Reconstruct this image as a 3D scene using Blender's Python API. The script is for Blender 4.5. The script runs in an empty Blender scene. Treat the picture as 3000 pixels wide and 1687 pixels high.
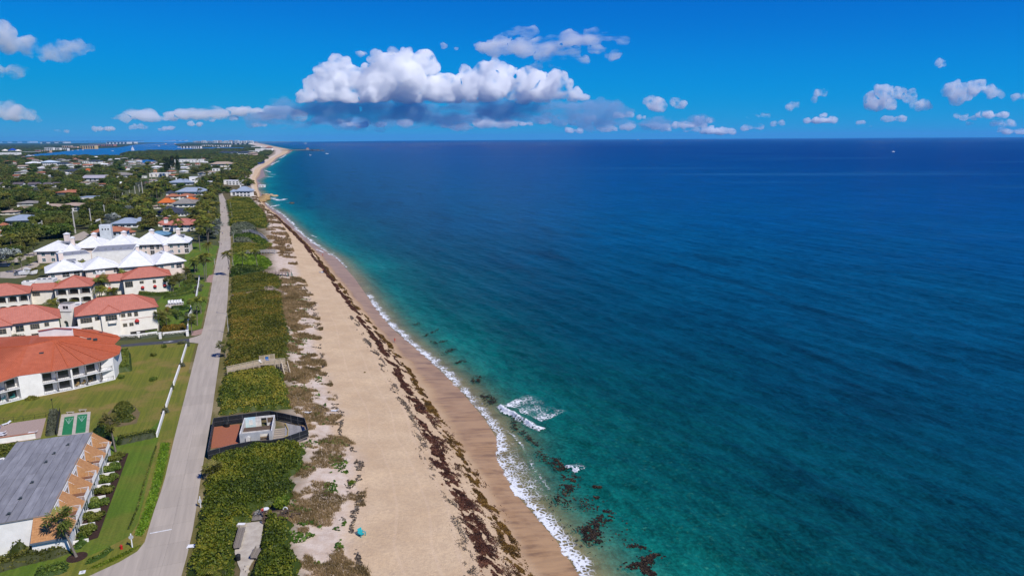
import bpy, math, random
import numpy as np
import bmesh
R = math.radians
random.seed(7); RNG = np.random.default_rng(7)
scene = bpy.context.scene
COL = scene.collection
# camera
F, CX, CY, HC = 2000.0, 1500.0, 843.5, 65.0          # pixels of the 3000 px wide photograph; camera 65 m above the road
PITCH, ROLL = math.atan(435.5 / 2000), math.atan(.006)
_fw = np.array([0, math.cos(PITCH), -math.sin(PITCH)]); _u0 = np.array([0, math.sin(PITCH), math.cos(PITCH)]); _r0 = np.array([1., 0, 0])
_rt = math.cos(ROLL) * _r0 - math.sin(ROLL) * _u0; _up = math.sin(ROLL) * _r0 + math.cos(ROLL) * _u0
CAMP = np.array([0, 0, HC])
cd = bpy.data.cameras.new('camera'); cam = bpy.data.objects.new('camera', cd); COL.objects.link(cam)
cd.sensor_width = 36; cd.lens = 24.0; cd.clip_start = 1; cd.clip_end = 400000
from mathutils import Matrix, Vector
cam.matrix_world = Matrix(((_rt[0], _up[0], -_fw[0], 0), (_rt[1], _up[1], -_fw[1], 0), (_rt[2], _up[2], -_fw[2], HC), (0, 0, 0, 1)))
scene.camera = cam
# sun, sky, exposure
SUN_EL, SUN_V = R(47), np.array([.74, -.67])          # direction towards the sun on the ground plane
SUN_V = SUN_V / np.linalg.norm(SUN_V)
sl = bpy.data.lights.new('sun', 'SUN'); sl.energy = 4.9; sl.angle = R(.53); sl.color = (1, .955, .89)
so = bpy.data.objects.new('sun', sl); COL.objects.link(so)
sv = Vector((SUN_V[0] * math.cos(SUN_EL), SUN_V[1] * math.cos(SUN_EL), math.sin(SUN_EL)))
so.rotation_euler = sv.to_track_quat('Z', 'Y').to_euler(); so.location = (100, -100, 200)
W = bpy.data.worlds.new('World'); scene.world = W; W.use_nodes = True
wn = W.node_tree; wn.nodes.clear()
def N(t, kind, **kw):
    n = t.nodes.new(kind)
    for k, v in kw.items():
        if k.startswith('i_'): n.inputs[k[2:].replace('_', ' ')].default_value = v
        else: setattr(n, k, v)
    return n
sky = N(wn, 'ShaderNodeTexSky', sky_type='NISHITA', sun_disc=False, sun_elevation=SUN_EL, altitude=0, air_density=.4, dust_density=0, ozone_density=3.0)
sky.sun_rotation = math.atan2(SUN_V[0], SUN_V[1])
mul = N(wn, 'ShaderNodeVectorMath', operation='SCALE'); mul.inputs['Scale'].default_value = .085
hs = N(wn, 'ShaderNodeRGBCurve')                       # deep tropical blue: one grade over the whole sky
for ch, pts in enumerate((((0, 0), (.1, .001), (.26, .005), (.5, .05), (1, .2)), ((0, 0), (.175, .165), (.29, .262), (.42, .31), (.65, .335), (1, .38)), ((0, 0), (.2, .5), (.34, .63), (.51, .71), (.77, .66), (1, .68)))):
    cv = hs.mapping.curves[ch]
    cv.points[0].location = pts[0]; cv.points[1].location = pts[-1]
    for q in pts[1:-1]: cv.points.new(*q)
hs.mapping.update()
bg = N(wn, 'ShaderNodeBackground'); bg.inputs['Strength'].default_value = .1
wo = N(wn, 'ShaderNodeOutputWorld')
wn.links.new(sky.outputs[0], mul.inputs[0]); wn.links.new(mul.outputs[0], hs.inputs['Color'])
gain = N(wn, 'ShaderNodeVectorMath', operation='SCALE'); gain.inputs['Scale'].default_value = 10.0; wn.links.new(hs.outputs[0], gain.inputs[0]); SKYOUT = gain.outputs[0]
#WORLDCLOUDS
wn.links.new(SKYOUT, bg.inputs[0]); wn.links.new(bg.outputs[0], wo.inputs[0])
vs = scene.view_settings; vs.view_transform = 'Standard'; vs.look = 'None'; vs.exposure = 0.0; vs.gamma = 1.0; vs.use_curve_mapping = False
scene.render.engine = 'CYCLES'; cy = scene.cycles
cy.use_denoising = True; cy.diffuse_bounces = 3; cy.glossy_bounces = 2; cy.max_bounces = 20; cy.transparent_max_bounces = 12; cy.caustics_reflective = False; cy.caustics_refractive = False
cy.volume_bounces = 20; cy.sample_clamp_indirect = 6

# pixels to places
def g(px, py, z=0.0):
    d = _fw * F + _rt * (px - CX) - _up * (py - CY); t = (z - HC) / d[2]
    return CAMP + t * d
def proj(P):
    q = np.asarray(P, float) - CAMP; dz = q @ _fw
    return CX + F * (q @ _rt) / dz, CY - F * (q @ _up) / dz
def height_at(P, py):
    # height at which the vertical line over P crosses image row py
    lo, hi = -20.0, 400.0
    for _ in range(50):
        m = (lo + hi) / 2
        if proj((P[0], P[1], m))[1] > py: lo = m
        else: hi = m
    return (lo + hi) / 2
def crop(x0, y0, s): return lambda x, y, z=0.0: g(x0 + x / s, y0 + y / s, z)

# value noise
_perm = np.random.default_rng(3).random((257, 257))
def vnoise(x, y):
    xi = np.floor(x).astype(int); yi = np.floor(y).astype(int); fx = x - xi; fy = y - yi
    fx = fx * fx * (3 - 2 * fx); fy = fy * fy * (3 - 2 * fy)
    a = _perm[xi % 256, yi % 256]; b = _perm[(xi + 1) % 256, yi % 256]; c = _perm[xi % 256, (yi + 1) % 256]; d = _perm[(xi + 1) % 256, (yi + 1) % 256]
    return (a * (1 - fx) + b * fx) * (1 - fy) + (c * (1 - fx) + d * fx) * fy
def fbm(x, y, o=4):
    s = 0; a = .5; x = np.asarray(x, float); y = np.asarray(y, float)
    for k in range(o):
        s = s + a * vnoise(x + 17.3 * k, y + 9.1 * k); x = x * 2.03; y = y * 2.03; a *= .5
    return s / (1 - .5 ** o)
def smooth(a, b, x):
    t = np.clip((x - a) / (b - a), 0, 1); return t * t * (3 - 2 * t)

# objects
def tag(o, label=None, cat=None, group=None, kind=None):
    if label: o['label'] = label
    if cat: o['category'] = cat
    if group: o['group'] = group
    if kind: o['kind'] = kind
    return o
def thing(name, label, cat, loc=(0, 0, 0), group=None, rz=0.0):
    o = bpy.data.objects.new(name, None); COL.objects.link(o); o.empty_display_size = .5
    o.location = tuple(float(v) for v in loc); o.rotation_euler = (0, 0, rz)
    return tag(o, label, cat, group)
def new_mesh(name, V, faces, mat=None, smooth_=False, attrs=None, uniform=None):
    me = bpy.data.meshes.new(name)
    V = np.asarray(V, np.float32)
    if uniform:                                  # faces: (n, k) array
        Fa = np.asarray(faces, np.int32); n, k = Fa.shape
        me.vertices.add(len(V)); me.vertices.foreach_set('co', V.ravel())
        me.loops.add(n * k); me.loops.foreach_set('vertex_index', Fa.ravel())
        me.polygons.add(n); me.polygons.foreach_set('loop_start', np.arange(0, n * k, k, dtype=np.int32))
        me.polygons.foreach_set('loop_total', np.full(n, k, np.int32))
        me.update(calc_edges=True)
    else:
        me.from_pydata([tuple(map(float, v)) for v in V], [], faces)
    if attrs:
        for an, (dom, val) in attrs.items():
            a = me.attributes.new(an, 'FLOAT', dom); a.data.foreach_set('value', np.asarray(val, np.float32).ravel())
    if mat:
        for m in (mat if isinstance(mat, (list, tuple)) else [mat]): me.materials.append(m)
    if smooth_: me.polygons.foreach_set('use_smooth', np.ones(len(me.polygons), bool))
    return me
def link(name, me, parent=None, loc=(0, 0, 0)):
    o = bpy.data.objects.new(name, me); COL.objects.link(o); o.location = tuple(float(v) for v in loc)
    if parent is not None: o.parent = parent
    return o
class MB:
    """collects boxes, prisms, tubes (in a local frame) into one mesh"""
    def __init__(s, frame=None): s.v = []; s.f = []; s.fr = frame
    def P(s, p):
        p = np.asarray(p, float)
        if s.fr is None: return p
        o, a, b = s.fr; return np.array([o[0] + a[0] * p[0] + b[0] * p[1], o[1] + a[1] * p[0] + b[1] * p[1], o[2] + p[2]])
    def add(s, pts, faces):
        n = len(s.v); s.v += [s.P(p) for p in pts]; s.f += [tuple(i + n for i in f) for f in faces]; return s
    def box(s, x0, x1, y0, y1, z0, z1):
        return s.add([(x0, y0, z0), (x1, y0, z0), (x1, y1, z0), (x0, y1, z0), (x0, y0, z1), (x1, y0, z1), (x1, y1, z1), (x0, y1, z1)],
                     [(3, 2, 1, 0), (4, 5, 6, 7), (0, 1, 5, 4), (1, 2, 6, 5), (2, 3, 7, 6), (3, 0, 4, 7)])
    def poly(s, pts): return s.add(pts, [tuple(range(len(pts)))])
    def prism(s, pts, z0, z1):                 # plan polygon extruded; counter clockwise
        n = len(pts); zz0 = z0 if hasattr(z0, '__len__') else [z0] * n; zz1 = z1 if hasattr(z1, '__len__') else [z1] * n
        P = [(p[0], p[1], z) for p, z in zip(pts, zz0)] + [(p[0], p[1], z) for p, z in zip(pts, zz1)]
        return s.add(P, [tuple(range(n))[::-1], tuple(range(n, 2 * n))] + [(i, (i + 1) % n, n + (i + 1) % n, n + i) for i in range(n)])
    def slab(s, pts, t):                       # 3-D polygon given thickness t downwards
        n = len(pts); P = [tuple(p) for p in pts] + [(p[0], p[1], p[2] - t) for p in pts]
        return s.add(P, [tuple(range(n)), tuple(range(n, 2 * n))[::-1]] + [(i, n + i, n + (i + 1) % n, (i + 1) % n) for i in range(n)])
    def xz(s, pts, y0, y1):                    # outline in x-z extruded along y
        n = len(pts); P = [(p[0], y0, p[1]) for p in pts] + [(p[0], y1, p[1]) for p in pts]
        return s.add(P, [tuple(range(n)), tuple(range(n, 2 * n))[::-1]] + [(i, n + i, n + (i + 1) % n, (i + 1) % n) for i in range(n)])
    def yz(s, pts, x0, x1):                    # outline in y-z extruded along x
        n = len(pts); P = [(x0, p[0], p[1]) for p in pts] + [(x1, p[0], p[1]) for p in pts]
        return s.add(P, [tuple(range(n))[::-1], tuple(range(n, 2 * n))] + [(i, (i + 1) % n, n + (i + 1) % n, n + i) for i in range(n)])
    def tube(s, a, b, r0, r1=None, n=8, cap=True):
        r1 = r0 if r1 is None else r1
        a = np.asarray(a, float); b = np.asarray(b, float); d = b - a; d = d / (np.linalg.norm(d) + 1e-9)
        u = np.cross(d, (0, 0, 1.)); u = np.array([1., 0, 0]) if np.linalg.norm(u) < 1e-4 else u / np.linalg.norm(u); w = np.cross(d, u)
        P = [a + r0 * (math.cos(t) * u + math.sin(t) * w) for t in np.linspace(0, 2 * math.pi, n, False)] + [b + r1 * (math.cos(t) * u + math.sin(t) * w) for t in np.linspace(0, 2 * math.pi, n, False)]
        f = [(i, (i + 1) % n, n + (i + 1) % n, n + i) for i in range(n)]
        if cap: f += [tuple(range(n))[::-1], tuple(range(n, 2 * n))]
        return s.add(P, f)
    def bar(s, a, b, w, h):                    # square bar from a to b
        a = np.asarray(a, float); b = np.asarray(b, float); d = b - a; d = d / (np.linalg.norm(d) + 1e-9)
        u = np.cross(d, (0, 0, 1.)); u = np.array([1., 0, 0]) if np.linalg.norm(u) < 1e-4 else u / np.linalg.norm(u); q = np.cross(u, d)
        P = [p + sx * u * w / 2 + sy * q * h / 2 for p in (a, b) for sx, sy in ((-1, -1), (1, -1), (1, 1), (-1, 1))]
        return s.add(P, [(0, 1, 2, 3), (7, 6, 5, 4), (0, 4, 5, 1), (1, 5, 6, 2), (2, 6, 7, 3), (3, 7, 4, 0)])
    def build(s, name, mat, parent=None, smooth_=False, kind=None, label=None):
        V = np.array(s.v) if s.v else np.zeros((0, 3))
        if parent is not None: V = V - np.array(parent_origin(parent))
        o = link(name, new_mesh(name, V, s.f, mat, smooth_), parent)
        tag(o, label, None, None, kind)
        return o
def parent_origin(o):
    p = np.zeros(3)
    while o is not None: p = p + np.array(o.location); o = o.parent
    return p
def copy_tree(o, parent=None):
    c = o.copy(); COL.objects.link(c); c.parent = parent
    for ch in list(o.children): copy_tree(ch, c)
    return c
def frame(A, B, z=0.0):
    """local frame: origin A, x towards B, y away from the camera side (left of A->B)"""
    d = np.array([B[0] - A[0], B[1] - A[1]]); L = np.linalg.norm(d); a = d / L; b = np.array([-a[1], a[0]])
    return (np.array([A[0], A[1], z]), a, b), L
def FW(fr, x, y, z=0.0):
    o, a, b = fr; return np.array([o[0] + a[0] * x + b[0] * y, o[1] + a[1] * x + b[1] * y, o[2] + z])

# materials
MATS = {}
def lin(c):
    return tuple(((v / 255) / 12.92 if v / 255 <= .04045 else ((v / 255 + .055) / 1.055) ** 2.4) for v in c) if max(c) > 1.0001 else tuple(c)
def mat(name, col, col2=None, rough=.8, scale=1.0, bump=0.0, bscale=None, spec=.2, detail=5, metallic=0.0, dist=.05, objrand=0.0, stretch=None, contrast=(.35, .65)):
    if name in MATS: return MATS[name]
    m = bpy.data.materials.new(name); m.use_nodes = True; t = m.node_tree; t.nodes.clear()
    out = N(t, 'ShaderNodeOutputMaterial'); b = N(t, 'ShaderNodeBsdfPrincipled'); t.links.new(b.outputs[0], out.inputs[0])
    b.inputs['Roughness'].default_value = rough; b.inputs['Specular IOR Level'].default_value = spec; b.inputs['Metallic'].default_value = metallic
    c1 = lin(col); c2 = lin(col2) if col2 else tuple(v * .8 for v in c1)
    geo = N(t, 'ShaderNodeNewGeometry'); vec = geo.outputs['Position']
    if stretch:
        if len(stretch) > 3:
            vr = N(t, 'ShaderNodeVectorRotate', rotation_type='Z_AXIS'); vr.inputs['Angle'].default_value = stretch[3]; t.links.new(vec, vr.inputs[0]); vec = vr.outputs[0]
        mp = N(t, 'ShaderNodeMapping'); mp.inputs['Scale'].default_value = stretch[:3]
        t.links.new(vec, mp.inputs[0]); vec = mp.outputs[0]
    nz = N(t, 'ShaderNodeTexNoise'); nz.inputs['Scale'].default_value = scale; nz.inputs['Detail'].default_value = detail; nz.inputs['Roughness'].default_value = .6
    t.links.new(vec, nz.inputs['Vector'])
    mr = N(t, 'ShaderNodeMapRange'); mr.inputs[1].default_value = contrast[0]; mr.inputs[2].default_value = contrast[1]; t.links.new(nz.outputs['Fac'], mr.inputs[0])
    mx = N(t, 'ShaderNodeMix', data_type='RGBA'); mx.inputs[6].default_value = (*c1, 1); mx.inputs[7].default_value = (*c2, 1)
    t.links.new(mr.outputs[0], mx.inputs[0]); res = mx.outputs[2]
    if objrand:
        oi = N(t, 'ShaderNodeObjectInfo'); h = N(t, 'ShaderNodeHueSaturation')
        mm = N(t, 'ShaderNodeMapRange'); mm.inputs[3].default_value = 1 - objrand; mm.inputs[4].default_value = 1 + objrand
        t.links.new(oi.outputs['Random'], mm.inputs[0]); t.links.new(mm.outputs[0], h.inputs['Value']); t.links.new(res, h.inputs['Color']); res = h.outputs[0]
    t.links.new(res, b.inputs['Base Color'])
    if bump:
        n2 = N(t, 'ShaderNodeTexNoise'); n2.inputs['Scale'].default_value = bscale or scale * 6; n2.inputs['Detail'].default_value = 4
        t.links.new(vec, n2.inputs['Vector'])
        bp = N(t, 'ShaderNodeBump'); bp.inputs['Strength'].default_value = bump; bp.inputs['Distance'].default_value = dist
        t.links.new(n2.outputs['Fac'], bp.inputs['Height']); t.links.new(bp.outputs[0], b.inputs['Normal'])
    MATS[name] = m; return m
def leafmat(name, c_dark, c_mid, c_light, trans=.25, objrand=.18, spec=.25):
    """leaves: colour by each leaf's own tone"""
    if name in MATS: return MATS[name]
    m = bpy.data.materials.new(name); m.use_nodes = True; t = m.node_tree; t.nodes.clear()
    out = N(t, 'ShaderNodeOutputMaterial'); at = N(t, 'ShaderNodeAttribute', attribute_name='tone')
    rp = N(t, 'ShaderNodeValToRGB'); e = rp.color_ramp.elements
    e[0].color = (*lin(c_dark), 1); e[1].color = (*lin(c_light), 1); e[1].position = 1; k = rp.color_ramp.elements.new(.5); k.color = (*lin(c_mid), 1)
    t.links.new(at.outputs['Fac'], rp.inputs[0])
    oi = N(t, 'ShaderNodeObjectInfo'); h = N(t, 'ShaderNodeHueSaturation'); mm = N(t, 'ShaderNodeMapRange'); mm.inputs[3].default_value = 1 - objrand; mm.inputs[4].default_value = 1 + objrand
    t.links.new(oi.outputs['Random'], mm.inputs[0]); t.links.new(mm.outputs[0], h.inputs['Value']); t.links.new(rp.outputs[0], h.inputs['Color'])
    m2 = N(t, 'ShaderNodeMapRange'); m2.inputs[3].default_value = .47; m2.inputs[4].default_value = .525; t.links.new(oi.outputs['Random'], m2.inputs[0]); t.links.new(m2.outputs[0], h.inputs['Hue'])
    d = N(t, 'ShaderNodeBsdfPrincipled'); d.inputs['Roughness'].default_value = .55; d.inputs['Specular IOR Level'].default_value = spec
    tr = N(t, 'ShaderNodeBsdfTranslucent'); mx = N(t, 'ShaderNodeMixShader'); mx.inputs[0].default_value = trans
    t.links.new(h.outputs[0], d.inputs['Base Color']); t.links.new(h.outputs[0], tr.inputs[0]); t.links.new(d.outputs[0], mx.inputs[1]); t.links.new(tr.outputs[0], mx.inputs[2]); t.links.new(mx.outputs[0], out.inputs[0])
    MATS[name] = m; return m
# coast lines (pixel picks on their own level) as X(Y)
SEA = -4.5
def line(pts, z, near=None):
    P = np.array([g(x, y, z)[:2] for x, y in pts]); P = P[np.argsort(P[:, 1])]
    d = P[1] - P[0]; P0 = P[0] + d / d[1] * (20 - P[0][1]) * .9
    P = np.vstack([[P0[0], 20], P])
    return lambda Y: np.interp(Y, P[:, 1], P[:, 0])
far = [(767, 569), (756, 552), (766, 540), (754, 529), (778, 517), (770, 496), (799, 479), (814, 463), (845, 449.6), (858, 441), (850, 438), (800, 428), (775, 422), (752, 418)]
xL = line([(1700, 1687), (1633, 1584), (1505, 1438), (1456, 1336), (1462, 1290), (1421, 1226), (1347, 1139), (1255, 1052), (1147, 960), (1103, 905), (1040, 815), (988, 757), (930, 722), (888, 690), (852, 655), (826, 628), (789, 606), (772, 590), (765, 580)] + far, SEA)
xR = line([(532, 1687), (560, 1582), (577, 1477), (591, 1381), (618, 1229), (631, 1136), (652, 990), (662, 934), (667, 876), (670, 818), (673, 760), (676, 720), (674, 640), (666, 601), (652, 570), (650, 560), (655, 530), (690, 480), (720, 460), (740, 448), (740, 436), (700, 424), (700, 417.5)], 0)
xH = line([(559, 1669), (574, 1587), (600, 1472), (607, 1395), (625, 1290), (640, 1214), (659, 1096), (668, 981), (676, 864), (679, 814), (681, 739), (678, 677), (672, 620), (662, 575), (660, 560), (664, 530), (698, 480), (727, 460), (748, 448), (748, 436), (708, 424), (705, 417.5)], 0)
xV = line([(870, 1687), (852, 1576), (855, 1491), (885, 1372), (882, 1317), (856, 1202), (842, 1161), (839, 1043), (838, 981), (835, 950), (823, 876), (823, 819), (800, 790), (790, 740), (790, 700), (782, 650), (765, 610), (745, 585), (740, 565), (735, 545), (728, 520), (735, 495), (760, 479), (785, 463), (805, 452), (806, 441), (790, 437), (745, 428), (730, 418)], .3)
xD = line([(1056, 1687), (1015, 1584), (1045, 1483), (1056, 1391), (1037, 1309), (985, 1272), (997, 1205), (954, 1115), (929, 1012), (934, 953), (915, 880), (880, 814), (868, 757), (848, 695), (822, 652), (795, 625), (765, 598), (755, 580), (748, 560), (742, 540), (738, 520), (748, 495), (775, 479), (796, 463), (822, 450), (830, 440), (825, 437), (780, 428), (735, 418)], -1.2)
xS = line([(1445, 1687), (1375, 1487), (1293, 1351), (1212, 1172), (1125, 1030), (1033, 900), (948, 792), (921, 752), (893, 717), (868, 692), (832, 658), (805, 632), (775, 606), (760, 588), (757, 568), (750, 545), (746, 522), (760, 496), (788, 479), (806, 463), (835, 450), (845, 440), (838, 437.5), (790, 428), (740, 418)], -2.8)
xG = line([(1527, 1660), (1434, 1487), (1375, 1367), (1282, 1226), (1190, 1074), (1060, 916), (958, 792), (928, 752), (898, 717), (872, 692), (836, 658), (809, 632), (778, 606), (762, 588), (759, 568), (752, 545), (748, 522), (763, 496), (791, 479), (808, 463), (838, 450), (848, 440), (840, 437.5), (793, 428), (743, 418)], -3.3)
LINES = [(xR, 0.0), (xH, .05), (xV, .3), (xD, -1.2), (xS, -2.75), (xG, -3.3), (xL, SEA)]
def coast(Y):
    """X of the profile points and their heights at world Y (arrays), monotone in X"""
    xs = [f(Y) for f, _ in LINES]; zs = [np.full_like(Y, z) for _, z in LINES]
    for k in range(1, len(xs)): xs[k] = np.maximum(xs[k], xs[k - 1] + .15 + .0004 * Y)
    sc = 1 + Y / 400
    for dx, z in ((5, -5.0), (22, -6.2), (80, -9.0)): xs.append(xs[6] + dx * sc); zs.append(np.full_like(Y, z))
    return np.array(xs), np.array(zs)
def zt(X, Y):
    """ground height of the beach and dune at a point"""
    X = np.atleast_1d(np.asarray(X, float)); Y = np.atleast_1d(np.asarray(Y, float)); xs, zs = coast(Y); out = np.zeros_like(X)
    out[:] = np.where(X < xs[0], 0, zs[-1])
    for k in range(len(xs) - 1):
        m = (X >= xs[k]) & (X < xs[k + 1]); t = np.clip((X - xs[k]) / (xs[k + 1] - xs[k]), 0, 1)
        out[m] = (zs[k] + (zs[k + 1] - zs[k]) * t)[m]
    nb = smooth(0, 6, X - xs[1]) * smooth(0, 8, xs[4] - X)
    return out + nb * (fbm(X / 6, Y / 6, 3) - .5) * .5
def on_ground(P):
    P = np.array(P, float); P[2] = zt(P[0], P[1])[0]; return P
def gz(px, py, it=6):
    """pixel to the point where its ray meets the beach or dune"""
    z = 0.0
    for _ in range(it): P = g(px, py, z); z = float(zt(P[0], P[1])[0])
    return g(px, py, z)

# ground materials
def sand_mat():
    m = bpy.data.materials.new('beach_sand'); m.use_nodes = True; t = m.node_tree; t.nodes.clear(); L = t.links.new
    out = N(t, 'ShaderNodeOutputMaterial'); b = N(t, 'ShaderNodeBsdfPrincipled'); L(b.outputs[0], out.inputs[0])
    at = N(t, 'ShaderNodeAttribute', attribute_name='prof'); geo = N(t, 'ShaderNodeNewGeometry')
    def noise(s, d=5, vec=None, ro=.6):
        n = N(t, 'ShaderNodeTexNoise'); n.inputs['Scale'].default_value = s; n.inputs['Detail'].default_value = d; n.inputs['Roughness'].default_value = ro
        L(vec or geo.outputs['Position'], n.inputs['Vector']); return n.outputs['Fac']
    def rot(sx, sy, a):
        mp = N(t, 'ShaderNodeMapping'); mp.vector_type = 'POINT'; r = N(t, 'ShaderNodeVectorRotate', rotation_type='Z_AXIS'); r.inputs['Angle'].default_value = a
        L(geo.outputs['Position'], r.inputs[0]); L(r.outputs[0], mp.inputs[0]); mp.inputs['Scale'].default_value = (sx, sy, 1); return mp.outputs[0]
    def madd(a, k, c):
        n = N(t, 'ShaderNodeMath', operation='MULTIPLY_ADD'); L(a, n.inputs[0]); n.inputs[1].default_value = k
        if hasattr(c, 'links'): L(c, n.inputs[2])
        else: n.inputs[2].default_value = c
        return n.outputs[0]
    def rng(a, lo, hi, o0=0., o1=1.):
        n = N(t, 'ShaderNodeMapRange', interpolation_type='SMOOTHSTEP'); L(a, n.inputs[0])
        for k, v in zip((1, 2, 3, 4), (lo, hi, o0, o1)): n.inputs[k].default_value = v
        return n.outputs[0]
    def mix(f, a, c):
        n = N(t, 'ShaderNodeMix', data_type='RGBA');
        if hasattr(f, 'links'): L(f, n.inputs[0])
        else: n.inputs[0].default_value = f
        for k, v in ((6, a), (7, c)):
            if hasattr(v, 'links'): L(v, n.inputs[k])
            else: n.inputs[k].default_value = (*v, 1)
        return n.outputs[2]
    wob = madd(noise(.09, 4), .5, -.25); pr = N(t, 'ShaderNodeMath', operation='ADD'); L(at.outputs['Fac'], pr.inputs[0]); L(wob, pr.inputs[1]); p = pr.outputs[0]
    dry = mix(rng(noise(.12, 6), .3, .7), (.52, .372, .228), (.61, .455, .288))
    dry = mix(rng(noise(1.6, 5), .35, .7, 0, .5), dry, (.41, .295, .20))
    white = mix(rng(noise(.5, 5), .35, .65), (.60, .50, .41), (.50, .39, .30))
    soil = mix(rng(noise(.35, 5), .35, .65), (.155, .115, .06), (.085, .085, .035))
    c = mix(rng(p, 1.7, 2.3), soil, white); c = mix(rng(p, 2.75, 3.15), c, dry)
    # wheel tracks run along the beach
    for k, (c0, w) in enumerate(((3.80, .018), (3.90, .018), (3.62, .012), (3.34, .012))):
        band = N(t, 'ShaderNodeMath', operation='COMPARE'); L(madd(noise(.02, 2), .12, at.outputs['Fac']), band.inputs[0]); band.inputs[1].default_value = c0 + .06; band.inputs[2].default_value = w
        c = mix(madd(band.outputs[0], .16, 0.), c, (.66, .50, .36))
    # damp strip, then wet sand with streaks running down to the water
    wet = mix(rng(noise(1, 4, rot(.05, .9, -.35)), .38, .66), (.36, .215, .105), (.215, .128, .068))
    wet = mix(rng(noise(1, 5, rot(.02, .22, -.35)), .4, .6, 0, .6), wet, (.43, .27, .14))
    c = mix(rng(p, 4.55, 5.15, 0, .75), c, (.43, .29, .175)); wf = rng(p, 5.05, 5.4); c = mix(wf, c, wet)
    L(c, b.inputs['Base Color'])
    ro = N(t, 'ShaderNodeMapRange'); L(wf, ro.inputs[0]); ro.inputs[3].default_value = .95; ro.inputs[4].default_value = .32; L(ro.outputs[0], b.inputs['Roughness'])
    sp = N(t, 'ShaderNodeMapRange'); L(wf, sp.inputs[0]); sp.inputs[3].default_value = .05; sp.inputs[4].default_value = .16; L(sp.outputs[0], b.inputs['Specular IOR Level'])
    hgt = madd(noise(1.3, 6, None, .7), 1.0, noise(4.5, 3)); bp = N(t, 'ShaderNodeBump'); bp.inputs['Distance'].default_value = .22
    bs = N(t, 'ShaderNodeMapRange'); L(wf, bs.inputs[0]); bs.inputs[3].default_value = .55; bs.inputs[4].default_value = .05; L(bs.outputs[0], bp.inputs['Strength'])
    L(hgt, bp.inputs['Height']); L(bp.outputs[0], b.inputs['Normal'])
    return m
SAND = sand_mat()
def grid_mesh(name, X, Y, Z, m, attrs=None, smooth_=True):
    h, w = X.shape; V = np.stack([X, Y, Z], -1).reshape(-1, 3); i = np.arange(h * w).reshape(h, w)
    Fa = np.stack([i[:-1, :-1], i[:-1, 1:], i[1:, 1:], i[1:, :-1]], -1).reshape(-1, 4)
    return new_mesh(name, V, Fa, m, smooth_, {k: ('POINT', v) for k, v in (attrs or {}).items()}, uniform=True)
# beach and dune, from the road edge to the sea floor
Ys = np.concatenate([np.arange(40, 300, .8), np.geomspace(300, 1000, 260)[1:], np.geomspace(1000, 30000, 160)[1:]])
xs, zs = coast(Ys)
sub = [(0, 1, 3), (1, 2, 12), (2, 3, 16), (3, 4, 26), (4, 5, 6), (5, 6, 12), (6, 7, 6), (7, 8, 4), (8, 9, 3)]
cx, cz, cp = [], [], []
for a, b, n in sub:
    for k in range(n):
        t_ = k / n; cx.append(xs[a] * (1 - t_) + xs[b] * t_); cz.append(zs[a] * (1 - t_) + zs[b] * t_); cp.append(np.full_like(Ys, a + t_))
cx.append(xs[9]); cz.append(zs[9]); cp.append(np.full_like(Ys, 9.))
BX = np.array(cx).T; BP = np.array(cp).T; BY = np.repeat(Ys[:, None], BX.shape[1], 1); BZ = zt(BX.ravel(), BY.ravel()).reshape(BX.shape)
nr = BY < 400
BZ = BZ + np.where(nr & (BP > 2.5) & (BP < 5), (fbm(BX * 1.1, BY * 1.1, 3) - .5) * .1, 0)
beach = link('beach', grid_mesh('beach', BX, BY, BZ, SAND, {'prof': BP})); tag(beach, kind='structure')

# land behind the road, one sheet to the horizon
def land_mat():
    m = mat('land_ground', (.05, .068, .018), (.095, .095, .035), scale=.05, rough=1, bump=.4, bscale=.8, dist=.3); return m
lx = np.concatenate([[0.0], np.geomspace(2, 30000, 40)]); LY = np.concatenate([np.arange(20, 400, 10.), np.geomspace(400, 45000, 120)])
gx = xR(LY)[:, None] + .4 - lx[None, :]; gy = np.repeat(LY[:, None], gx.shape[1], 1)
land = link('ground', grid_mesh('ground', gx, gy, np.full_like(gx, -.03), land_mat())); tag(land, kind='structure')

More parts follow.
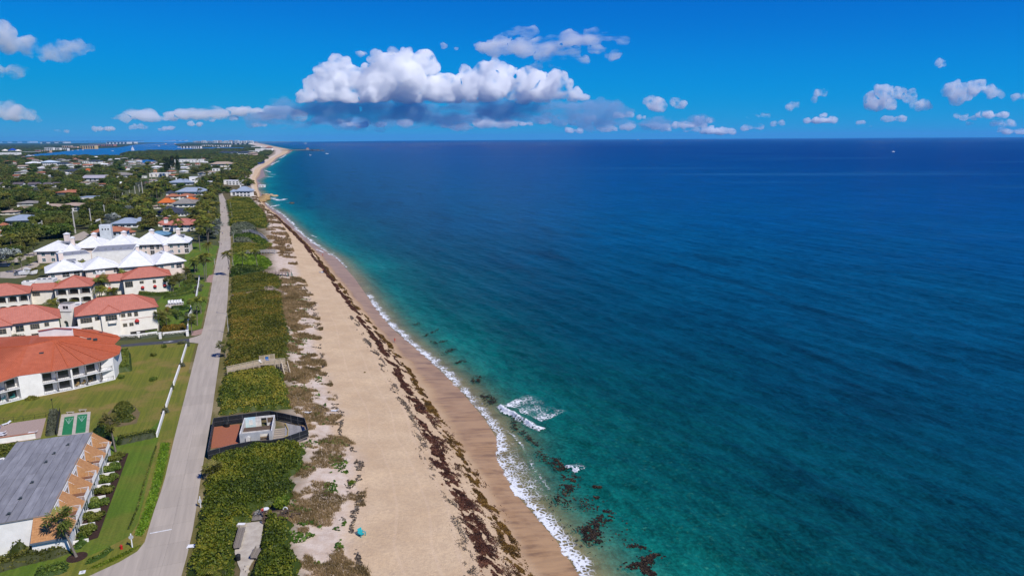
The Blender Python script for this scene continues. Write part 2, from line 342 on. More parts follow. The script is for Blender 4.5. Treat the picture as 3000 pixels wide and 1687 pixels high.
# sea
def water_mat():
    m = bpy.data.materials.new('sea_water'); m.use_nodes = True; t = m.node_tree; t.nodes.clear(); L = t.links.new
    out = N(t, 'ShaderNodeOutputMaterial'); b = N(t, 'ShaderNodeBsdfPrincipled')
    at = N(t, 'ShaderNodeAttribute', attribute_name='off'); geo = N(t, 'ShaderNodeNewGeometry')
    def mapped(rz, s):
        r = N(t, 'ShaderNodeVectorRotate', rotation_type='Z_AXIS'); r.inputs['Angle'].default_value = rz; L(geo.outputs['Position'], r.inputs[0])
        mp = N(t, 'ShaderNodeMapping'); mp.inputs['Scale'].default_value = s; L(r.outputs[0], mp.inputs[0]); return mp.outputs[0]
    def noise(s, d, vec, ro=.55):
        n = N(t, 'ShaderNodeTexNoise'); n.inputs['Scale'].default_value = s; n.inputs['Detail'].default_value = d; n.inputs['Roughness'].default_value = ro; L(vec, n.inputs['Vector']); return n.outputs['Fac']
    def math_(op, a, c):
        n = N(t, 'ShaderNodeMath', operation=op)
        for k, v in ((0, a), (1, c)):
            if hasattr(v, 'links'): L(v, n.inputs[k])
            else: n.inputs[k].default_value = v
        return n.outputs[0]
    def mix(f, a, c):
        n = N(t, 'ShaderNodeMix', data_type='RGBA'); L(f, n.inputs[0])
        for k, v in ((6, a), (7, c)):
            if hasattr(v, 'links'): L(v, n.inputs[k])
            else: n.inputs[k].default_value = (*v, 1)
        return n.outputs[2]
    def rng(a, lo, hi, o0=0., o1=1.):
        n = N(t, 'ShaderNodeMapRange', interpolation_type='SMOOTHSTEP'); L(a, n.inputs[0])
        for k, v in zip((1, 2, 3, 4), (lo, hi, o0, o1)): n.inputs[k].default_value = v
        return n.outputs[0]
    # depth follows the distance from the shore, wandering a little
    wob = math_('MULTIPLY', math_('SUBTRACT', noise(.012, 4, geo.outputs['Position']), .5), 1.3)
    lg = math_('LOGARITHM', math_('MAXIMUM', at.outputs['Fac'], .5), 10.0)
    u = math_('ADD', lg, math_('MULTIPLY', wob, .35))
    rp = N(t, 'ShaderNodeValToRGB'); e = rp.color_ramp.elements
    stops = [(-.2, (.30, .25, .13)), (.45, (.17, .235, .125)), (.8, (.035, .20, .135)), (1.2, (.003, .115, .090)), (1.55, (.0012, .062, .062)), (1.95, (.0008, .046, .074)), (2.35, (.0008, .056, .112)), (2.8, (.0005, .043, .122)), (3.3, (.0005, .019, .092))]
    f = lambda s: (s + .3) / 4.0
    e[0].position = f(stops[0][0]); e[0].color = (*stops[0][1], 1); e[1].position = f(stops[-1][0]); e[1].color = (*stops[-1][1], 1)
    for s, c in stops[1:-1]:
        k = rp.color_ramp.elements.new(f(s)); k.color = (*c, 1)
    L(math_('MULTIPLY', math_('ADD', u, .3), .25), rp.inputs[0]); c = rp.outputs[0]
    # stronger blue sky reflection on the farther water, put into its colour
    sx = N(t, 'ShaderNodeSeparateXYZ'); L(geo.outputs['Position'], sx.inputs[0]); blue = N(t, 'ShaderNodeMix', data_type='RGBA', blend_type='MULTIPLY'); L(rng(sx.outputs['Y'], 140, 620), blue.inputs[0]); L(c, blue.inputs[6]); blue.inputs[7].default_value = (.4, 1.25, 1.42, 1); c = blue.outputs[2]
    # weed and rock on the bottom, long patches along the shore
    reef = rng(noise(.05, 5, mapped(1.25, (.22, 1.1, 1))), .54, .68, 0, .55)
    zone = math_('MULTIPLY', rng(at.outputs['Fac'], 18, 40), rng(at.outputs['Fac'], 400, 140))
    c = mix(math_('MULTIPLY', reef, zone), c, (.0015, .020, .034))
    # clear bottom speckle close in, long pale slicks far out
    sp = math_('MULTIPLY', rng(noise(.9, 4, geo.outputs['Position'], .7), .56, .72, 0, .35), math_('MULTIPLY', rng(at.outputs['Fac'], 4, 14), rng(at.outputs['Fac'], 60, 25)))
    c = mix(sp, c, (.06, .24, .15))
    sl = math_('MULTIPLY', rng(noise(.0035, 4, mapped(.12, (.22, 1.6, 1))), .56, .66, 0, .30), rng(at.outputs['Fac'], 250, 700))
    c = mix(sl, c, (.03, .16, .30))
    # wind ruffles: sky light and dark on tilted wave facets, put into the colour
    lane = math_('ADD', rng(noise(.05, 5, mapped(1.1, (.45, 1.1, 1)), .6), .35, .7, -.15, .17), math_('ADD', rng(noise(.30, 4, mapped(1.1, (.6, 1.1, 1)), .65), .36, .66, -.20, .22), rng(noise(1.3, 3, geo.outputs['Position'], .75), .38, .66, -.25, .30)))
    hv = N(t, 'ShaderNodeHueSaturation'); L(math_('ADD', lane, 1.0), hv.inputs['Value']); L(c, hv.inputs['Color']); c = hv.outputs[0]
    L(c, b.inputs['Base Color']); b.inputs['Roughness'].default_value = .38; b.inputs['IOR'].default_value = 1.33; b.inputs['Specular IOR Level'].default_value = .24
    h1 = noise(.55, 5, mapped(1.1, (.45, 1.15, 1)), .62); h2 = noise(.12, 3, mapped(1.1, (.5, 1.2, 1)))
    hh = math_('ADD', h1, math_('MULTIPLY', h2, 2.2))
    bp = N(t, 'ShaderNodeBump'); bp.inputs['Strength'].default_value = .8; bp.inputs['Distance'].default_value = .55; L(hh, bp.inputs['Height']); L(bp.outputs[0], b.inputs['Normal'])
    tr = N(t, 'ShaderNodeBsdfTransparent'); tr.inputs[0].default_value = (.86, .96, .90, 1); mx = N(t, 'ShaderNodeMixShader')
    al = rng(at.outputs['Fac'], 0.0, 16.0, .22, 1.0)
    L(al, mx.inputs[0]); L(tr.outputs[0], mx.inputs[1]); L(b.outputs[0], mx.inputs[2]); L(mx.outputs[0], out.inputs[0])
    return m
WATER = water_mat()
def waves(X, Y):
    """swell running in towards the shore with a chop over it"""
    r = np.hypot(X, Y); a = smooth(900, 250, r); z = 0
    k0 = math.atan2(.95, .33)
    for amp, wl, da, ph in ((.22, 17, .46, 0), (.15, 9.5, .36, 1.3), (.11, 6.1, .66, 4.0), (.09, 4.3, .95, 2.2), (.07, 3.1, .2, 5.0)):
        kx, ky = math.cos(da) * 2 * math.pi / wl, math.sin(da) * 2 * math.pi / wl
        pz = kx * X + ky * Y + ph + 3 * fbm(X / 40 + ph, Y / 40, 2); z = z + amp * (np.abs(np.sin(pz / 2)) * -2 + 1.2)
    return z * a
ang = np.radians(np.linspace(-62, 72, 620)); rad = np.concatenate([np.geomspace(70, 1200, 420), np.geomspace(1200, 60000, 60)[1:]])
AA, RR = np.meshgrid(ang, rad); SX = RR * np.sin(AA); SY = np.maximum(RR * np.cos(AA), 20)
off = (SX - xL(SY)) * .945
keep = off > -30 - SY * .02
SZ = SEA + waves(SX, SY) * smooth(-1, 25, off) * .9 + .02
# the swell that breaks near the bar
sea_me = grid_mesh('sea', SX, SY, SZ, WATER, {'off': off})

def drop_faces(me, mask):
    bm = bmesh.new(); bm.from_mesh(me); bm.verts.ensure_lookup_table()
    bmesh.ops.delete(bm, geom=[v for v in bm.verts if not mask[v.index]], context='VERTS'); bm.to_mesh(me); bm.free()
drop_faces(sea_me, (keep & (SX - xR(SY) > -2)).ravel())
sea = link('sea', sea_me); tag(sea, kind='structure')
# ground sheets
def lawn_mat(name, green, dark, dry, amount=.5):
    m = bpy.data.materials.new(name); m.use_nodes = True; t = m.node_tree; t.nodes.clear(); L = t.links.new
    out = N(t, 'ShaderNodeOutputMaterial'); b = N(t, 'ShaderNodeBsdfPrincipled'); b.inputs['Roughness'].default_value = .9; b.inputs['Specular IOR Level'].default_value = .1; L(b.outputs[0], out.inputs[0])
    geo = N(t, 'ShaderNodeNewGeometry')
    vr = N(t, 'ShaderNodeVectorRotate', rotation_type='Z_AXIS'); vr.inputs['Angle'].default_value = -.34; L(geo.outputs['Position'], vr.inputs[0])
    mp = N(t, 'ShaderNodeMapping'); mp.inputs['Scale'].default_value = (1.6, .05, 1); L(vr.outputs[0], mp.inputs[0])
    def nz(s, d, v):
        n = N(t, 'ShaderNodeTexNoise'); n.inputs['Scale'].default_value = s; n.inputs['Detail'].default_value = d; n.inputs['Roughness'].default_value = .62; L(v, n.inputs['Vector']); return n.outputs['Fac']
    def mix(f, lo, hi, k, a, c):
        r = N(t, 'ShaderNodeMapRange', interpolation_type='SMOOTHSTEP'); L(f, r.inputs[0]); r.inputs[1].default_value = lo; r.inputs[2].default_value = hi; r.inputs[4].default_value = k
        x = N(t, 'ShaderNodeMix', data_type='RGBA'); L(r.outputs[0], x.inputs[0])
        for i, v in ((6, a), (7, c)):
            if hasattr(v, 'links'): L(v, x.inputs[i])
            else: x.inputs[i].default_value = (*v, 1)
        return x.outputs[2]
    c = mix(nz(1.0, 3, mp.outputs[0]), .38, .62, 1, green, dark)
    c = mix(nz(.09, 5, geo.outputs['Position']), .46, .66, amount, c, dry)
    c = mix(nz(2.5, 5, geo.outputs['Position']), .4, .75, .55, c, tuple(v * .6 for v in dark))
    L(c, b.inputs['Base Color'])
    bp = N(t, 'ShaderNodeBump'); bp.inputs['Strength'].default_value = .5; bp.inputs['Distance'].default_value = .08; L(nz(6, 4, geo.outputs['Position']), bp.inputs['Height']); L(bp.outputs[0], b.inputs['Normal'])
    return m
LAWN = lawn_mat('lawn_grass', (.17, .175, .026), (.12, .137, .022), (.26, .18, .06), .8)
LAWN2 = lawn_mat('lush_lawn', (.11, .175, .02), (.08, .135, .016), (.19, .15, .035), .4)
VERGE = lawn_mat('verge_grass', (.16, .13, .045), (.12, .11, .03), (.28, .22, .12), .8)
CONC = mat('pale_concrete', (.43, .37, .30), (.33, .285, .235), scale=1.0, stretch=(1.1, .06, 1, -.34), rough=.9, bump=.15, bscale=9, dist=.01, objrand=.05, contrast=(.3, .72))
PATHC = mat('path_concrete', (.50, .45, .37), (.38, .33, .27), scale=.9, rough=.9, bump=.15, bscale=9, dist=.01)
ASPH = mat('asphalt', (.052, .055, .066), (.07, .073, .085), scale=.8, rough=.85, bump=.2, bscale=20, dist=.01)
BRICKP = mat('brick_pavers', (.38, .25, .2), (.28, .18, .145), scale=1.6, rough=.9, bump=.2, bscale=8)
PAINTW = mat('white_road_paint', (.72, .72, .70), (.5, .5, .48), scale=3, rough=.7)
def sheet(name, px, z, m, parent=None, world=False, kind='structure'):
    P = [np.array(p, float) for p in px] if world else [g(x, y, z) for x, y in px]
    if sum(P[i][0] * P[(i + 1) % len(P)][1] - P[(i + 1) % len(P)][0] * P[i][1] for i in range(len(P))) < 0: P = P[::-1]
    mb = MB(); mb.poly([(p[0], p[1], z) for p in P]); o = mb.build(name, m, parent)
    if parent is None: tag(o, kind=kind)
    return o
def c2(*pts): return [(x / 3.623, 900 + y / 3.623) for x, y in pts]
def c3(*pts): return [(x / 4.025, 640 + y / 4.025) for x, y in pts]
def c1(*pts): return [(x / 2.858, 1180 + y / 2.858) for x, y in pts]
# the road: two rows of concrete slabs from the bottom of the picture to the trees
rl = line([(400, 1687), (441, 1558), (455, 1505), (488, 1409), (518, 1278), (552, 1143), (585, 1008), (600, 959), (615, 888), (628, 808), (637, 760), (645, 720), (648, 640), (645, 593), (641, 568)], 0)
road = thing('road', 'pale concrete beach road', None); del road['label']; tag(road, kind='structure')
yy = [60.0]
while yy[-1] < 880: yy.append(yy[-1] + 5.6 + .004 * yy[-1])
for y0, y1 in zip(yy[:-1], yy[1:]):
    for s in (0, 1):
        q = []
        for y, e in ((y0 + .02, 0), (y0 + .02, 1), (y1 - .02, 1), (y1 - .02, 0)):
            a, b = rl(y), xR(y); m_ = (a + b) / 2; lo, hi = (a, m_ - .012) if s == 0 else (m_ + .012, b); q.append(((lo if e == 0 else hi), y + (.36 * ((lo if e == 0 else hi) - m_))))
        mb = MB(); mb.slab([(x, y, .012 + .006 * RNG.random()) for x, y in q], .1); mb.build('road_slab', CONC, road)
bed = sheet('roadbed', [(rl(y), y, 0) for y in yy] + [(xR(y), y, 0) for y in yy[::-1]], .002, mat('joint_tar', (.16, .15, .14), scale=1), road, world=True)
for x0, x1 in (((439, 1563), (503, 1551)),):
    a, b = g(*x0), g(*x1); mb = MB(); d = np.array([-.33, .94, 0]) * .3; mb.slab([a + [0, 0, .03], b + [0, 0, .03], b + d + [0, 0, .03], a + d + [0, 0, .03]], .008); mb.build('stop_line', PAINTW, road)
side = sheet('side_street', [(402, 1690), (441, 1560), (430, 1579), (402, 1614), (350, 1645), (259, 1687), (160, 1725), (60, 1760), (80, 1800), (395, 1800)], .006, CONC)
sheet('lawn', [(585, 1008), (552, 1143), (518, 1278), (488, 1409), (455, 1505), (441, 1558), (430, 1579), (402, 1614), (350, 1645), (259, 1687), (160, 1725), (-100, 1790), (-700, 1600), (-700, 1010), (300, 1014), (352, 1017), (522, 1003)], .0, LAWN)
sheet('lawn', [(480, 1220), (462, 1290), (430, 1420), (405, 1530), (380, 1570), (300, 1610), (230, 1640), (60, 1700), (-60, 1730), (-200, 1560), (120, 1430), (300, 1290), (330, 1280), (430, 1265)], .004, LAWN2)
sheet('lawn', [(600, 960), (556, 968), (540, 960), (440, 950), (445, 900), (490, 850), (540, 820), (580, 812), (626, 812), (615, 888)], .0, LAWN2)
sheet('lawn', [(606, 808), (628, 802), (637, 752), (643, 722), (600, 712), (545, 715), (538, 790), (575, 805)], .0, LAWN2)
sheet('verge', [(rl(y) - .02, y, 0) for y in np.linspace(186, 420, 20)] + [(rl(y) - 1.3, y, 0) for y in np.linspace(420, 186, 20)], .004, VERGE, world=True)
ys_ = np.linspace(70, 700, 90)
VG = sheet('verge', [(xR(y) + .02, y, 0) for y in ys_] + [(xH(y) + .6, y, 0) for y in ys_[::-1]], .075, VERGE, world=True)
sheet('driveway', c2((1285, 397), (1500, 375), (1700, 360), (1900, 342), (2010, 332), (2012, 368), (1890, 377), (1700, 390), (1285, 422)), .010, ASPH)
sheet('driveway_apron', c2((2010, 330), (2080, 310), (2170, 275), (2126, 384), (2010, 371)), .012, CONC)
sheet('brick_apron', c2((2030, 258), (2100, 240), (2185, 218), (2172, 272), (2070, 302), (2030, 300)), .012, BRICKP)
sheet('brick_apron', [(612, 807), (640, 800), (636, 820), (625, 828), (600, 826)], .012, BRICKP)
arrow = thing('painted_arrow', 'white direction arrow painted on the black asphalt driveway', 'road marking', g(*c2((1775, 367))[0], .016))
mb = MB(); A, B = g(*c2((1735, 369))[0], .018), g(*c2((1790, 364))[0], .018); d = (B - A) / np.linalg.norm(B - A); n_ = np.array([-d[1], d[0], 0])
mb.slab([A - n_ * .12, B - n_ * .12, B + n_ * .12, A + n_ * .12], .004); mb.build('shaft', PAINTW, arrow)
mb = MB(); mb.slab([B - n_ * .45, B + d * 1.6, B + n_ * .45], .004); mb.build('arrow_head', PAINTW, arrow)
for q in (((0, 518), (100, 496), (250, 436), (440, 380), (440, 425), (330, 470), (200, 515), (0, 572)), ((0, 632), (200, 600), (420, 505), (470, 540), (300, 690), (180, 705), (0, 700)), ((860, 205), (990, 150), (1060, 195), (960, 260), (880, 262))):
    sheet('side_street', c3(*q), .006, CONC)
# vegetation
G_TREE = leafmat('tree_leaves', (.012, .030, .004), (.048, .080, .011), (.15, .185, .026))
G_TREE2 = leafmat('olive_leaves', (.026, .038, .006), (.085, .10, .015), (.21, .20, .038))
G_DARK = leafmat('pine_needles', (0.00768, 0.01792, 0.00768), (0.02304, 0.0384, 0.01536), (0.0512, 0.0704, 0.0256))
G_PALM = leafmat('palm_fronds', (.03, .042, .006), (.10, .12, .015), (.27, .25, .035), trans=.3)
G_SABAL = leafmat('fan_palm_leaves', (.045, .06, .011), (.135, .16, .026), (.33, .31, .08), trans=.3)
G_SILVER = leafmat('silver_leaves', (.10, .12, .10), (.22, .25, .22), (.40, .43, .40))
G_GRAPE = leafmat('sea_grape_leaves', (.042, .056, .006), (.125, .142, .013), (.28, .205, .03), objrand=.05)
G_GRAPE2 = leafmat('green_sea_grape_leaves', (.026, .058, .006), (.082, .135, .011), (.20, .22, .02), objrand=.05)
G_HEDGE = leafmat('clipped_hedge_leaves', (.03, .055, .008), (.095, .135, .018), (.21, .235, .04))
G_GREY = leafmat('grey_green_hedge_leaves', (.05, .06, .035), (.12, .135, .08), (.22, .24, .15))
G_YEL = leafmat('yellow_shrub_leaves', (0.064, 0.064, 0.00768), (0.1792, 0.1536, 0.01536), (0.3584, 0.256, 0.0256))
TRUNK = mat('palm_trunk', (.22, .19, .16), (.13, .11, .09), scale=2.5, stretch=(1, 1, 6), rough=.95, bump=.4, bscale=3)
BARK = mat('bark', (.12, .095, .07), (.07, .055, .04), scale=3, rough=1)
SOIL = mat('dark_mulch', (.055, .028, .022), (.03, .018, .014), scale=2, rough=1)
def quads(C, U, Vv):
    """leaf quads from centres and half axes (n,3)"""
    P = np.stack([C - U - Vv, C + U - Vv, C + U + Vv, C - U + Vv], 1).reshape(-1, 3); return P, np.arange(len(P)).reshape(-1, 4)
def rand_unit(n, rg):
    q = rg.normal(size=(n, 3)); return q / np.linalg.norm(q, axis=1)[:, None]
def leaf_cloud(C, Nn, size, rg, flat=.6):
    """leaf clump faces at C, facing roughly along Nn"""
    n = len(C); d = Nn * flat + rand_unit(n, rg) * (1 - flat * .6); d /= np.linalg.norm(d, axis=1)[:, None]
    u = np.cross(d, rand_unit(n, rg)); u /= np.linalg.norm(u, axis=1)[:, None] + 1e-9; v = np.cross(d, u); s = (size * rg.uniform(.6, 1.25, n))[:, None]
    return quads(C, u * s * .62, v * s * .42)
def crown_mesh(name, m, seed, n_lobes=13, leaves=150, rx=1.0, rz=.62, size=.10):
    rg = np.random.default_rng(seed); C = []; Nn = []; T = []
    for k in range(n_lobes):
        a = rg.uniform(0, 2 * math.pi); rr = math.sqrt(rg.random()) * .62 * rx; lc = np.array([rr * math.cos(a), rr * math.sin(a), rz * (rg.uniform(.35, 1.15) - .25 * rr)]); lr = rg.uniform(.26, .42)
        q = rand_unit(leaves, rg); q[:, 2] = np.abs(q[:, 2]) * 1.0 - .35 * rg.random(leaves); q /= np.linalg.norm(q, axis=1)[:, None]
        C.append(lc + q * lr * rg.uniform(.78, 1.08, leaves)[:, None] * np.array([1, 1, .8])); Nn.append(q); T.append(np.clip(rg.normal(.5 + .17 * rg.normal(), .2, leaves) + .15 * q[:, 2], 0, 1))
    C = np.vstack(C); Nn = np.vstack(Nn); V, Fa = leaf_cloud(C, Nn, size, rg)
    return new_mesh(name, V, Fa, m, False, {'tone': ('FACE', np.concatenate(T))}, uniform=True)
def trunk_mesh(seed, m, r=.03, top=.55, limbs=4):
    rg = np.random.default_rng(seed); mb = MB(); mb.tube((0, 0, -.02), (.02, .01, top), r, r * .6, 7)
    for k in range(limbs):
        a = k * 2 * math.pi / limbs + rg.uniform(-.4, .4); mb.tube((.01, .005, top * .6), (.4 * math.cos(a), .4 * math.sin(a), top + .15), r * .5, r * .2, 5)
    return new_mesh('trunk', np.array(mb.v), mb.f, m)
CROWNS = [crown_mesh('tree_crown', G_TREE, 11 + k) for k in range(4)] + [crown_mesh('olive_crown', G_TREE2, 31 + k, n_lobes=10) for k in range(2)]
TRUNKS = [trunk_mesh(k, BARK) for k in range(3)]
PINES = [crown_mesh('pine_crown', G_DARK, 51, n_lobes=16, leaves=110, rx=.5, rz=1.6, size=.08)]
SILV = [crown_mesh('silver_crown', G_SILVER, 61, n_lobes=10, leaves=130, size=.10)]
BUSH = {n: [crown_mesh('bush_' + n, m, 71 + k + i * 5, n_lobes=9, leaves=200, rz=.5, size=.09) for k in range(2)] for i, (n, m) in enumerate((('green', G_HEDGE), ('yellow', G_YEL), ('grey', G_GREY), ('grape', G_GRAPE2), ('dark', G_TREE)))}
def frond_mesh(name, m, seed, n=20, L=1.0, droop=1.0):
    """feather palm head: arching ribs with hanging leaflets"""
    rg = np.random.default_rng(seed); V = []; Fa = []; T = []; k = 0
    for i in range(n):
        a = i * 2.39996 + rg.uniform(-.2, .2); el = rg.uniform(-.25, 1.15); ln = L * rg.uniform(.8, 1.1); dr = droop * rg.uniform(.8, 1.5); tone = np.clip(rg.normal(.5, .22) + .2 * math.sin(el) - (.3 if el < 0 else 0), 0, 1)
        d = np.array([math.cos(a), math.sin(a)]); sd = np.array([-d[1], d[0], 0]); pts = []
        for s in np.linspace(0, 1, 9):
            h = ln * (s * math.cos(el)); z = ln * (s * math.sin(el) - dr * .55 * s * s); pts.append(np.array([d[0] * h, d[1] * h, z]))
        for j in range(8):
            w = .24 * L * math.sin(math.pi * min(1, .12 + .95 * (j + .5) / 8)) + .02
            for sg in (-1, 1):
                p0, p1 = pts[j], pts[j] * .25 + pts[j + 1] * .75; t0 = sd * sg * w + np.array([0, 0, -w * .55]) + (p1 - p0) * .8
                V += [p0, p1, p1 + t0 * .9, p0 + t0]; Fa.append((k, k + 1, k + 2, k + 3)); T.append(np.clip(tone + rg.uniform(-.12, .12), 0, 1)); k += 4
    return new_mesh(name, np.array(V), np.array(Fa), m, False, {'tone': ('FACE', T)}, uniform=True)
def fan_mesh(name, m, seed, n=34):
    """fan palm head: a ball of round split leaves on stalks"""
    rg = np.random.default_rng(seed); V = []; Fa = []; T = []; k = 0
    for i in range(n):
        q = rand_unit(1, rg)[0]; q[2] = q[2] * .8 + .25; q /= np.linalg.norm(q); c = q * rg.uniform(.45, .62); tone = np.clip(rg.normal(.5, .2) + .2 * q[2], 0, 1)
        u = np.cross(q, (0, 0, 1.)); u = u / (np.linalg.norm(u) + 1e-6); w = np.cross(u, q)
        V += [np.zeros(3), np.array([.012, 0, 0]), c, c * .98]; Fa.append((k, k + 1, k + 2, k + 3)); T.append(.3); k += 4
        for j in range(9):
            a = (j / 8 - .5) * 4.2; e = q * math.cos(a) + u * math.sin(a); e2 = q * math.cos(a + .30) + u * math.sin(a + .30); r = .46 * (1 - .25 * abs(j / 4 - 1)); dz = np.array([0, 0, -.13 * rg.random() - .03])
            V += [c, c + e * r * .75 + dz * .4, c + (e + e2) * .5 * r * 1.1 + dz, c + e2 * r * .75 + dz * .4]; Fa.append((k, k + 1, k + 2, k + 3)); T.append(np.clip(tone + rg.uniform(-.15, .15), 0, 1)); k += 4
    return new_mesh(name, np.array(V), np.array(Fa), m, False, {'tone': ('FACE', T)}, uniform=True)
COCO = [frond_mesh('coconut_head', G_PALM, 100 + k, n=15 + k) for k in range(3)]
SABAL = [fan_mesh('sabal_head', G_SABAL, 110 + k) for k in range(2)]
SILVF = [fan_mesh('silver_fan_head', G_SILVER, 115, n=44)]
def trunk_unit(bend):
    mb = MB(); n = 8; prev = None
    for i in range(n + 1):
        s = i / n; c = np.array([bend * s * s, 0, s]); r = .16 * (1.35 if i == 0 else 1.1 - .35 * s); ring = [(c[0] + r * math.cos(t), r * math.sin(t), c[2]) for t in np.linspace(0, 2 * math.pi, 7, False)]
        k = len(mb.v); mb.v += [np.array(q) for q in ring]
        if prev is not None: mb.f += [(prev + j, prev + (j + 1) % 7, k + (j + 1) % 7, k + j) for j in range(7)]
        prev = k
    mb.f.append(tuple(range(prev, prev + 7))); return new_mesh('palm_trunk', np.array(mb.v), mb.f, TRUNK, True)
PTR = [(0.0, trunk_unit(0.0)), (1.0, trunk_unit(1.0)), (-.8, trunk_unit(-.8))]
def palm(P, h, kind, label, group, cs=None, lean=0, k=None, cat='palm tree'):
    k = random.randrange(100) if k is None else k
    nm = {'coco': 'coconut_palm', 'sabal': 'sabal_palm', 'silver': 'silver_fan_palm'}[kind]
    t = thing(nm, label, cat, P, group, rz=random.uniform(0, 6.28) if not lean else 0); b, tm = PTR[k % 3] if not lean else PTR[0]
    bw = 1.15 if kind == 'coco' else .15
    o = link('trunk', tm, t); o.scale = (bw if kind == 'coco' else 1.15, bw if kind == 'coco' else 1.15, h)
    heads = {'coco': COCO, 'sabal': SABAL, 'silver': SILVF}[kind]; c = link('crown', heads[k % len(heads)], t, ((b * bw if kind == 'coco' else b * 1.15), 0, h)); s = (1.25 if kind == 'coco' else 1.1) * (cs or 0) or {'coco': 3.6, 'sabal': 1.9, 'silver': 2.6}[kind]
    c.scale = (s, s, s); c.rotation_euler = (0, 0, random.uniform(0, 6.28))
    if lean: t.rotation_euler = (0, lean, 0)
    return t
def tree(P, r, h, label, group, pool=None, name='broadleaf_tree', cat='tree', k=None, trunk=True):
    k = random.randrange(1000) if k is None else k; pool = pool or CROWNS
    t = thing(name, label, cat, P, group, rz=random.uniform(0, 6.28))
    if trunk:
        o = link('trunk', TRUNKS[k % 3], t); o.scale = (r * .9, r * .9, h * .95)
    c = link('crown', pool[k % len(pool)], t, (0, 0, h * .22)); c.scale = (r * 1.15, r * random.uniform(1.0, 1.25), h * .70)
    return t
def bush(P, r, h, label, kind='green', group=None, name='bush', cat='bush'):
    t = link(name, BUSH[kind][random.randrange(2)], None, P); t.scale = (r, r, h); t.rotation_euler = (0, 0, random.uniform(0, 6.28)); return tag(t, label, cat, group)
def inside(pts, X, Y):
    r = np.zeros(len(X), bool); n = len(pts)
    for i in range(n):
        x0, y0 = pts[i][:2]; x1, y1 = pts[(i + 1) % n][:2]
        c = ((y0 > Y) != (y1 > Y)); xx = (x1 - x0) * (Y - y0) / (y1 - y0 + 1e-12) + x0; r ^= c & (X < xx)
    return r
def edge_dist(pts, X, Y):
    d = np.full(len(X), 1e9); n = len(pts)
    for i in range(n):
        a = np.array(pts[i][:2]); b = np.array(pts[(i + 1) % n][:2]); ab = b - a; t = np.clip(((X - a[0]) * ab[0] + (Y - a[1]) * ab[1]) / (ab @ ab + 1e-9), 0, 1)
        d = np.minimum(d, np.hypot(X - a[0] - t * ab[0], Y - a[1] - t * ab[1]))
    return d
def mass(name, label, cat, pts, h, m, dens=14, size=.3, rough=.35, edge=.8, seed=0, ground=None, tone_scale=.12, group=None, tone_bias=0.0, parent=None, base_m=None, holes=(), jit=0.0):
    """a hedge or thicket: leaf faces over a mound, down to the ground at its sides"""
    rg = np.random.default_rng(seed + 5); A = np.array([p[:2] for p in pts]); x0, y0 = A.min(0); x1, y1 = A.max(0); n = int((x1 - x0) * (y1 - y0) * dens)
    X = rg.uniform(x0 - jit, x1 + jit, n); Y = rg.uniform(y0 - jit, y1 + jit, n); jx = lambda X, Y: X + jit * 2.4 * (fbm(X / 1.9 + 31, Y / 1.9, 3) - .5); jy = lambda X, Y: Y + jit * 2.4 * (fbm(X / 1.9, Y / 1.9 + 57, 3) - .5); k = inside(pts, jx(X, Y), jy(X, Y))
    for hp in holes: k &= ~inside(hp, X, Y)
    X, Y = X[k], Y[k]
    def hf(X, Y):
        d = edge_dist(pts, jx(X, Y), jy(X, Y))
        for hp in holes: d = np.minimum(d, edge_dist(hp, X, Y))
        gz_ = zt(X, Y) if ground is None else np.full(len(X), ground)
        return gz_, h * (.25 + .75 * smooth(0, edge, d)) * (1 - rough * .5 + rough * (fbm(X / 2.2, Y / 2.2, 3)) - rough * .35 * (fbm(X / 9 + 5, Y / 9, 2) - .4)), d
    gz_, hh, d = hf(X, Y); z = gz_ + hh * np.where(d < edge * .6, rg.uniform(.1, 1.0, len(X)), rg.uniform(.86, 1.06, len(X)))
    e = .25; nx = (hf(X + e, Y)[1] - hf(X - e, Y)[1]) / (2 * e); ny = (hf(X, Y + e)[1] - hf(X, Y - e)[1]) / (2 * e)
    Nn = np.stack([-nx, -ny, np.ones_like(nx)], 1); Nn /= np.linalg.norm(Nn, axis=1)[:, None]
    V, Fa = leaf_cloud(np.stack([X, Y, z], 1), Nn, size, rg, .55)
    T = np.clip(.5 + tone_bias + 1.2 * (fbm(X * tone_scale, Y * tone_scale, 4) - .5) + .7 * (fbm(X * .9, Y * .9, 2) - .5) + rg.normal(0, .2, len(X)), 0, 1)
    o0 = np.array([A[:, 0].mean(), A[:, 1].mean(), 0.0]) if parent is None else parent_origin(parent)
    # soft core so that one cannot look through the thicket
    st = max(.5, math.sqrt((x1 - x0) * (y1 - y0) / 5000)); gx_ = np.arange(x0 - st, x1 + 2 * st, st); gy_ = np.arange(y0 - st, y1 + 2 * st, st); GX, GY = np.meshgrid(gx_, gy_); fx, fy = GX.ravel(), GY.ravel()
    ins = inside(pts, jx(fx, fy), jy(fx, fy))
    for hp in holes: ins &= ~inside(hp, fx, fy)
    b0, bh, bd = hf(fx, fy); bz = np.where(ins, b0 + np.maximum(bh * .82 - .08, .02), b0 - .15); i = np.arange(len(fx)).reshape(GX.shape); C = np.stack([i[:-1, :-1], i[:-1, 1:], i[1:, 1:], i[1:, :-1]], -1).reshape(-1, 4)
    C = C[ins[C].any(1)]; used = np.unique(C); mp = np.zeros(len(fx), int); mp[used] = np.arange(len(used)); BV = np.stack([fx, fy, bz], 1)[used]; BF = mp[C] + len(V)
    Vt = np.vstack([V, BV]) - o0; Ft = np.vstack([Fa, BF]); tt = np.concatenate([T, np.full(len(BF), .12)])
    me = new_mesh(name, Vt, Ft, m, False, {'tone': ('FACE', tt)}, uniform=True); o = link(name, me, parent, o0 if parent is None else (0, 0, 0))
    if parent is None: tag(o, label, cat, group)
    return o
def pxpoly(L_, z=0.0): return [g(x, y, z) for x, y in L_]
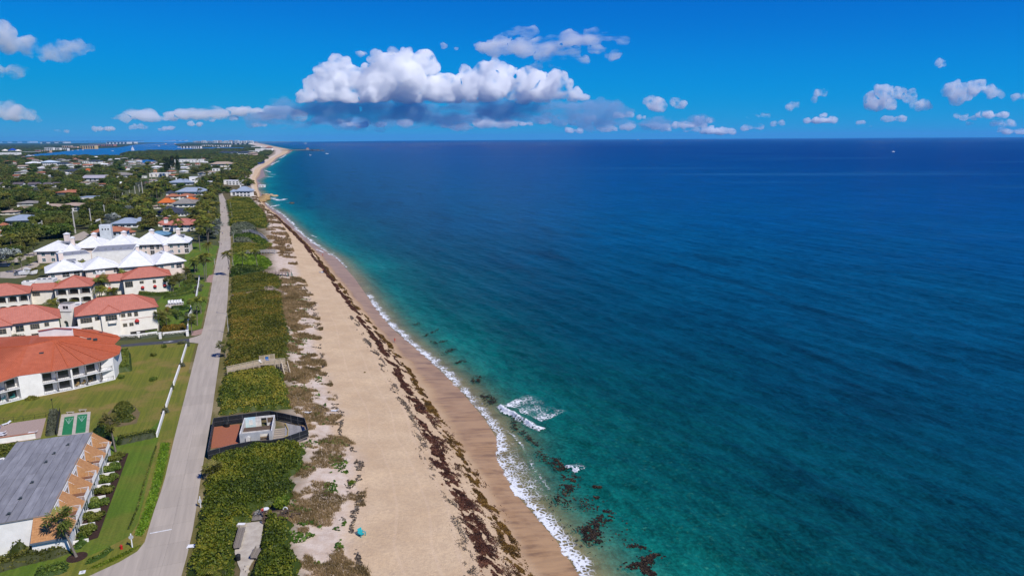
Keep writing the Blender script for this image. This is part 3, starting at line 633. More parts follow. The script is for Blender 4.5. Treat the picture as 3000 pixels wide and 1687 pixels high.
# building kit
WHITE = mat('white_stucco', (.80, .78, .74), (.70, .68, .64), scale=.6, rough=.9, bump=.1, bscale=12, dist=.01)
CREAM = mat('cream_stucco', (.80, .755, .67), (.72, .67, .585), scale=.6, rough=.9, bump=.1, bscale=12, dist=.01)
PINKW = mat('pale_pink_stucco', (.74, .62, .55), (.66, .55, .48), scale=.6, rough=.9)
TRIM = mat('white_trim', (.78, .78, .78), (.66, .66, .66), scale=2, rough=.6)
GLASS = mat('dark_glass', (.02, .028, .034), (.035, .045, .05), scale=.5, rough=.08, spec=.6)
TEAL = mat('teal_glass', (.03, .10, .11), (.02, .06, .07), scale=.6, rough=.08, spec=.6)
DARKF = mat('bronze_frame', (.03, .028, .026), (.05, .045, .04), scale=3, rough=.5)
BROWNF = mat('brown_frame', (.09, .06, .04), (.06, .04, .03), scale=3, rough=.6)
GREYC = mat('grey_column', (.20, .19, .18), (.15, .145, .14), scale=2, rough=.9)
VOID = mat('dim_interior', (.05, .045, .04), (.03, .028, .026), scale=.8, rough=1)
TILE_P = mat('dusty_red_roof_tile', (.46, .175, .13), (.38, .14, .105), scale=.9, rough=.85, bump=.3, bscale=7, dist=.04)
TILE_PR = mat('dusty_red_tile_ridges', (.50, .16, .105), (.36, .11, .075), scale=2.5, rough=.85)
TILE_O = mat('orange_roof_tile', (.47, .135, .07), (.38, .10, .052), scale=.7, rough=.85, bump=.35, bscale=9, dist=.05)
TILE_OR = mat('orange_tile_ridges', (.52, .125, .05), (.34, .08, .035), scale=3, rough=.85)
ROOFW = mat('white_roof_tile', (.70, .70, .70), (.60, .61, .63), scale=.5, rough=.8, bump=.1, bscale=5)
ROOFG = mat('grey_flat_roof', (.27, .28, .31), (.22, .23, .26), scale=.5, rough=.9)
AWN = mat('red_awning', (.42, .035, .03), (.33, .03, .028), scale=3, rough=.7)
TANSH = mat('tan_shingle', (.46, .24, .105), (.34, .165, .07), scale=2.2, rough=.9, contrast=(.3, .7))
FLATR = mat('weathered_roof_membrane', (.27, .27, .285), (.17, .17, .185), scale=1.2, stretch=(1.2, .2, 1, -.36), rough=.95, objrand=.1, contrast=(.3, .7))
ROOFBLUE = mat('grey_blue_metal_roof', (.30, .35, .43), (.24, .29, .37), scale=.5, rough=.6, stretch=(1, 1, 1))
ROOFGREY = mat('grey_tile_roof', (.26, .24, .22), (.20, .185, .17), scale=.7, rough=.9)
ROOFNAVY = mat('dark_slate_roof', (.055, .065, .095), (.04, .045, .065), scale=.8, rough=.75)
ROOFTERRA = mat('terracotta_roof', (.40, .16, .09), (.31, .12, .07), scale=.8, rough=.9)
ROOFORANGE = mat('bright_orange_roof', (.56, .15, .035), (.45, .11, .03), scale=.8, rough=.9)
ROOFTAN = mat('tan_tile_roof', (.42, .32, .25), (.33, .25, .195), scale=.8, rough=.9)
ROOFPURP = mat('brown_grey_shingle_roof', (.13, .11, .12), (.095, .08, .088), scale=.8, rough=.95)
def clip_line(poly, p, d):
    """range of t where p + t d runs inside a convex 2-D polygon"""
    lo, hi = -1e9, 1e9; n = len(poly); ar = sum(poly[i][0] * poly[(i + 1) % n][1] - poly[(i + 1) % n][0] * poly[i][1] for i in range(n))
    for i in range(n):
        a, b = np.array(poly[i]), np.array(poly[(i + 1) % n]); e = b - a; nrm = np.array([-e[1], e[0]]) * (1 if ar > 0 else -1); dn = nrm @ d; c = nrm @ (np.array(p) - a)
        if abs(dn) < 1e-9:
            if c < 0: return None
            continue
        t = -c / dn
        if dn > 0: lo = max(lo, t)
        else: hi = min(hi, t)
    return (lo, hi) if hi > lo + .05 else None
def ribs(mb, pts, gap, w=.09, h=.07):
    """raised tile courses running down a roof plane"""
    P = [np.array(p, float) for p in pts]; n = np.cross(P[1] - P[0], P[2] - P[0]); n /= np.linalg.norm(n); n = n if n[2] > 0 else -n
    s = np.array([n[0], n[1]])
    if np.linalg.norm(s) < 1e-3: return
    s /= np.linalg.norm(s); hz = np.array([-s[1], s[0]]); P2 = [p[:2] for p in P]; u = [p @ hz for p in P2]
    zf = lambda q: P[0][2] - (n[0] * (q[0] - P[0][0]) + n[1] * (q[1] - P[0][1])) / n[2]
    for c in np.arange(min(u) + gap * .6, max(u), gap):
        r = clip_line(P2, hz * c, s)
        if r:
            a = hz * c + s * (r[0] + .02); b = hz * c + s * (r[1] - .02); mb.bar((*a, zf(a) + h * .3), (*b, zf(b) + h * .3), w, h)
def hip(fr, x0, x1, y0, y1, ze, zr, ridge=None, end=(1, 1)):
    """corner and ridge points (world) and the four planes of a hip roof"""
    a, b = x1 - x0, y1 - y0; m = min(a, b) / 2
    if a >= b: r0, r1 = (x0 + m * end[0], (y0 + y1) / 2), (x1 - m * end[1], (y0 + y1) / 2)
    else: r0, r1 = ((x0 + x1) / 2, y0 + m * end[0]), ((x0 + x1) / 2, y1 - m * end[1])
    A, B, C, D = [FW(fr, x, y, ze) for x, y in ((x0, y0), (x1, y0), (x1, y1), (x0, y1))]; p, q = FW(fr, *r0, zr), FW(fr, *r1, zr)
    if abs(a - b) < .02: return [[A, B, p], [B, C, p], [C, D, p], [D, A, p]], [(A, p), (B, p), (C, p), (D, p)]
    if a >= b: return [[A, B, q, p], [B, C, q], [C, D, p, q], [D, A, p]], [(A, p), (D, p), (B, q), (C, q), (p, q)]
    return [[A, B, p], [B, C, q, p], [C, D, q], [D, A, p, q]], [(A, p), (B, p), (C, q), (D, q), (p, q)]
def roof_part(parent, planes, ridges, m, rm=None, gap=0, t=.18, name='roof', rw=.16):
    mb = MB()
    for pl in planes: mb.slab(pl, t)
    o = mb.build(name, m, parent)
    if rm is not None:
        rb = MB()
        for a, b in ridges: rb.bar(np.array(a) + [0, 0, .08], np.array(b) + [0, 0, .08], rw, .2)
        sub(rb, 'ridge_caps', rm, o)
        if gap:
            r2 = MB()
            for pl in planes: ribs(r2, pl, gap)
            sub(r2, 'tile_courses', rm, o, 'stuff')
    return o
def sub(mb, name, m, parent, kind=None, smooth_=False):
    o = mb.build(name, m, parent, smooth_);
    if kind: tag(o, kind=kind)
    return o
def window(parent, fr, x0, x1, z0, z1, y=0.0, nx=2, nz=1, fm=None, gm=None, f=.07, sill=False, name='window'):
    """framed window on the wall whose outside is -y of the frame"""
    fm = fm or TRIM; gm = gm or GLASS; mb = MB(fr)
    mb.box(x0 - f, x0, y - .06, y + .02, z0 - f, z1 + f); mb.box(x1, x1 + f, y - .06, y + .02, z0 - f, z1 + f)
    mb.box(x0, x1, y - .06, y + .02, z1, z1 + f); mb.box(x0, x1, y - (.14 if sill else .06), y + .02, z0 - f, z0)
    for i in range(1, nx): xx = x0 + (x1 - x0) * i / nx; mb.box(xx - .03, xx + .03, y - .05, y - .005, z0, z1)
    for i in range(1, nz): zz = z0 + (z1 - z0) * i / nz; mb.box(x0, x1, y - .045, y - .008, zz - .03, zz + .03)
    o = mb.build(name, fm, parent); p = MB(fr); p.box(x0, x1, y - .02, y - .002, z0, z1); sub(p, 'pane', gm, o); return o
def side_frame(fr, x, y0=0.0):
    """frame of the wall on the right hand end (local +x): its x runs along +y"""
    o, a, b = fr; return (FW(fr, x, y0), b, -a)
def left_frame(fr, y1):
    o, a, b = fr; return (FW(fr, 0, y1), -b, a)
def railing(parent, pts, z, h, m, gap=.14, post=.05, name='railing', bal=.02):
    """top rail, bottom rail and balusters along points (world xy)"""
    mb = MB();
    for a, b in zip(pts[:-1], pts[1:]):
        a = np.array(a[:2]); b = np.array(b[:2]); L_ = np.linalg.norm(b - a)
        mb.bar((*a, z + h), (*b, z + h), post, post); mb.bar((*a, z + .1), (*b, z + .1), post * .8, post * .8)
        for k in range(int(L_ / gap) + 1):
            q = a + (b - a) * min(1, k * gap / L_); mb.bar((*q, z), (*q, z + h), bal if k % 8 else post, bal if k % 8 else post)
    return mb.build(name, m, parent)

# motel with shingled balcony slope (bottom left)
T2 = g(*c1((400, 935))[0], 5.8); T3 = g(*c1((765, 243))[0], 5.8)
w_ = (T3 - T2)[:2]; ML = float(np.linalg.norm(w_)); w_ = w_ / ML; u_ = np.array([w_[1], -w_[0]])
MF = (np.array([T2[0], T2[1], 0.0]), u_, w_)           # local x: out towards the road, local y: along the building
mo = thing('motel', 'two storey white motel with grey flat roof and tan shingled balcony slope', 'motel', FW(MF, -4, 12))
U, ZB, ZR = 3.3, 3.0, 5.8
bays = [(1.9 + 6.75 * k, 1.9 + 6.75 * k + 3.5) for k in range(5)]
mb = MB(MF); mb.box(-13, .25, 0.0, ML, 0, ZR - .12); mb.build('wall', WHITE, mo)
mb = MB(MF); mb.box(.25, U - .35, .0, ML, 0, ZB - .25); mb.build('ground_floor', WHITE, mo)
mb = MB(MF); mb.box(.25, U + .12, -.15, ML + .15, ZB - .25, ZB - .02); slabo = mb.build('balcony_slab', PATHC, mo)
# shingled slope between the balconies, real shingles laid on it
def shingles(mb, P00, P10, P11, P01, du=.34, dv=.42, rg=np.random.default_rng(4), skip=None):
    """P00->P10 along the eave, P01/P11 the top edge; courses step up the slope"""
    P00, P10, P11, P01 = [np.array(p, float) for p in (P00, P10, P11, P01)]
    n = np.cross(P10 - P00, P01 - P00); n /= np.linalg.norm(n); n = n if n[2] > 0 else -n; nv = int(np.linalg.norm(P01 - P00) / dv)
    for j in range(nv):
        v0, v1 = j / nv, (j + 1.12) / nv; a0 = P00 + (P01 - P00) * v0; b0 = P10 + (P11 - P10) * v0; a1 = P00 + (P01 - P00) * min(v1, 1); b1 = P10 + (P11 - P10) * min(v1, 1); L_ = np.linalg.norm(b0 - a0); nu = max(1, int(L_ / du)); sh = rg.random() * .5
        for i in range(nu):
            s0, s1 = (i + .04) / nu, (i + .96) / nu; th = rg.uniform(.035, .075)
            q = [a0 + (b0 - a0) * s0 + n * th, a0 + (b0 - a0) * s1 + n * th, a1 + (b1 - a1) * s1 + n * .012, a1 + (b1 - a1) * s0 + n * .012]; q += [p - n * (th if k < 2 else .012) for k, p in enumerate(q)]
            k = len(mb.v); mb.v += q; mb.f += [(k, k + 1, k + 2, k + 3), (k, k + 4, k + 5, k + 1), (k + 1, k + 5, k + 6, k + 2), (k + 3, k + 2, k + 6, k + 7), (k, k + 3, k + 7, k + 4)]
mb = MB(MF); sg = MB(); edges = [0.0] + [v for b in bays for v in b] + [ML]
SH1 = mat('tan_shingle_b', (.40, .20, .085), (.50, .28, .13), scale=3, rough=.9)
for k in range(0, len(edges), 2):
    y0, y1 = edges[k], edges[k + 1]; yb0 = y0 - (U if k == 0 else 0)
    mb.add([(U, yb0, ZB), (U, y1, ZB), (.02, y1, ZR), (.02, y0, ZR), (.02, y0, ZB), (.02, y1, ZB)], [(0, 1, 2, 3), (1, 5, 2), (0, 3, 4), (0, 4, 5, 1)])
    shingles(sg, FW(MF, U, yb0, ZB), FW(MF, U, y1, ZB), FW(MF, .02, y1, ZR), FW(MF, .02, y0, ZR))
# the slope also wraps the near corner
mb.add([(-2.0, -U, ZB), (U, -U, ZB), (.02, 0, ZR), (-2.0, 0, ZR), (-2.0, 0, ZB), (U, 0, ZB)], [(0, 1, 2, 3), (0, 3, 4), (0, 4, 5, 1)])
shingles(sg, FW(MF, -2, -U, ZB), FW(MF, U, -U, ZB), FW(MF, .02, 0, ZR), FW(MF, -2, 0, ZR))
slope = mb.build('shingled_slope', SH1, mo); sub(sg, 'shingle_courses', TANSH, slope, 'stuff')
mb = MB(MF); mb.box(-2.0, U - .3, -U + .5, 0, 0, ZB - .3); mb.build('corner_room', WHITE, mo)
mb = MB(MF); mb.box(-2.05, U + .05, -U - .06, -U + .02, ZB - .3, ZB + .03); mb.build('corner_fascia', mat('slate_blue_fascia', (.12, .15, .19), (.09, .11, .14), scale=2), mo)
for b0, b1 in bays:
    mb = MB(MF); mb.yz([(b0, ZB), (b1, ZB), (b1, ZR - .1), (b0, ZR - .1)], .26, .34); mb.build('recess_wall', WHITE, mo)
    for yb in (b0 - .06, b1 + .02):
        mb = MB(MF); mb.xz([(.3, ZB), (U - .1, ZB), (.3, ZR - .15)], yb, yb + .09); mb.build('white_cheek', WHITE, mo)
    sf = side_frame(MF, .34); window(mo, sf, b0 + .8, b1 - .8, ZB + .05, ZB + 2.1, y=0, nx=2, fm=TRIM, gm=GLASS, name='balcony_door')
    railing(mo, [FW(MF, 1.55, b0 - .02), FW(MF, U + .05, b0 - .02), FW(MF, U + .05, b1 + .02), FW(MF, 1.55, b1 + .02)], ZB, 1.0, TRIM, gap=.16, name='balcony_railing', bal=.03)
    mb = MB(MF); mb.box(.34, U - .05, b0, b1, ZB - .01, ZB + .02); mb.build('balcony_floor', mat('brown_deck', (.20, .10, .06), (.15, .075, .045), scale=2), mo)
    sf = side_frame(MF, U - .35); window(mo, sf, b0 - .2, b1 - .3, .12, 2.35, y=0, nx=3, fm=TRIM, gm=TEAL, name='glass_door')
# flat roof in overlapping membrane sheets, with vents
VENT_ = mat('dark_felt', (.05, .05, .055), scale=3); rr = np.random.default_rng(12); wx = np.linspace(-13.2, .12, 10)
for i in range(9):
    y = -.1
    while y < ML:
        y2 = min(ML + .1, y + rr.uniform(5, 12)); mb = MB(MF); z = ZR - .1 + rr.uniform(0, .035); mb.box(wx[i] + .04, wx[i + 1] - .02, y, y2 - .07, ZR - .14, z + .035); mb.build('roof_sheet', FLATR, mo); y = y2
mb = MB(MF); mb.box(-13.1, .2, -.05, ML, ZR - .118, ZR - .1); mb.build('roof_felt', VENT_, mo)
mb = MB(MF); mb.box(.1, .22, -.12, ML + .1, ZR - .16, ZR + .03); mb.box(-13.2, .22, -.2, -.12, ZR - .16, ZR + .03); mb.build('roof_edge_trim', GREYC, mo)
VENT = mat('dark_vent', (.03, .045, .05), (.05, .06, .065), scale=4, rough=.6)
for vx, vy in ((-3.0, 29), (-5.1, 21.8), (-5.3, 13.4), (-5.6, 7.6), (-5.9, 2.4), (-4.6, 25.5)):
    mb = MB(MF); mb.tube((vx, vy, ZR - .1), (vx, vy, ZR + .35), .12, .12, 8); mb.tube((vx, vy, ZR + .3), (vx, vy, ZR + .45), .28, .05, 8); mb.box(vx - .45, vx - .2, vy - .12, vy + .1, ZR - .1, ZR + .12); mb.build('roof_vent', VENT, mo)
# low white fins and planting beds along the front
fy = [ML * k / 7 for k in range(8)]
for k, y in enumerate(fy[1:-1] + [-.4]):
    mb = MB(MF); mb.box(U - .3, U + 1.9, y - .1, y + .1, 0, .55); mb.build('low_fin_wall', WHITE, mo)
for k in range(7):
    y = (fy[k] + fy[k + 1]) / 2; p = FW(MF, U + 1.1, y); bush((p[0], p[1], -.1), 2.2 if k else 2.0, 1.75, ['rounded green shrub in the bed by the motel corner palm', 'green shrub bed below the nearest motel balcony', 'leafy green shrub between white fins under the second balcony', 'leafy green shrub between white fins under the third balcony', 'leafy green shrub between white fins under the fourth balcony', 'leafy green shrub by the last glass door of the motel', 'leafy green shrub at the far motel corner beside the tall palm'][k], 'green', 'shrubs between the motel fins')
sheet('mulch_bed', [tuple(FW(MF, a, b)) for a, b in ((U - .4, -1.0), (U + 3.1, .3), (U + 3.0, ML), (U - .4, ML))], .012, SOIL, world=True)
# chairs and pots on the balconies
for k, (b0, b1) in enumerate(bays):
    if k in (0, 3, 4):
        p = FW(MF, 1.5, (b0 + b1) / 2, ZB + .02); t = thing('balcony_chair', ['dark folding chair on the balcony above the corner palm', '', '', 'pair of dark reclining seats on the fourth motel balcony', 'round tan wicker seat on the farthest motel balcony'][k], 'chair', p)
        f = (p, u_, w_); cm = mat('tan_wicker', (.25, .22, .17), scale=4) if k == 4 else DARKF
        m1 = MB(f); m1.box(-.3, .35, -.3, .3, .34, .42); m1.build('seat', cm, t); m1 = MB(f); m1.xz([(-.3, .38), (-.22, .38), (-.42, .95), (-.5, .95)], -.3, .3); m1.build('backrest', cm, t)
        for a in (-.26, .3):
            for b in (-.27, .27): m1 = MB(f); m1.box(a - .025, a + .025, b - .025, b + .025, 0, .35); m1.build('leg', cm, t)

# curved condominium with orange tile fan roof
C2 = crop(0, 900, 3.623)
co = thing('condominium', 'two storey white curved apartment building with orange tiled fan roof', 'apartment building', C2(600, 700))
ZE, ZA = 6.2, 9.6
eave = [(-420, 905), (-120, 838), (80, 765), (180, 730), (545, 680), (735, 645), (905, 605), (1075, 567), (1180, 535), (1268, 492), (1288, 420)]
E = [C2(x, y, ZE) for x, y in eave]
apex = C2(575, 352, ZA); rdg = C2(-420, 470, ZA)
r_mid = C2(300, 405, ZA - .05)
planes = [[E[0], E[1], r_mid, rdg], [E[1], E[2], r_mid], [E[2], E[3], r_mid], [E[3], E[4], apex, r_mid]] + [[E[i], E[i + 1], apex] for i in range(4, 10)]
back1 = C2(-420, 335, ZE + .6); back2 = C2(330, 300, ZE + .6)
planes += [[rdg, r_mid, back2, back1], [r_mid, apex, C2(700, 275, ZE + 1.4), back2]]
rg_e = [(apex, E[i]) for i in (4, 5, 6, 7, 9)] + [(rdg, r_mid), (r_mid, apex)]

a0, b0 = C2(415, 312, 8.9), C2(780, 302, 8.9); a = a0 + [0, 0, height_at(a0, 900 + 252 / 3.623) - 8.9]; b = b0 + [0, 0, height_at(b0, 900 + 228 / 3.623) - 8.9]
# upper roof behind the clerestory
u1, u2, u3, u4 = b + [.05, .05, .05], C2(1278, 326, 6.9), C2(1215, 392, 6.8), b0 + [.05, 0, .3]
roof_part(co, [[u4, u3, u2, u1], [u1, u2, C2(1250, 296, 6.4), b + [2, 7, -2.2]]], [(u1, u2)], TILE_O, TILE_OR, gap=.42, t=.12, name='upper_roof', rw=.2)
planes += [[r_mid, a0, apex], [apex, a0, b0], [apex, b0, u3], [apex, u3, E[10]]]
roof_part(co, planes, rg_e + [(apex, u3)], TILE_O, TILE_OR, gap=.42, t=.12, rw=.36)
mb = MB(); mb.add([a0, b0, b, (a + b) / 2 + [0, 0, .5], a, a0 + [.5, 3, 0], b0 + [.5, 3, 0], b + [.5, 3, 0], a + [.5, 3, 0]], [(0, 1, 2, 3, 4), (0, 4, 8, 5), (1, 6, 7, 2), (5, 8, 7, 6), (4, 3, 2, 7, 8)]); mb.build('clerestory_wall', WHITE, co)
mb = MB(); m_ = (a + b) / 2 + [0, 0, .55]; mb.bar(a + [0, -.1, .1], m_, .5, .16); mb.bar(m_, b + [0, -.1, .1], .5, .16); mb.build('clerestory_coping', TILE_OR, co)
mb2 = MB()
for p, q in zip(E[:-1], E[1:]): mb2.bar(p - [0, 0, .16], q - [0, 0, .16], .12, .26)
mb2.build('gutter', GREYC, co)
# facade: bays of two storeys
base = [C2(*p) for p in ((-420, 1140), (-60, 1050), (240, 975), (465, 935), (785, 872), (1000, 820), (1225, 765))]
def facade(A, B, kind, n, depth=2.4):
    fr, L_ = frame(A, B)
    if kind == 'wall':
        mb = MB(fr); mb.box(0, L_, 0, 5, 0, 6.1); mb.build('wall', WHITE, co); return
    mb = MB(fr); mb.box(0, L_, depth, depth + .3, 0, 6.1); mb.build('back_wall', WHITE, co)
    for z in (0.0, 2.95):
        mb = MB(fr); mb.box(0, L_, -.05, depth, z + .02, z + .22); mb.build('floor_slab', TRIM, co)
    for k in range(n + 1):
        x = L_ * k / n
        if 0 < k < n: mb = MB(fr); mb.box(x - .16, x + .16, .05, .4, .22, 6.1); mb.build('column', GREYC, co)
    for x in (0.0, L_ - .2): mb = MB(fr); mb.box(x, x + .2, 0, depth, .22, 6.0); mb.build('party_wall', WHITE, co)
    for z in (.22, 3.17):
        for k in range(n):
            x0, x1 = L_ * k / n + .6, L_ * (k + 1) / n - .6
            if x1 - x0 > 1: window(co, (FW(fr, 0, depth), fr[1], fr[2]), x0, x1 if k % 2 else x0 + (x1 - x0) * .8, z + .02, z + 2.15, nx=2, fm=DARKF, gm=GLASS, name='sliding_door')
        railing(co, [FW(fr, .25, .02), FW(fr, L_ - .25, .02)], z, .95, DARKF, gap=.4, name='railing', bal=.018)
facade(base[0], base[1], 'wall', 1); facade(base[1], base[2], 'bay', 2); facade(base[2], base[3], 'wall', 1); facade(base[3], base[4], 'bay', 2); facade(base[4], base[6], 'bay', 3)
fr, L_ = frame(base[6], base[6] + np.array([-.35, .94, 0]) * 12); mb = MB(fr); mb.box(0, 12, 0, 3, 0, 6.1); mb.build('side_wall', WHITE, co)
for x, y in ((1010, 335 - 0), (440, 484), (945, 332), (1065, 268)):
    p = C2(x, y, ZE + 2.2); mb = MB((p, np.array([.94, .35]), np.array([-.35, .94]))); mb.box(-.5, .5, -.35, .35, -.4, .12); mb.build('roof_vent', VENT, co)
# patio furniture in the ground floor bays
def outdoor_chair(P, m, label, d=(0, -1), group=None, s=1.0):
    t = thing('patio_chair', label, 'chair', P, group); d = np.array(d, float); f = (np.array(P, float), np.array([-d[1], d[0]]) * -1, d)
    q = MB(f); q.box(-.3 * s, .3 * s, -.3 * s, .3 * s, .34 * s, .44 * s); q.build('seat', m, t); q = MB(f); q.box(-.3 * s, .3 * s, -.36 * s, -.28 * s, .4 * s, .95 * s); q.build('backrest', m, t)
    for a in (-.27, .27):
        for b in (-.3, .26): q = MB(f); q.box((a - .025) * s, (a + .025) * s, (b - .025) * s, (b + .025) * s, 0, .35 * s); q.build('leg', m, t)
    return t
TEALC = mat('teal_cushion', (.05, .33, .30), (.04, .25, .23), scale=4, rough=.8); YELC = mat('straw_wicker', (.42, .30, .13), (.32, .22, .10), scale=4, rough=.9)
for (x, y), m, lb in (((35, 995), TEALC, 'teal patio chair nearest the planter under the orange roof'), ((135, 975), TEALC, 'teal patio chair beside the grey column under the orange roof'), ((820, 848), YELC, 'straw coloured chair by the party wall in the end apartment'), ((890, 825), YELC, 'straw coloured chair at the middle of the end apartment porch'), ((960, 800), YELC, 'straw coloured chair by the second column of the end apartment')):
    p = C2(x, y); outdoor_chair((p[0], p[1], .24), m, lb, d=(-.25, -.97), s=1.3)

# dusty red tiled villas
C3 = crop(0, 640, 4.025)
def awning(parent, fr, x, z, w=1.5):
    mb = MB(fr); n = 8; rings = []
    for j in range(5):
        e = j / 4 * math.pi / 2; ring = [(x + w / 2 * math.cos(t) * math.cos(e) , -.05 - .75 * w / 1.5 * math.sin(t) * math.cos(e), z + .95 * math.sin(e)) for t in np.linspace(0, math.pi, n)]; rings.append(ring)
    pts = [p for r_ in rings for p in r_]; mb.add(pts, [(j * n + i, j * n + i + 1, (j + 1) * n + i + 1, (j + 1) * n + i) for j in range(4) for i in range(n - 1)]); mb.build('awning', AWN, parent, True)
def villa(label, A, B, depth, ze, zr, wins=(), over=.7, wall=None, tile=TILE_P, rcap=TILE_PR, gap=.62, front=None, arches=None, awn=(), cat='villa', name='villa', side_wins=(), end=(1, 1), h0=0.0):
    """A, B: front eave corners (world, on the wall line); wins: (x0, x1, z0, z1, nx, nz)"""
    fr, L_ = frame(A, B); t = thing(name, label, cat, FW(fr, L_ / 2, depth / 2)); wall = wall or CREAM
    y0 = 0.0
    if arches:                                # arcaded front: piers, spandrels, recessed room behind
        y0 = 2.2; n, z_lv = arches
        for z0 in z_lv:
            bw = L_ / n; top = z0 + (3.1 if z0 > 2 else 3.45)
            for k in range(n + 1): m_ = MB(fr); m_.box(max(0, k * bw - .3), min(L_, k * bw + .3), 0, .35, z0, z0 + 2.0); m_.build('pier', wall, t)
            for k in range(n):
                x0, x1 = k * bw + .3, (k + 1) * bw - .3; c = (x0 + x1) / 2; r = (x1 - x0) / 2; arc = [(c - r * math.cos(a), z0 + 2.0 + .55 * math.sin(a)) for a in np.linspace(0, math.pi, 9)]
                m_ = MB(fr)
                m_.xz([(k * bw, z0 + 2.0)] + arc[:5] + [(c, top), (k * bw, top)], 0, .35); m_.xz([(c, top)] + arc[4:] + [((k + 1) * bw, z0 + 2.0), ((k + 1) * bw, top)], 0, .35); m_.build('arch', wall, t)
                railing(t, [FW(fr, x0, .15), FW(fr, x1, .15)], z0 + .05, .9, BROWNF, gap=.25, name='railing')
                window(t, (FW(fr, 0, y0), fr[1], fr[2]), x0 + .5, x1 - .5, z0 + .1, z0 + 2.3, nx=3, fm=BROWNF, gm=GLASS, name='terrace_door')
            m_ = MB(fr); m_.box(0, L_, -.06, y0, z0 - .18, z0 + .04); m_.build('terrace_slab', wall, t)
    m_ = MB(fr); m_.box(0, L_, y0, depth, 0, ze - .1); m_.build('wall', wall, t)
    pl, rd = hip(fr, -over, L_ + over, -over, depth + over, ze, zr, end=end)
    if front:                                # a hipped bay that steps forward
        for fx0, fx1, fd, fz in front:
            m_ = MB(fr); m_.box(fx0, fx1, -fd, .02, 0, ze - .1); m_.build('bay_wall', wall, t)
            w = fx1 - fx0 + 2 * over; k = (zr - ze) / (min(L_, depth) / 2 + over); zz = ze + k * w / 2; yb = -over + (zz - ze) / k
            a_, b_, c_, d_ = FW(fr, fx0 - over, -fd - over, ze), FW(fr, fx1 + over, -fd - over, ze), FW(fr, fx1 + over, -over, ze), FW(fr, fx0 - over, -over, ze); p_, q_ = FW(fr, (fx0 + fx1) / 2, -fd - over + w / 2, zz + .03), FW(fr, (fx0 + fx1) / 2, yb, zz + .03)
            pl += [[a_, b_, p_], [b_, c_, q_, p_], [d_, a_, p_, q_]]; rd += [(a_, p_), (b_, p_), (p_, q_)]
    roof_part(t, pl, rd, tile, rcap, gap, t=.14)
    m_ = MB(fr); m_.box(-over, L_ + over, -over - .07, -over, ze - .22, ze - .02); m_.box(L_ + over, L_ + over + .07, -over, depth + over, ze - .22, ze - .02); m_.build('gutter', DARKF, t)
    for w in wins:
        x0, x1, z0, z1 = w[:4]; yy_ = w[6] if len(w) > 6 else 0.0
        window(t, (FW(fr, 0, yy_), fr[1], fr[2]), x0, x1, z0, z1, nx=w[4] if len(w) > 4 else 2, nz=w[5] if len(w) > 5 else 2, fm=mat('tan_window_frame', (.40, .33, .24), scale=2), gm=GLASS, f=.12)
    for x, z in awn:
        window(t, fr, x - .55, x + .55, z - 1.0, z + .25, nx=2, nz=2, fm=TRIM); awning(t, fr, x, z)
    sfr = side_frame(fr, L_)
    for w in side_wins: window(t, sfr, *w[:4], nx=2, nz=2, fm=mat('tan_window_frame', (.40, .33, .24), scale=2), gm=GLASS, f=.12)
    return t, fr, L_
ZV, ZVR = 7.1, 10.0
# front row
ZF, ZFR = 9.2, 13.2
A, B = C3(905, 1150, ZF), C3(1842, 1038, ZF)
v1, f1, l1 = villa('cream villa with dusty red tile roof and one round red awning by the driveway', A, B, 12.5, ZF, ZFR, wins=[(.9, 4.0, 6.6, 8.1, 4, 3), (5.0, 6.0, 7.0, 8.1), (8.0, 11.2, 6.6, 8.3, 4, 2, -1.2), (12.6, 13.7, 7.0, 8.1), (14.5, 15.6, 7.0, 8.1), (16.5, 17.5, 6.8, 8.2), (12.8, 13.9, 3.6, 4.6), (14.7, 15.8, 3.6, 4.6), (.9, 4.0, 3.4, 4.9, 4, 3)], front=[(6.7, 12.0, 1.2, 0)], awn=[(17.0, 4.8)], side_wins=[(1.2, 2.6, 6, 8), (4.0, 5.4, 6, 8), (1.2, 2.6, 3, 5), (4.0, 5.4, 3, 5), (6.6, 8, 6, 8), (1.2, 2.6, .4, 2.3)])
mb = MB(f1); mb.box(8.6, 11.0, -2.1, -1.2, 5.7, 5.85); mb.build('balcony_slab', CREAM, v1); railing(v1, [FW(f1, 8.6, -1.25), FW(f1, 8.6, -2.1), FW(f1, 11.0, -2.1), FW(f1, 11.0, -1.25)], 5.85, .9, TRIM, gap=.3, name='balcony_railing')
mb = MB(f1); mb.box(12.2, l1, -.05, 0.0, 5.85, 6.0); mb.build('string_course', mat('pinkish_band', (.5, .3, .25), scale=2), v1)
mb = MB(f1); mb.box(14.6, l1 - .5, -.04, 0.0, .2, 1.5); mb.build('garage_opening', VOID, v1)
A, B = C3(-260, 1290, ZF), C3(690, 1170, ZF)
v2, f2, l2 = villa('cream villa with dusty red tile roof and arched loggia behind the sabal palms', A, B, 12.5, ZF, ZFR, wins=[(3.2, 6.8, 6.6, 8.1, 4, 3, -1.2), (13.1, 15.4, 6.6, 8.1, 4, 3), (16.9, 18.0, 7.0, 8.1), (9.3, 11.3, 6.4, 8.2, 2, 2), (3.2, 6.8, 3.5, 5.0, 4, 3, -1.2), (13.1, 15.4, 3.4, 5.0, 4, 3), (9.3, 11.3, 3.4, 5.0)], front=[(2.2, 8.0, 1.2, 0)])
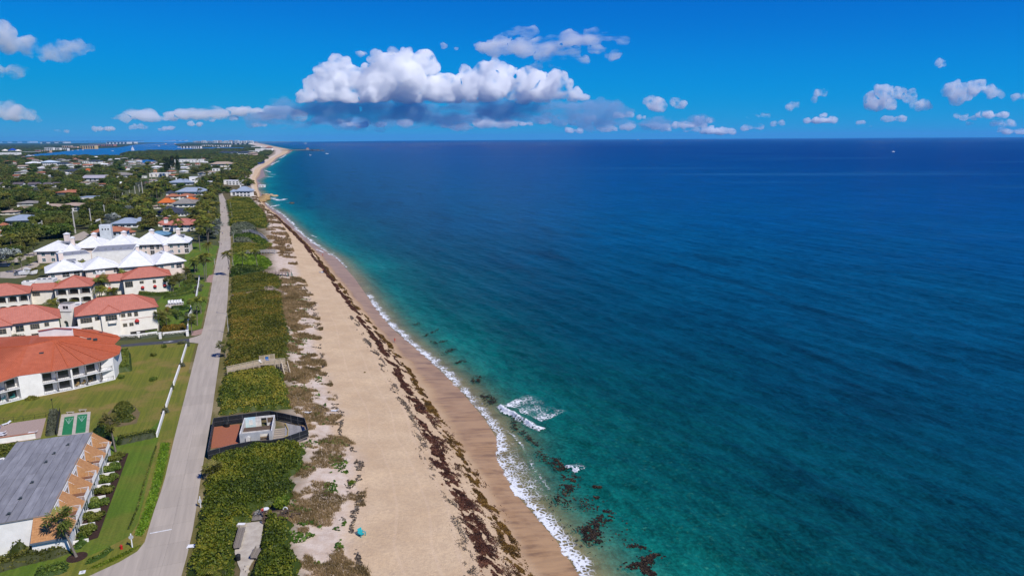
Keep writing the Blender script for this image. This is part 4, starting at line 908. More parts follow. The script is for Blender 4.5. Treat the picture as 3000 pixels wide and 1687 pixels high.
# stair tower between them
tA, tB = C3(697, 1108, 8.4), C3(822, 1108, 8.4); fr, L_ = frame(tA, tB); tw = thing('stair_tower', 'slim white stair tower with arched opening between two cream villas', 'tower', FW(fr, L_ / 2, 1.5))
mb = MB(fr); mb.box(0, L_, .9, 3.4, 0, 11.2); mb.build('wall', WHITE, tw)
arc = [(L_ / 2 - .8 * math.cos(a), 4.6 + .9 * math.sin(a)) for a in np.linspace(0, math.pi, 11)]; mb = MB(fr); mb.xz([(0, 0), (L_ / 2 - .8, 0)] + arc[:6] + [(L_ / 2, 8.4), (0, 8.4)], 0, .9); mb.xz([(L_ / 2, 8.4)] + arc[5:] + [(L_ / 2 + .8, 0), (L_, 0), (L_, 8.4)], 0, .9); mb.build('arched_front', WHITE, tw)
mb = MB(fr); mb.xz([(L_ / 2 - .8, 0)] + arc + [(L_ / 2 + .8, 0)], .84, .89); mb.build('arch_glazing', TEAL, tw); mb = MB(fr); mb.box(-.05, L_ + .05, -.05, 1.0, 8.4, 8.55); mb.build('coping', GREYC, tw); mb = MB(fr); mb.box(-.06, L_ + .06, .85, 3.45, 11.2, 11.34); mb.build('coping', GREYC, tw)
window(tw, (FW(fr, 0, .9), fr[1], fr[2]), .9, L_ - .9, 9.4, 10.5, nx=2, fm=TRIM)
# links with flat roof
A, B = C3(828, 1100, 8.2), C3(905, 1090, 8.2); fr, L_ = frame(A, B); lk = thing('villa_link', 'shaded link with flat roof beside the stair tower', 'building', FW(fr, L_ / 2, 2)); mb = MB(fr); mb.box(-.3, L_ + .4, 2.5, 6, 0, 8.2); mb.build('wall', CREAM, lk); mb = MB(fr); mb.box(-.3, L_ + .5, 1.5, 6.5, 8.2, 8.4); mb.build('roof', TILE_P, lk); window(lk, (FW(fr, 0, 2.5), fr[1], fr[2]), 0, L_, 3, 7.4, nx=2, nz=3, fm=DARKF)
# second row
A, B = C3(640, 826, ZV), C3(1065, 793, ZV)
v3, f3, l3 = villa('cream villa with two tiers of dark arched terraces and red tile roof', A, B, 13.5, ZV, ZVR + .7, arches=(3, (.3, 3.9)), side_wins=[(3, 4, 4, 5.6), (6, 7, 4, 5.6)])
A, B = C3(-330, 945, ZV), C3(330, 880, ZV)
v4, f4, l4 = villa('cream villa with arched terraces and red tile roof beside the parked boat', A, B, 13.5, ZV, ZVR + .6, arches=(5, (.3, 3.9)), side_wins=[(3, 4, 4, 5.6)])
A, B = C3(1450, 718, ZV), C3(2000, 668, ZV)
v5, f5, l5 = villa('cream villa with three round red awnings and long red tile roof', A, B, 13, ZV, ZVR + .5, wins=[(.6, 3.4, 3.5, 5.9, 4, 1), (6.2, 7.6, 4.6, 5.6), (11.3, 12.3, 4.3, 5.6), (15.2, 16.2, 4.3, 5.6)], awn=[(7.0, 2.5), (11.8, 2.5), (15.7, 2.5)], side_wins=[(1.5, 3, .5, 2.6), (1.5, 3, 3.8, 5.8), (5, 6.5, 3.8, 5.8), (5, 6.5, .5, 2.6)])
for lab, q0, q1, dp, z0, z1 in (('red tiled link roof between the arched villa and the boat villa', (345, 850), (620, 838), 7, 5.9, 8.0), ('red tiled link roof with two red awnings behind the palm clump', (1120, 752), (1445, 730), 8, 6.0, 8.3)):
    A, B = C3(*q0, z0), C3(*q1, z0); t, fr, L_ = villa(lab, A, B, dp, z0, z1, wins=[(L_w, L_w + 2.6, 3.6, 5.0, 4, 2) for L_w in (1.0,)], awn=[] if 'boat' in lab else [(1.8, 2.5), (5.0, 2.5)], end=(.2, .2), name='villa_wing', cat='building')
# flat white service blocks with plant on the roofs
def block(label, A, B, depth, z, cat='building', name='service_block', plant=0, wall=None, par=.6):
    fr, L_ = frame(A, B); t = thing(name, label, cat, FW(fr, L_ / 2, depth / 2)); wall = wall or WHITE
    mb = MB(fr); mb.box(0, L_, 0, depth, 0, z); mb.build('wall', wall, t)
    mb = MB(fr); mb.box(0, L_, -.1, .2, z, z + par); mb.box(0, L_, depth - .2, depth + .1, z, z + par); mb.box(-.1, .2, .2, depth - .2, z, z + par); mb.box(L_ - .2, L_ + .1, .2, depth - .2, z, z + par); mb.build('parapet', wall, t)
    mb = MB(fr); mb.box(.2, L_ - .2, .2, depth - .2, z, z + .05); mb.build('roof', ROOFG, t)
    for k in range(plant):
        x = L_ * (k + .6) / (plant + .4); mb = MB(fr); mb.box(x - .5, x + .4, depth * .3, depth * .3 + .9, z + .06, z + .9); mb.build('air_handler', mat('zinc_housing', (.32, .33, .34), (.24, .25, .26), scale=3, rough=.5, metallic=.4), t)
    return t
block('white parapet box on the villa roof with air handlers, beside the boat', C3(400, 745, 7.2), C3(620, 735, 7.2), 5, 7.2, plant=3)
block('small white parapet box on the left villa roof', C3(255, 770, 7.0), C3(400, 760, 7.0), 4, 7.0, plant=1)
block('white roof terrace between the two red tiled front villas', C3(690, 1065, 8.6), C3(945, 1040, 8.6), 6, 8.6, plant=2)
block('white stair head beside the palms behind the long red roof', C3(1135, 650, 7.0), C3(1240, 640, 7.0), 4, 7.0, plant=2)
block('low white box on the near left villa roof, cut by the picture edge', C3(-60, 1120, 10.4), C3(85, 1085, 10.4), 4, 10.4, plant=1)

# white roofed complex with pale pink walls
def pavilion_roof(label, A, B, depth, ze, zr, chim=(), wins=(), swins=(), flat=0.0, over=1.1, gm=None):
    """square hipped block, roof cut flat at the top when flat > 0, chimneys (x, y, top z, width)"""
    fr, L_ = frame(A, B); t = thing('pink_block', label, 'building', FW(fr, L_ / 2, depth / 2))
    mb = MB(fr); mb.box(0, L_, 0, depth, 0, ze - .1); mb.build('wall', PINKW, t)
    pl, rd = hip(fr, -over, L_ + over, -over, depth + over, ze, zr)
    roof_part(t, pl, rd, ROOFW, ROOFW, gap=1.1, t=.2, rw=.2)
    if flat:
        x0, x1, y0, y1, z = flat; mb = MB(fr); mb.box(x0, x1, y0, y1, z - .6, z); mb.build('roof_deck', ROOFG, t)
    mb = MB(fr); mb.box(-over, L_ + over, -over - .06, -over, ze - .3, ze - .02); mb.box(L_ + over, L_ + over + .06, -over, depth + over, ze - .3, ze - .02); mb.build('fascia', GREYC, t)
    for x, y, z, w in chim:
        m_ = MB(fr); m_.box(x - w / 2, x + w / 2, y - w / 2, y + w / 2, zr - 2.2, z); c = m_.build('chimney', PINKW, t)
        m_ = MB(fr); w2 = w / 2 + .25; m_.box(x - w2, x + w2, y - w2, y + w2, z, z + .15); m_.add([(x - w2, y - w2, z + .15), (x + w2, y - w2, z + .15), (x + w2, y + w2, z + .15), (x - w2, y + w2, z + .15), (x, y, z + 1.0)], [(0, 1, 4), (1, 2, 4), (2, 3, 4), (3, 0, 4)]); sub(m_, 'chimney_cap', ROOFW, c)
    for w in wins: window(t, fr, *w[:4], nx=2, nz=2, fm=TRIM, gm=TEAL if len(w) < 5 else VOID, f=.15)
    sf = side_frame(fr, L_)
    for w in swins: window(t, sf, *w[:4], nx=2, nz=2, fm=TRIM, gm=TEAL, f=.15)
    for x in (L_ * .02 + .1, L_ - .35): m_ = MB(fr); m_.tube((x, -.08, 0), (x, -.08, ze - .2), .07, .07, 6); m_.build('downpipe', GREYC, t)
    return t, fr, L_
def W2(x0, x1, zz=((.9, 2.6), (4.0, 5.7))): return [(x0, x1, a, b) for a, b in zz]
ZW = 6.6
pavilion_roof('white roofed pink block at the seaward end of the back row, balconies on its corner', C3(1905, 297, ZW), C3(2205, 284, ZW), 17, ZW, 11.0, chim=[(8.0, 9, 13.6, 2.0)], wins=W2(4.2, 5.8) + W2(8.4, 9.5) + [(12.0, 14.2, 3.6, 5.9, 1), (12.0, 14.2, .6, 2.9, 1)], swins=W2(1.5, 3) + W2(5, 6.5) + W2(8.5, 10), flat=(4.6, 11.4, 6.0, 11, 10.4))
pavilion_roof('white hip roofed pink block beside the seaward one in the back row', C3(1560, 312, ZW), C3(1900, 300, ZW), 18, ZW, 12.6, chim=[(8.6, 9, 13.6, 2.2)], wins=W2(3.3, 5.0) + W2(6.3, 7.2) + [(9.2, 11.4, 3.6, 5.9, 1), (9.2, 11.4, .6, 2.9, 1), (12.6, 14.2, 3.6, 5.9, 1)])
pavilion_roof('white pyramid roofed pink block in the middle of the back row', C3(1205, 332, ZW), C3(1570, 320, ZW), 18, ZW, 12.4, chim=[(9.2, 9, 13.4, 2.2)])
pavilion_roof('white pyramid roofed pink block right behind the grey flat roof', C3(860, 352, ZW), C3(1215, 338, ZW), 18, ZW, 12.2, chim=[(8.7, 9, 13.2, 2.2)])
pavilion_roof('white roofed pink block with tall capped chimney at the street end of back row', C3(430, 388, ZW), C3(800, 378, ZW), 16, ZW, 11.2, chim=[(11.6, 10.5, 14.4, 2.3)], wins=W2(2.3, 4.0) + W2(7.0, 8.8) + [(12.4, 14.4, 3.8, 5.8, 1)], flat=(7.0, 14, 6.4, 11, 10.5))
pavilion_roof('narrow white roofed turret block with a small capped chimney in the back row', C3(770, 388, ZW), C3(905, 380, ZW), 8, ZW, 10.4, chim=[(3.4, 4.4, 13.2, 1.8)], wins=[])
block('long grey flat roofed wing with white parapet between the two rows of white roofs', C3(1080, 405, 8.0), C3(1575, 374, 8.0), 25, 8.0, plant=5, par=.3)
block('short grey flat roofed wing with white parapet at the street side of the white roofs', C3(725, 452, 7.2), C3(1070, 418, 7.2), 17, 7.2, plant=3, par=.3)
ZX = 5.8
pavilion_roof('white roofed pink block at the street end of the front row with a capped chimney', C3(560, 640, ZX), C3(985, 600, ZX), 17, ZX, 10.2, chim=[(6.2, 10.5, 13.2, 2.0)], wins=[(1.2, 2.6, 3.4, 5.0), (5.6, 8.4, 3.0, 5.0, 1), (10.2, 12.6, 3.0, 5.0, 1)], flat=(5.6, 12.0, 7, 11.2, 9.7))
pavilion_roof('white roofed pink block behind the pair of coconut palms', C3(1005, 606, ZX), C3(1400, 565, ZX), 16, ZX, 10.2, wins=[(3, 4.3, 3.4, 5.0), (11.6, 13.6, 3.2, 5.0, 1)])
pavilion_roof('white pyramid roofed block with a slim chimney in the front row', C3(1420, 575, ZX + .4), C3(1790, 548, ZX + .4), 19, ZX + .4, 13.0, chim=[(7.5, 9.6, 14.4, 1.4)], wins=[(5, 6.6, 3.6, 5.2)])
pavilion_roof('white roofed pink block with a capped chimney at the seaward end of the front row', C3(1850, 538, ZX + .6), C3(2165, 500, ZX + .6), 17, ZX + .6, 11.2, chim=[(7.6, 9.6, 14.0, 1.9)], wins=[(1.4, 2.8, 3.6, 5.2), (6.4, 7.8, 3.6, 5.2), (8.8, 11.4, 3.2, 5.2, 1)], swins=W2(2, 4) + W2(7, 9), flat=(4.8, 10.6, 6.6, 11, 10.6))
# gardens on the land side
def strip_poly(pts, w):
    """plan polygon of a strip of width w along world points"""
    P = [np.array(p[:2]) for p in pts]; L_ = []; Rr = []
    for i, p in enumerate(P):
        d = (P[min(i + 1, len(P) - 1)] - P[max(i - 1, 0)]); d /= np.linalg.norm(d); n = np.array([-d[1], d[0]]); L_.append(p + n * w / 2); Rr.append(p - n * w / 2)
    return L_ + Rr[::-1]
def hedge(label, px, w, h, m=None, seed=0, dens=40, size=.2, name='hedge', cat='hedge', group=None, world=False):
    P = px if world else [g(x, y) for x, y in px]
    return mass(name, label, cat, strip_poly(P, w), h, m or G_HEDGE, dens=dens, size=size, rough=.12, edge=.25, seed=seed, ground=0.0, group=group)
def area(label, px, h, m=None, seed=0, dens=22, size=.28, name='shrub_bed', cat='shrubs', rough=.5, edge=1.0, group=None, bias=0.0):
    return mass(name, label, cat, [g(x, y) for x, y in px], h, m or G_HEDGE, dens=dens, size=size, rough=rough, edge=edge, seed=seed, ground=0.0, group=group, tone_bias=bias)
def wall_run(label, pts, w, h, m=None, cap=None, name='garden_wall', z0=-.05):
    t = thing(name, label, 'wall', pts[0])
    for k, (a, b) in enumerate(zip(pts[:-1], pts[1:])):
        fr, L_ = frame(a, b); mb = MB(fr); mb.box(-.0, L_ + .0, -w / 2, w / 2, z0, h); mb.build('wall_panel', m or WHITE, t)
        if cap: mb = MB(fr); mb.box(-.06, L_ + .06, -w / 2 - .08, w / 2 + .08, h, h + .1); mb.build('coping', cap, t)
    return t
# white wall along the road, in three runs with clipped shrubs between
runs = [((1985, 405), (1928, 590)), ((1910, 640), (1845, 830)), ((1825, 885), (1765, 1070)), ((1742, 1135), (1668, 1378))]
wl = ['low white wall along the road, run beside the driveway end', 'low white wall along the road, second run from the driveway', 'low white wall along the road, third run from the driveway', 'low white wall along the road, run that ends at the dark clipped hedge']
for (a, b), lb in zip(runs, wl): wall_run(lb, [C2(*a), C2(*b)], .3, .95)
for (x, y), lb in zip(((1990, 400), (1932, 620), (1832, 862), (1760, 1110)), ('round clipped grey shrub at the driveway end of the roadside wall', 'clipped shrub in the first gap of the roadside wall', 'dark slim shrub in the second gap of the roadside wall', 'clipped shrub in the gap before the last roadside wall run')):
    p = C2(x, y + 12); bush((p[0], p[1], -.2), .95 if y != 862 else .5, 2.1, lb, 'grey')
p = C2(1935, 385); bush((p[0], p[1], -.2), 1.6, 1.6, 'spreading grey green shrub where the driveway meets the wall', 'grey')
for (x, y), lb, r in (((1745, 425), 'small clipped shrub on the lawn just below the driveway', 1.0), ((1630, 518), 'small dark clipped shrub on the lawn, second from the driveway', 1.05), ((1628, 775), 'round clipped shrub on the lawn facing the end apartment porch', 1.3), ((1285, 752), 'low dark shrub at the corner of the end apartment', 1.1)):
    p = C2(x, y); bush((p[0], p[1], -.25), r, 1.9, lb, 'green')
hedge('thick tall clipped hedge beside the end wall of the orange roofed building', [(c2((1300, 690))[0]), (c2((1292, 500))[0])], 4.2, 1.9, seed=3, dens=45)
p = C2(335, 985); area('small flower bed with red leaves against the white condominium wall', c2((255, 975), (330, 945), (410, 950), (425, 965), (340, 992), (270, 995)), .7, G_YEL, seed=4, dens=40, size=.2)
# island bed with dark shrubs and its fan palm
area('dark green island of shrubs on the lawn', c2((1200, 1090), (1290, 1040), (1400, 1045), (1440, 1085), (1380, 1130), (1440, 1180), (1380, 1215), (1280, 1225), (1190, 1200), (1180, 1140)), 1.5, G_HEDGE, seed=6, dens=30)
sheet('mulch_bed', c2((1090, 1180), (1180, 1080), (1300, 1030), (1420, 1035), (1490, 1120), (1450, 1230), (1250, 1270), (1120, 1240)), .006, mat('dry_earth', (.17, .12, .06), (.12, .10, .045), scale=.8, rough=1))
def palm_px(kind, base, crown, label, group=None, cs=None):
    P = gz(*base); h = height_at(P, crown[1]);
    # sideways lean read from the crown
    q = proj((P[0], P[1], P[2] + h)); per = abs(proj((P[0] + 1, P[1], P[2] + h))[0] - q[0]); dx = (crown[0] - q[0]) / per
    return palm((P[0], P[1], P[2] - .1), h - P[2], kind, label, group, cs, lean=math.atan2(dx, max(h - P[2], 1)) if abs(dx) > .25 else 0)
b1c = lambda x, y: c1((x, y))[0]
palm_px('sabal', b1c(640, 1285), b1c(490, 960), 'tall leaning cabbage palm in a mulch ring at the motel corner', None, 2.4)
palm_px('sabal', b1c(970, 412), b1c(915, 150), 'tall cabbage palm by the far motel corner next to the island bed', None, 2.2)
sheet('mulch_ring', [tuple(g(*b1c(645, 1290)) + np.array([1.5 * math.cos(a), 1.5 * math.sin(a), 0])) for a in np.linspace(0, 6.28, 18)[:-1]], .014, SOIL, world=True)
hedge('dark clipped hedge from the motel to the roadside wall', [b1c(985, 345), b1c(1310, 275)], 1.6, 1.7, G_TREE, seed=7, dens=45)
area('dark shadowy shrubs behind the far motel corner', [b1c(x, y) for x, y in ((780, 235), (900, 215), (945, 290), (975, 370), (900, 330))], 2.2, G_TREE, seed=8)
hedge('low clipped border hedge along the motel lawn', [b1c(1075, 1060), b1c(1150, 880), b1c(1215, 640), b1c(1275, 450), b1c(1310, 360)], .35, .32, G_TREE2, seed=9, dens=60, size=.16)
area('bright green ground cover strip along the road verge', [b1c(x, y) for x, y in ((1345, 330), (1430, 330), (1370, 620), (1300, 860), (1240, 1040), (1185, 1120), (1120, 1105), (1210, 880), (1290, 600))], .18, leafmat('bright_ground_cover', (.06, .12, .006), (.13, .23, .012), (.22, .32, .024)), seed=10, dens=40, size=.2, rough=.6)
area('bright green ground cover rounding the street corner', [b1c(x, y) for x, y in ((1105, 1215), (1180, 1190), (1080, 1260), (960, 1320), (800, 1390), (720, 1390), (880, 1320), (1010, 1260))], .3, MATS['bright_ground_cover'], seed=11, dens=34, size=.2, rough=.6)
hedge('low dark clipped hedge at the street corner below the hydrant', [b1c(720, 1345), b1c(830, 1300), b1c(930, 1225)], .9, .6, G_HEDGE, seed=12, dens=55)
area('tall shrub hedge under the white motel end wall', [b1c(x, y) for x, y in ((-120, 1360), (150, 1300), (330, 1215), (590, 1185), (610, 1240), (500, 1290), (200, 1360), (-120, 1450))], 1.7, G_TREE2, seed=13, dens=30)
area('straggly sprawling shrub against the white motel end wall', [b1c(x, y) for x, y in ((60, 1290), (30, 1190), (120, 1170), (250, 1160), (270, 1230), (180, 1280))], 2.6, G_TREE2, seed=14, rough=1.0)
area('shrub by the leaning palm at the motel corner', [b1c(x, y) for x, y in ((630, 1230), (640, 1140), (720, 1110), (740, 1150), (680, 1220))], 1.3, G_HEDGE, seed=15)
hedge('clipped hedge block at the bottom of the motel lawn', [b1c(300, 1440), b1c(560, 1385)], 2.4, .9, G_HEDGE, seed=16, dens=40)
area('dense hedge behind the grey motel roof', [b1c(x, y) for x, y in ((-80, 420), (200, 370), (225, 400), (130, 480), (-80, 520))], 2.0, G_HEDGE, seed=17)
# second flat roof left of the motel
block('low grey roofed annex behind the motel, cut by the picture edge', g(*b1c(-160, 640), 3.0), g(*b1c(60, 585), 3.0), 8, 3.0, par=.2)
# pool terrace
def c2w(x, y, z=0): return C2(x, y, z)
sheet('pool_terrace', c2((-200, 1275), (0, 1245), (490, 1172), (432, 1385), (290, 1410), (-200, 1480)), .012, mat('pink_pavers', (.40, .30, .25), (.31, .23, .19), scale=3.5, rough=.9, bump=.3, bscale=10))
wall_run('white pool wall with a terracotta coping behind the motel', [c2w(-120, 1462), c2w(380, 1388)], .3, 1.3, WHITE, ROOFTERRA)
hedge('grey green clipped hedge beside the black fence', [c2((575, 1125))[0], c2((545, 1360))[0]], 1.9, 1.3, G_GREY, seed=18, dens=50, size=.17)
def mesh_fence(label, pts, h, post, gap=2.4, screen=None, name='fence', rails=2, pm=None, z=None):
    t = thing(name, label, 'fence', pts[0]); pm = pm or post
    for a, b in zip(pts[:-1], pts[1:]):
        a = np.array(a, float); b = np.array(b, float); L_ = np.linalg.norm((b - a)[:2]); n = max(1, round(L_ / gap))
        for k in range(n):
            p, q = a + (b - a) * k / n, a + (b - a) * (k + 1) / n
            m_ = MB(); m_.tube((*p[:2], p[2]), (*p[:2], p[2] + h), .035, .035, 6); m_.build('post', post, t)
            fr, l_ = frame(p, q)
            if screen: m_ = MB(fr); dz = q[2] - p[2]; m_.add([(.03, -.01, p[2] + .06), (l_ - .03, -.01, q[2] + .06), (l_ - .03, -.01, q[2] + h - .04), (.03, -.01, p[2] + h - .04), (.03, .01, p[2] + .06), (l_ - .03, .01, q[2] + .06), (l_ - .03, .01, q[2] + h - .04), (.03, .01, p[2] + h - .04)], [(0, 1, 2, 3), (7, 6, 5, 4), (0, 4, 5, 1), (3, 2, 6, 7)]); m_.build('screen_panel', screen, t)
            for r_ in range(rails): zz = h * (1 - r_ * .5) - .02; m_ = MB(); m_.bar((*p[:2], p[2] + zz), (*q[:2], q[2] + zz), .035, .035); m_.build('rail', pm, t)
        m_ = MB(); m_.tube((*b[:2], b[2]), (*b[:2], b[2] + h), .035, .035, 6); m_.build('post', post, t)
    return t
BLACKF = mat('black_fence', (.012, .014, .016), (.02, .022, .024), scale=3, rough=.6)
mesh_fence('tall black fence between the grey hedge and the shuffleboard courts', [c2w(642, 1130), c2w(600, 1362)], 1.7, BLACKF, 1.6, BLACKF)
mesh_fence('thin dark wire fence along the pool terrace lawn', [c2w(-60, 1230), c2w(250, 1200), c2w(490, 1165), c2w(570, 1115)], 1.1, BLACKF, 2.2)
lp = thing('garden_lamp', 'slim black garden lamp post by the grey hedge', 'lamp', c2w(568, 1115)); p = c2w(568, 1115); mb = MB(); mb.tube(p, p + [0, 0, 3.2], .05, .04, 8); mb.build('post', BLACKF, lp); mb = MB(); mb.tube(p + [0, 0, 3.2], p + [0, 0, 3.5], .12, .2, 8); mb.build('lamp_head', BLACKF, lp)
# shuffleboard
sc_ = thing('shuffleboard_court', 'pair of green shuffleboard lanes on a tan concrete pad', 'court', c2w(790, 1240));
def flat(par, name, px, z, m, th=.02):
    P = [C2(x, y, z) for x, y in px]
    if sum(P[i][0] * P[(i + 1) % len(P)][1] - P[(i + 1) % len(P)][0] * P[i][1] for i in range(len(P))) < 0: P = P[::-1]
    mb = MB(); mb.slab(P, th); return mb.build(name, m, par)
flat(sc_, 'pad', ((652, 1135), (962, 1105), (942, 1335), (610, 1362)), .03, PATHC)
LANE = mat('green_court_paint', (.025, .20, .075), (.02, .16, .06), scale=1.2, rough=.7); LW = mat('white_court_line', (.5, .62, .55), scale=3)
for q, ap in ((((685, 1165), (787, 1152), (762, 1347), (655, 1354)), (712, 1180)), (((822, 1140), (927, 1130), (906, 1324), (800, 1337)), (850, 1155))):
    ln = flat(sc_, 'lane', q, .045, LANE); a, b = C2(q[0][0] + 12, q[0][1] + 20, .05), C2(q[1][0] - 12, q[1][1] + 20, .05); t_ = C2((q[0][0] + q[1][0]) / 2 - 8, q[0][1] + 70, .05); m_ = MB()
    for p0, p1 in ((a, b), (a, t_), (b, t_), ((a + b) / 2, t_), ((a + t_) / 2, (b + t_) / 2)): m_.bar(p0 + [0, 0, .004], p1 + [0, 0, .004], .07, .01)
    sub(m_, 'scoring_lines', LW, ln)
def bench(P, label, d, m, L_=1.8, group=None, back=False, w=.45, name='bench'):
    d = np.array(d, float) / np.linalg.norm(d); f = (np.array(P, float), d, np.array([-d[1], d[0]])); t = thing(name, label, 'bench', P, group)
    n = max(3, int(w / .11))
    for k in range(n): q = MB(f); q.box(-L_ / 2, L_ / 2, -w / 2 + k * w / n + .01, -w / 2 + (k + 1) * w / n - .01, .42, .47); q.build('seat_slat', m, t)
    for x in (-L_ * .35, L_ * .35): q = MB(f); q.box(x - .05, x + .05, -w / 2 + .03, w / 2 - .03, 0, .42); q.build('leg', m, t)
    if back:
        for k in range(3): q = MB(f); q.box(-L_ / 2, L_ / 2, w / 2 - .02, w / 2 + .03, .56 + k * .15, .67 + k * .15); q.build('back_slat', m, t)
        for x in (-L_ * .35, L_ * .35): q = MB(f); q.box(x - .04, x + .04, w / 2 + .03, w / 2 + .1, .0, 1.0); q.build('back_post', m, t)
    return t
bench(c2w(748, 1128), 'small tan bench at the head of the shuffleboard lanes, by the lamp', (1, .1), PATHC); bench(c2w(880, 1104), 'small tan bench at the head of the right hand shuffleboard lane', (1, .1), PATHC)
def lounger(P, label, d, m=None, group=None, cat='sun lounger'):
    d = np.array(d, float) / np.linalg.norm(d); f = (np.array(P, float), d, np.array([-d[1], d[0]])); t = thing('sun_lounger', label, cat, P, group); m = m or TRIM
    q = MB(f); q.box(-.95, .35, -.33, .33, .30, .36); q.build('bed', m, t); q = MB(f); q.xz([(.35, .30), (.98, .62), (.95, .68), (.33, .36)], -.33, .33); q.build('backrest', m, t)
    for x in (-.85, .3):
        for y in (-.28, .28): q = MB(f); q.box(x - .03, x + .03, y - .03, y + .03, 0, .3); q.build('leg', m, t)
    return t
lounger(c2w(70, 1245), 'white lounger alone by the wire fence on the pool terrace', (.5, .9)); lounger(c2w(350, 1340), 'white lounger by the end of the terracotta topped wall', (1, .15)); lounger(c2w(25, 1365), 'white lounger under the blue pool umbrella', (1, .2)); lounger(c2w(15, 1345), 'white lounger standing behind the blue umbrella pole', (1, .2))
p = c2w(0, 1330); um = thing('umbrella', 'closed blue umbrella on the pool terrace', 'umbrella', p); mb = MB(); mb.tube(p, p + [0, 0, 2.6], .03, .03, 6); mb.build('pole', TRIM, um); mb = MB(); mb.tube(p + [0, 0, .9], p + [0, 0, 1.3], .1, .28, 10); mb.tube(p + [0, 0, 1.3], p + [0, 0, 2.7], .28, .04, 10); mb.build('canopy', mat('blue_canvas', (.02, .13, .42), (.015, .10, .33), scale=3), um)
# street furniture at the corner
def post_sign(P, label, h, board, bm_, d=(1, 0), cat='sign', name='road_sign', round_=False):
    t = thing(name, label, cat, P); f = (np.array(P, float), np.array(d, float), np.array([-d[1], d[0]])); q = MB(f); q.box(-.07, .07, -.07, .07, 0, h); q.build('post', TRIM, t)
    w, hh, z = board; q = MB(f)
    if round_: q.xz([(w / 2 * math.cos(a), z + w / 2 * math.sin(a)) for a in np.linspace(.39, .39 + 2 * math.pi, 9)[:-1]], -.1, -.075)
    else: q.box(-w / 2, w / 2, -.1, -.075, z - hh / 2, z + hh / 2)
    q.build('sign_board', bm_, t); return t
post_sign(g(*b1c(1110, 1212)), 'white corner post with an eight sided sign seen from behind, by the hydrant', 2.6, (.75, 0, 2.0), mat('grey_sign_back', (.42, .43, .44), scale=4, rough=.4), d=(.94, .34), round_=True)
t = post_sign(g(*b1c(1682, 878)), 'white post with a small white sign on the sea side of the road', 2.3, (.55, .6, 1.45), TRIM, d=(1, 0))
p = g(*b1c(1682, 878)); q = MB(); [q.box(p[0] - .2, p[0] + .2, p[1] - .108, p[1] - .101, 1.3 + k * .13, 1.34 + k * .13) for k in range(3)]; q.build('lettering', mat('dark_lettering', (.08, .09, .1), scale=4), t, kind='stuff')
p = g(*b1c(1018, 1220)); t = thing('fire_hydrant', 'red fire hydrant on the grass near the street corner', 'hydrant', p); REDP = mat('red_paint', (.45, .02, .02), (.33, .015, .015), scale=4, rough=.4)
mb = MB(); mb.tube(p, p + [0, 0, .6], .16, .15, 10); mb.tube(p + [0, 0, .6], p + [0, 0, .82], .19, .06, 10); mb.build('barrel', REDP, t); mb = MB(); mb.tube(p + [-.28, 0, .5], p + [.28, 0, .5], .08, .08, 8); mb.build('outlet_caps', REDP, t); mb = MB(); mb.tube(p + [0, 0, 0], p + [0, 0, .06], .24, .24, 10); mb.build('flange', REDP, t)
p = g(*b1c(690, 1418)); t = thing('utility_box', 'white concrete utility cover beside the street corner', 'utility cover', p); mb = MB((p, np.array([.94, .34]), np.array([-.34, .94]))); mb.box(-.42, .42, -.36, .36, 0, .12); mb.build('frame', TRIM, t); mb = MB((p, np.array([.94, .34]), np.array([-.34, .94]))); mb.box(-.14, .14, -.08, .08, .12, .13); mb.build('lid', BLACKF, t)
# hedges, walls and gardens of the villas (crop around the driveway)
C6 = lambda x, y: (400 + x / 6.037, 760 + y / 6.037)
for lb, a, b in (('low white wall with clipped top hedge along the driveway, end nearest the condominium', (-540, 1420), (40, 1395)), ('low white wall with clipped top hedge along the driveway, middle run', (60, 1390), (375, 1345)), ('low white wall with clipped top hedge along the driveway, run at the gate', (470, 1365), (905, 1320))):
    A, B = g(*C6(*a)), g(*C6(*b)); t = wall_run(lb, [A, B], .35, 1.5); hedge(lb.replace('low white wall with clipped top hedge', 'grey clipped hedge in front of the white wall'), [(A[0] + .35, A[1] - .75, 0), (B[0] + .35, B[1] - .75, 0)], .9, 1.1, G_GREY, world=True, dens=70, size=.15, seed=40)
for lb, x, y in (('white gate pier where the driveway wall begins', 45, 1390), ('white gate pier between two hedge runs on the driveway', 425, 1400), ('white gate pier at the seaward end of the driveway wall', 905, 1350)):
    P = g(*C6(x, y)); t = thing('gate_pier', lb, 'pier', P); mb = MB((P, np.array([.94, .34]), np.array([-.34, .94]))); mb.box(-.4, .4, -.4, .4, 0, 2.0); mb.build('shaft', WHITE, t); mb = MB((P, np.array([.94, .34]), np.array([-.34, .94]))); mb.box(-.5, .5, -.5, .5, 2.0, 2.15); mb.build('cap', WHITE, t)
# zigzag white wall with dark drum-like shrubs along the villa gardens
zz = [((905, 1330), (925, 1060)), ((925, 1060), (985, 960)), ((985, 960), (960, 880)), ((1060, 700), (1100, 480)), ((1100, 480), (1115, 340))]
for k, (a, b) in enumerate(zz): wall_run(['white zigzag garden wall, run nearest the driveway gate', 'white zigzag garden wall, short run by the palm pair', 'white zigzag garden wall, run by the yellow flowers', 'white zigzag garden wall, run opposite the awning villa', 'white zigzag garden wall, last run towards the brick apron'][k], [g(*C6(*a)), g(*C6(*b))], .3, 1.7)
for k, (x, y) in enumerate(((885, 1120), (950, 1130), (905, 1010), (965, 940), (1030, 960), (1045, 600), (1060, 520), (1120, 560), (1090, 430), (1150, 490))):
    P = g(*C6(x, y)); bush((P[0], P[1], -.3), 1.1, 2.4, 'clipped grey drum shaped shrub against the zigzag garden wall', 'grey', 'drum shrubs along the zigzag wall')
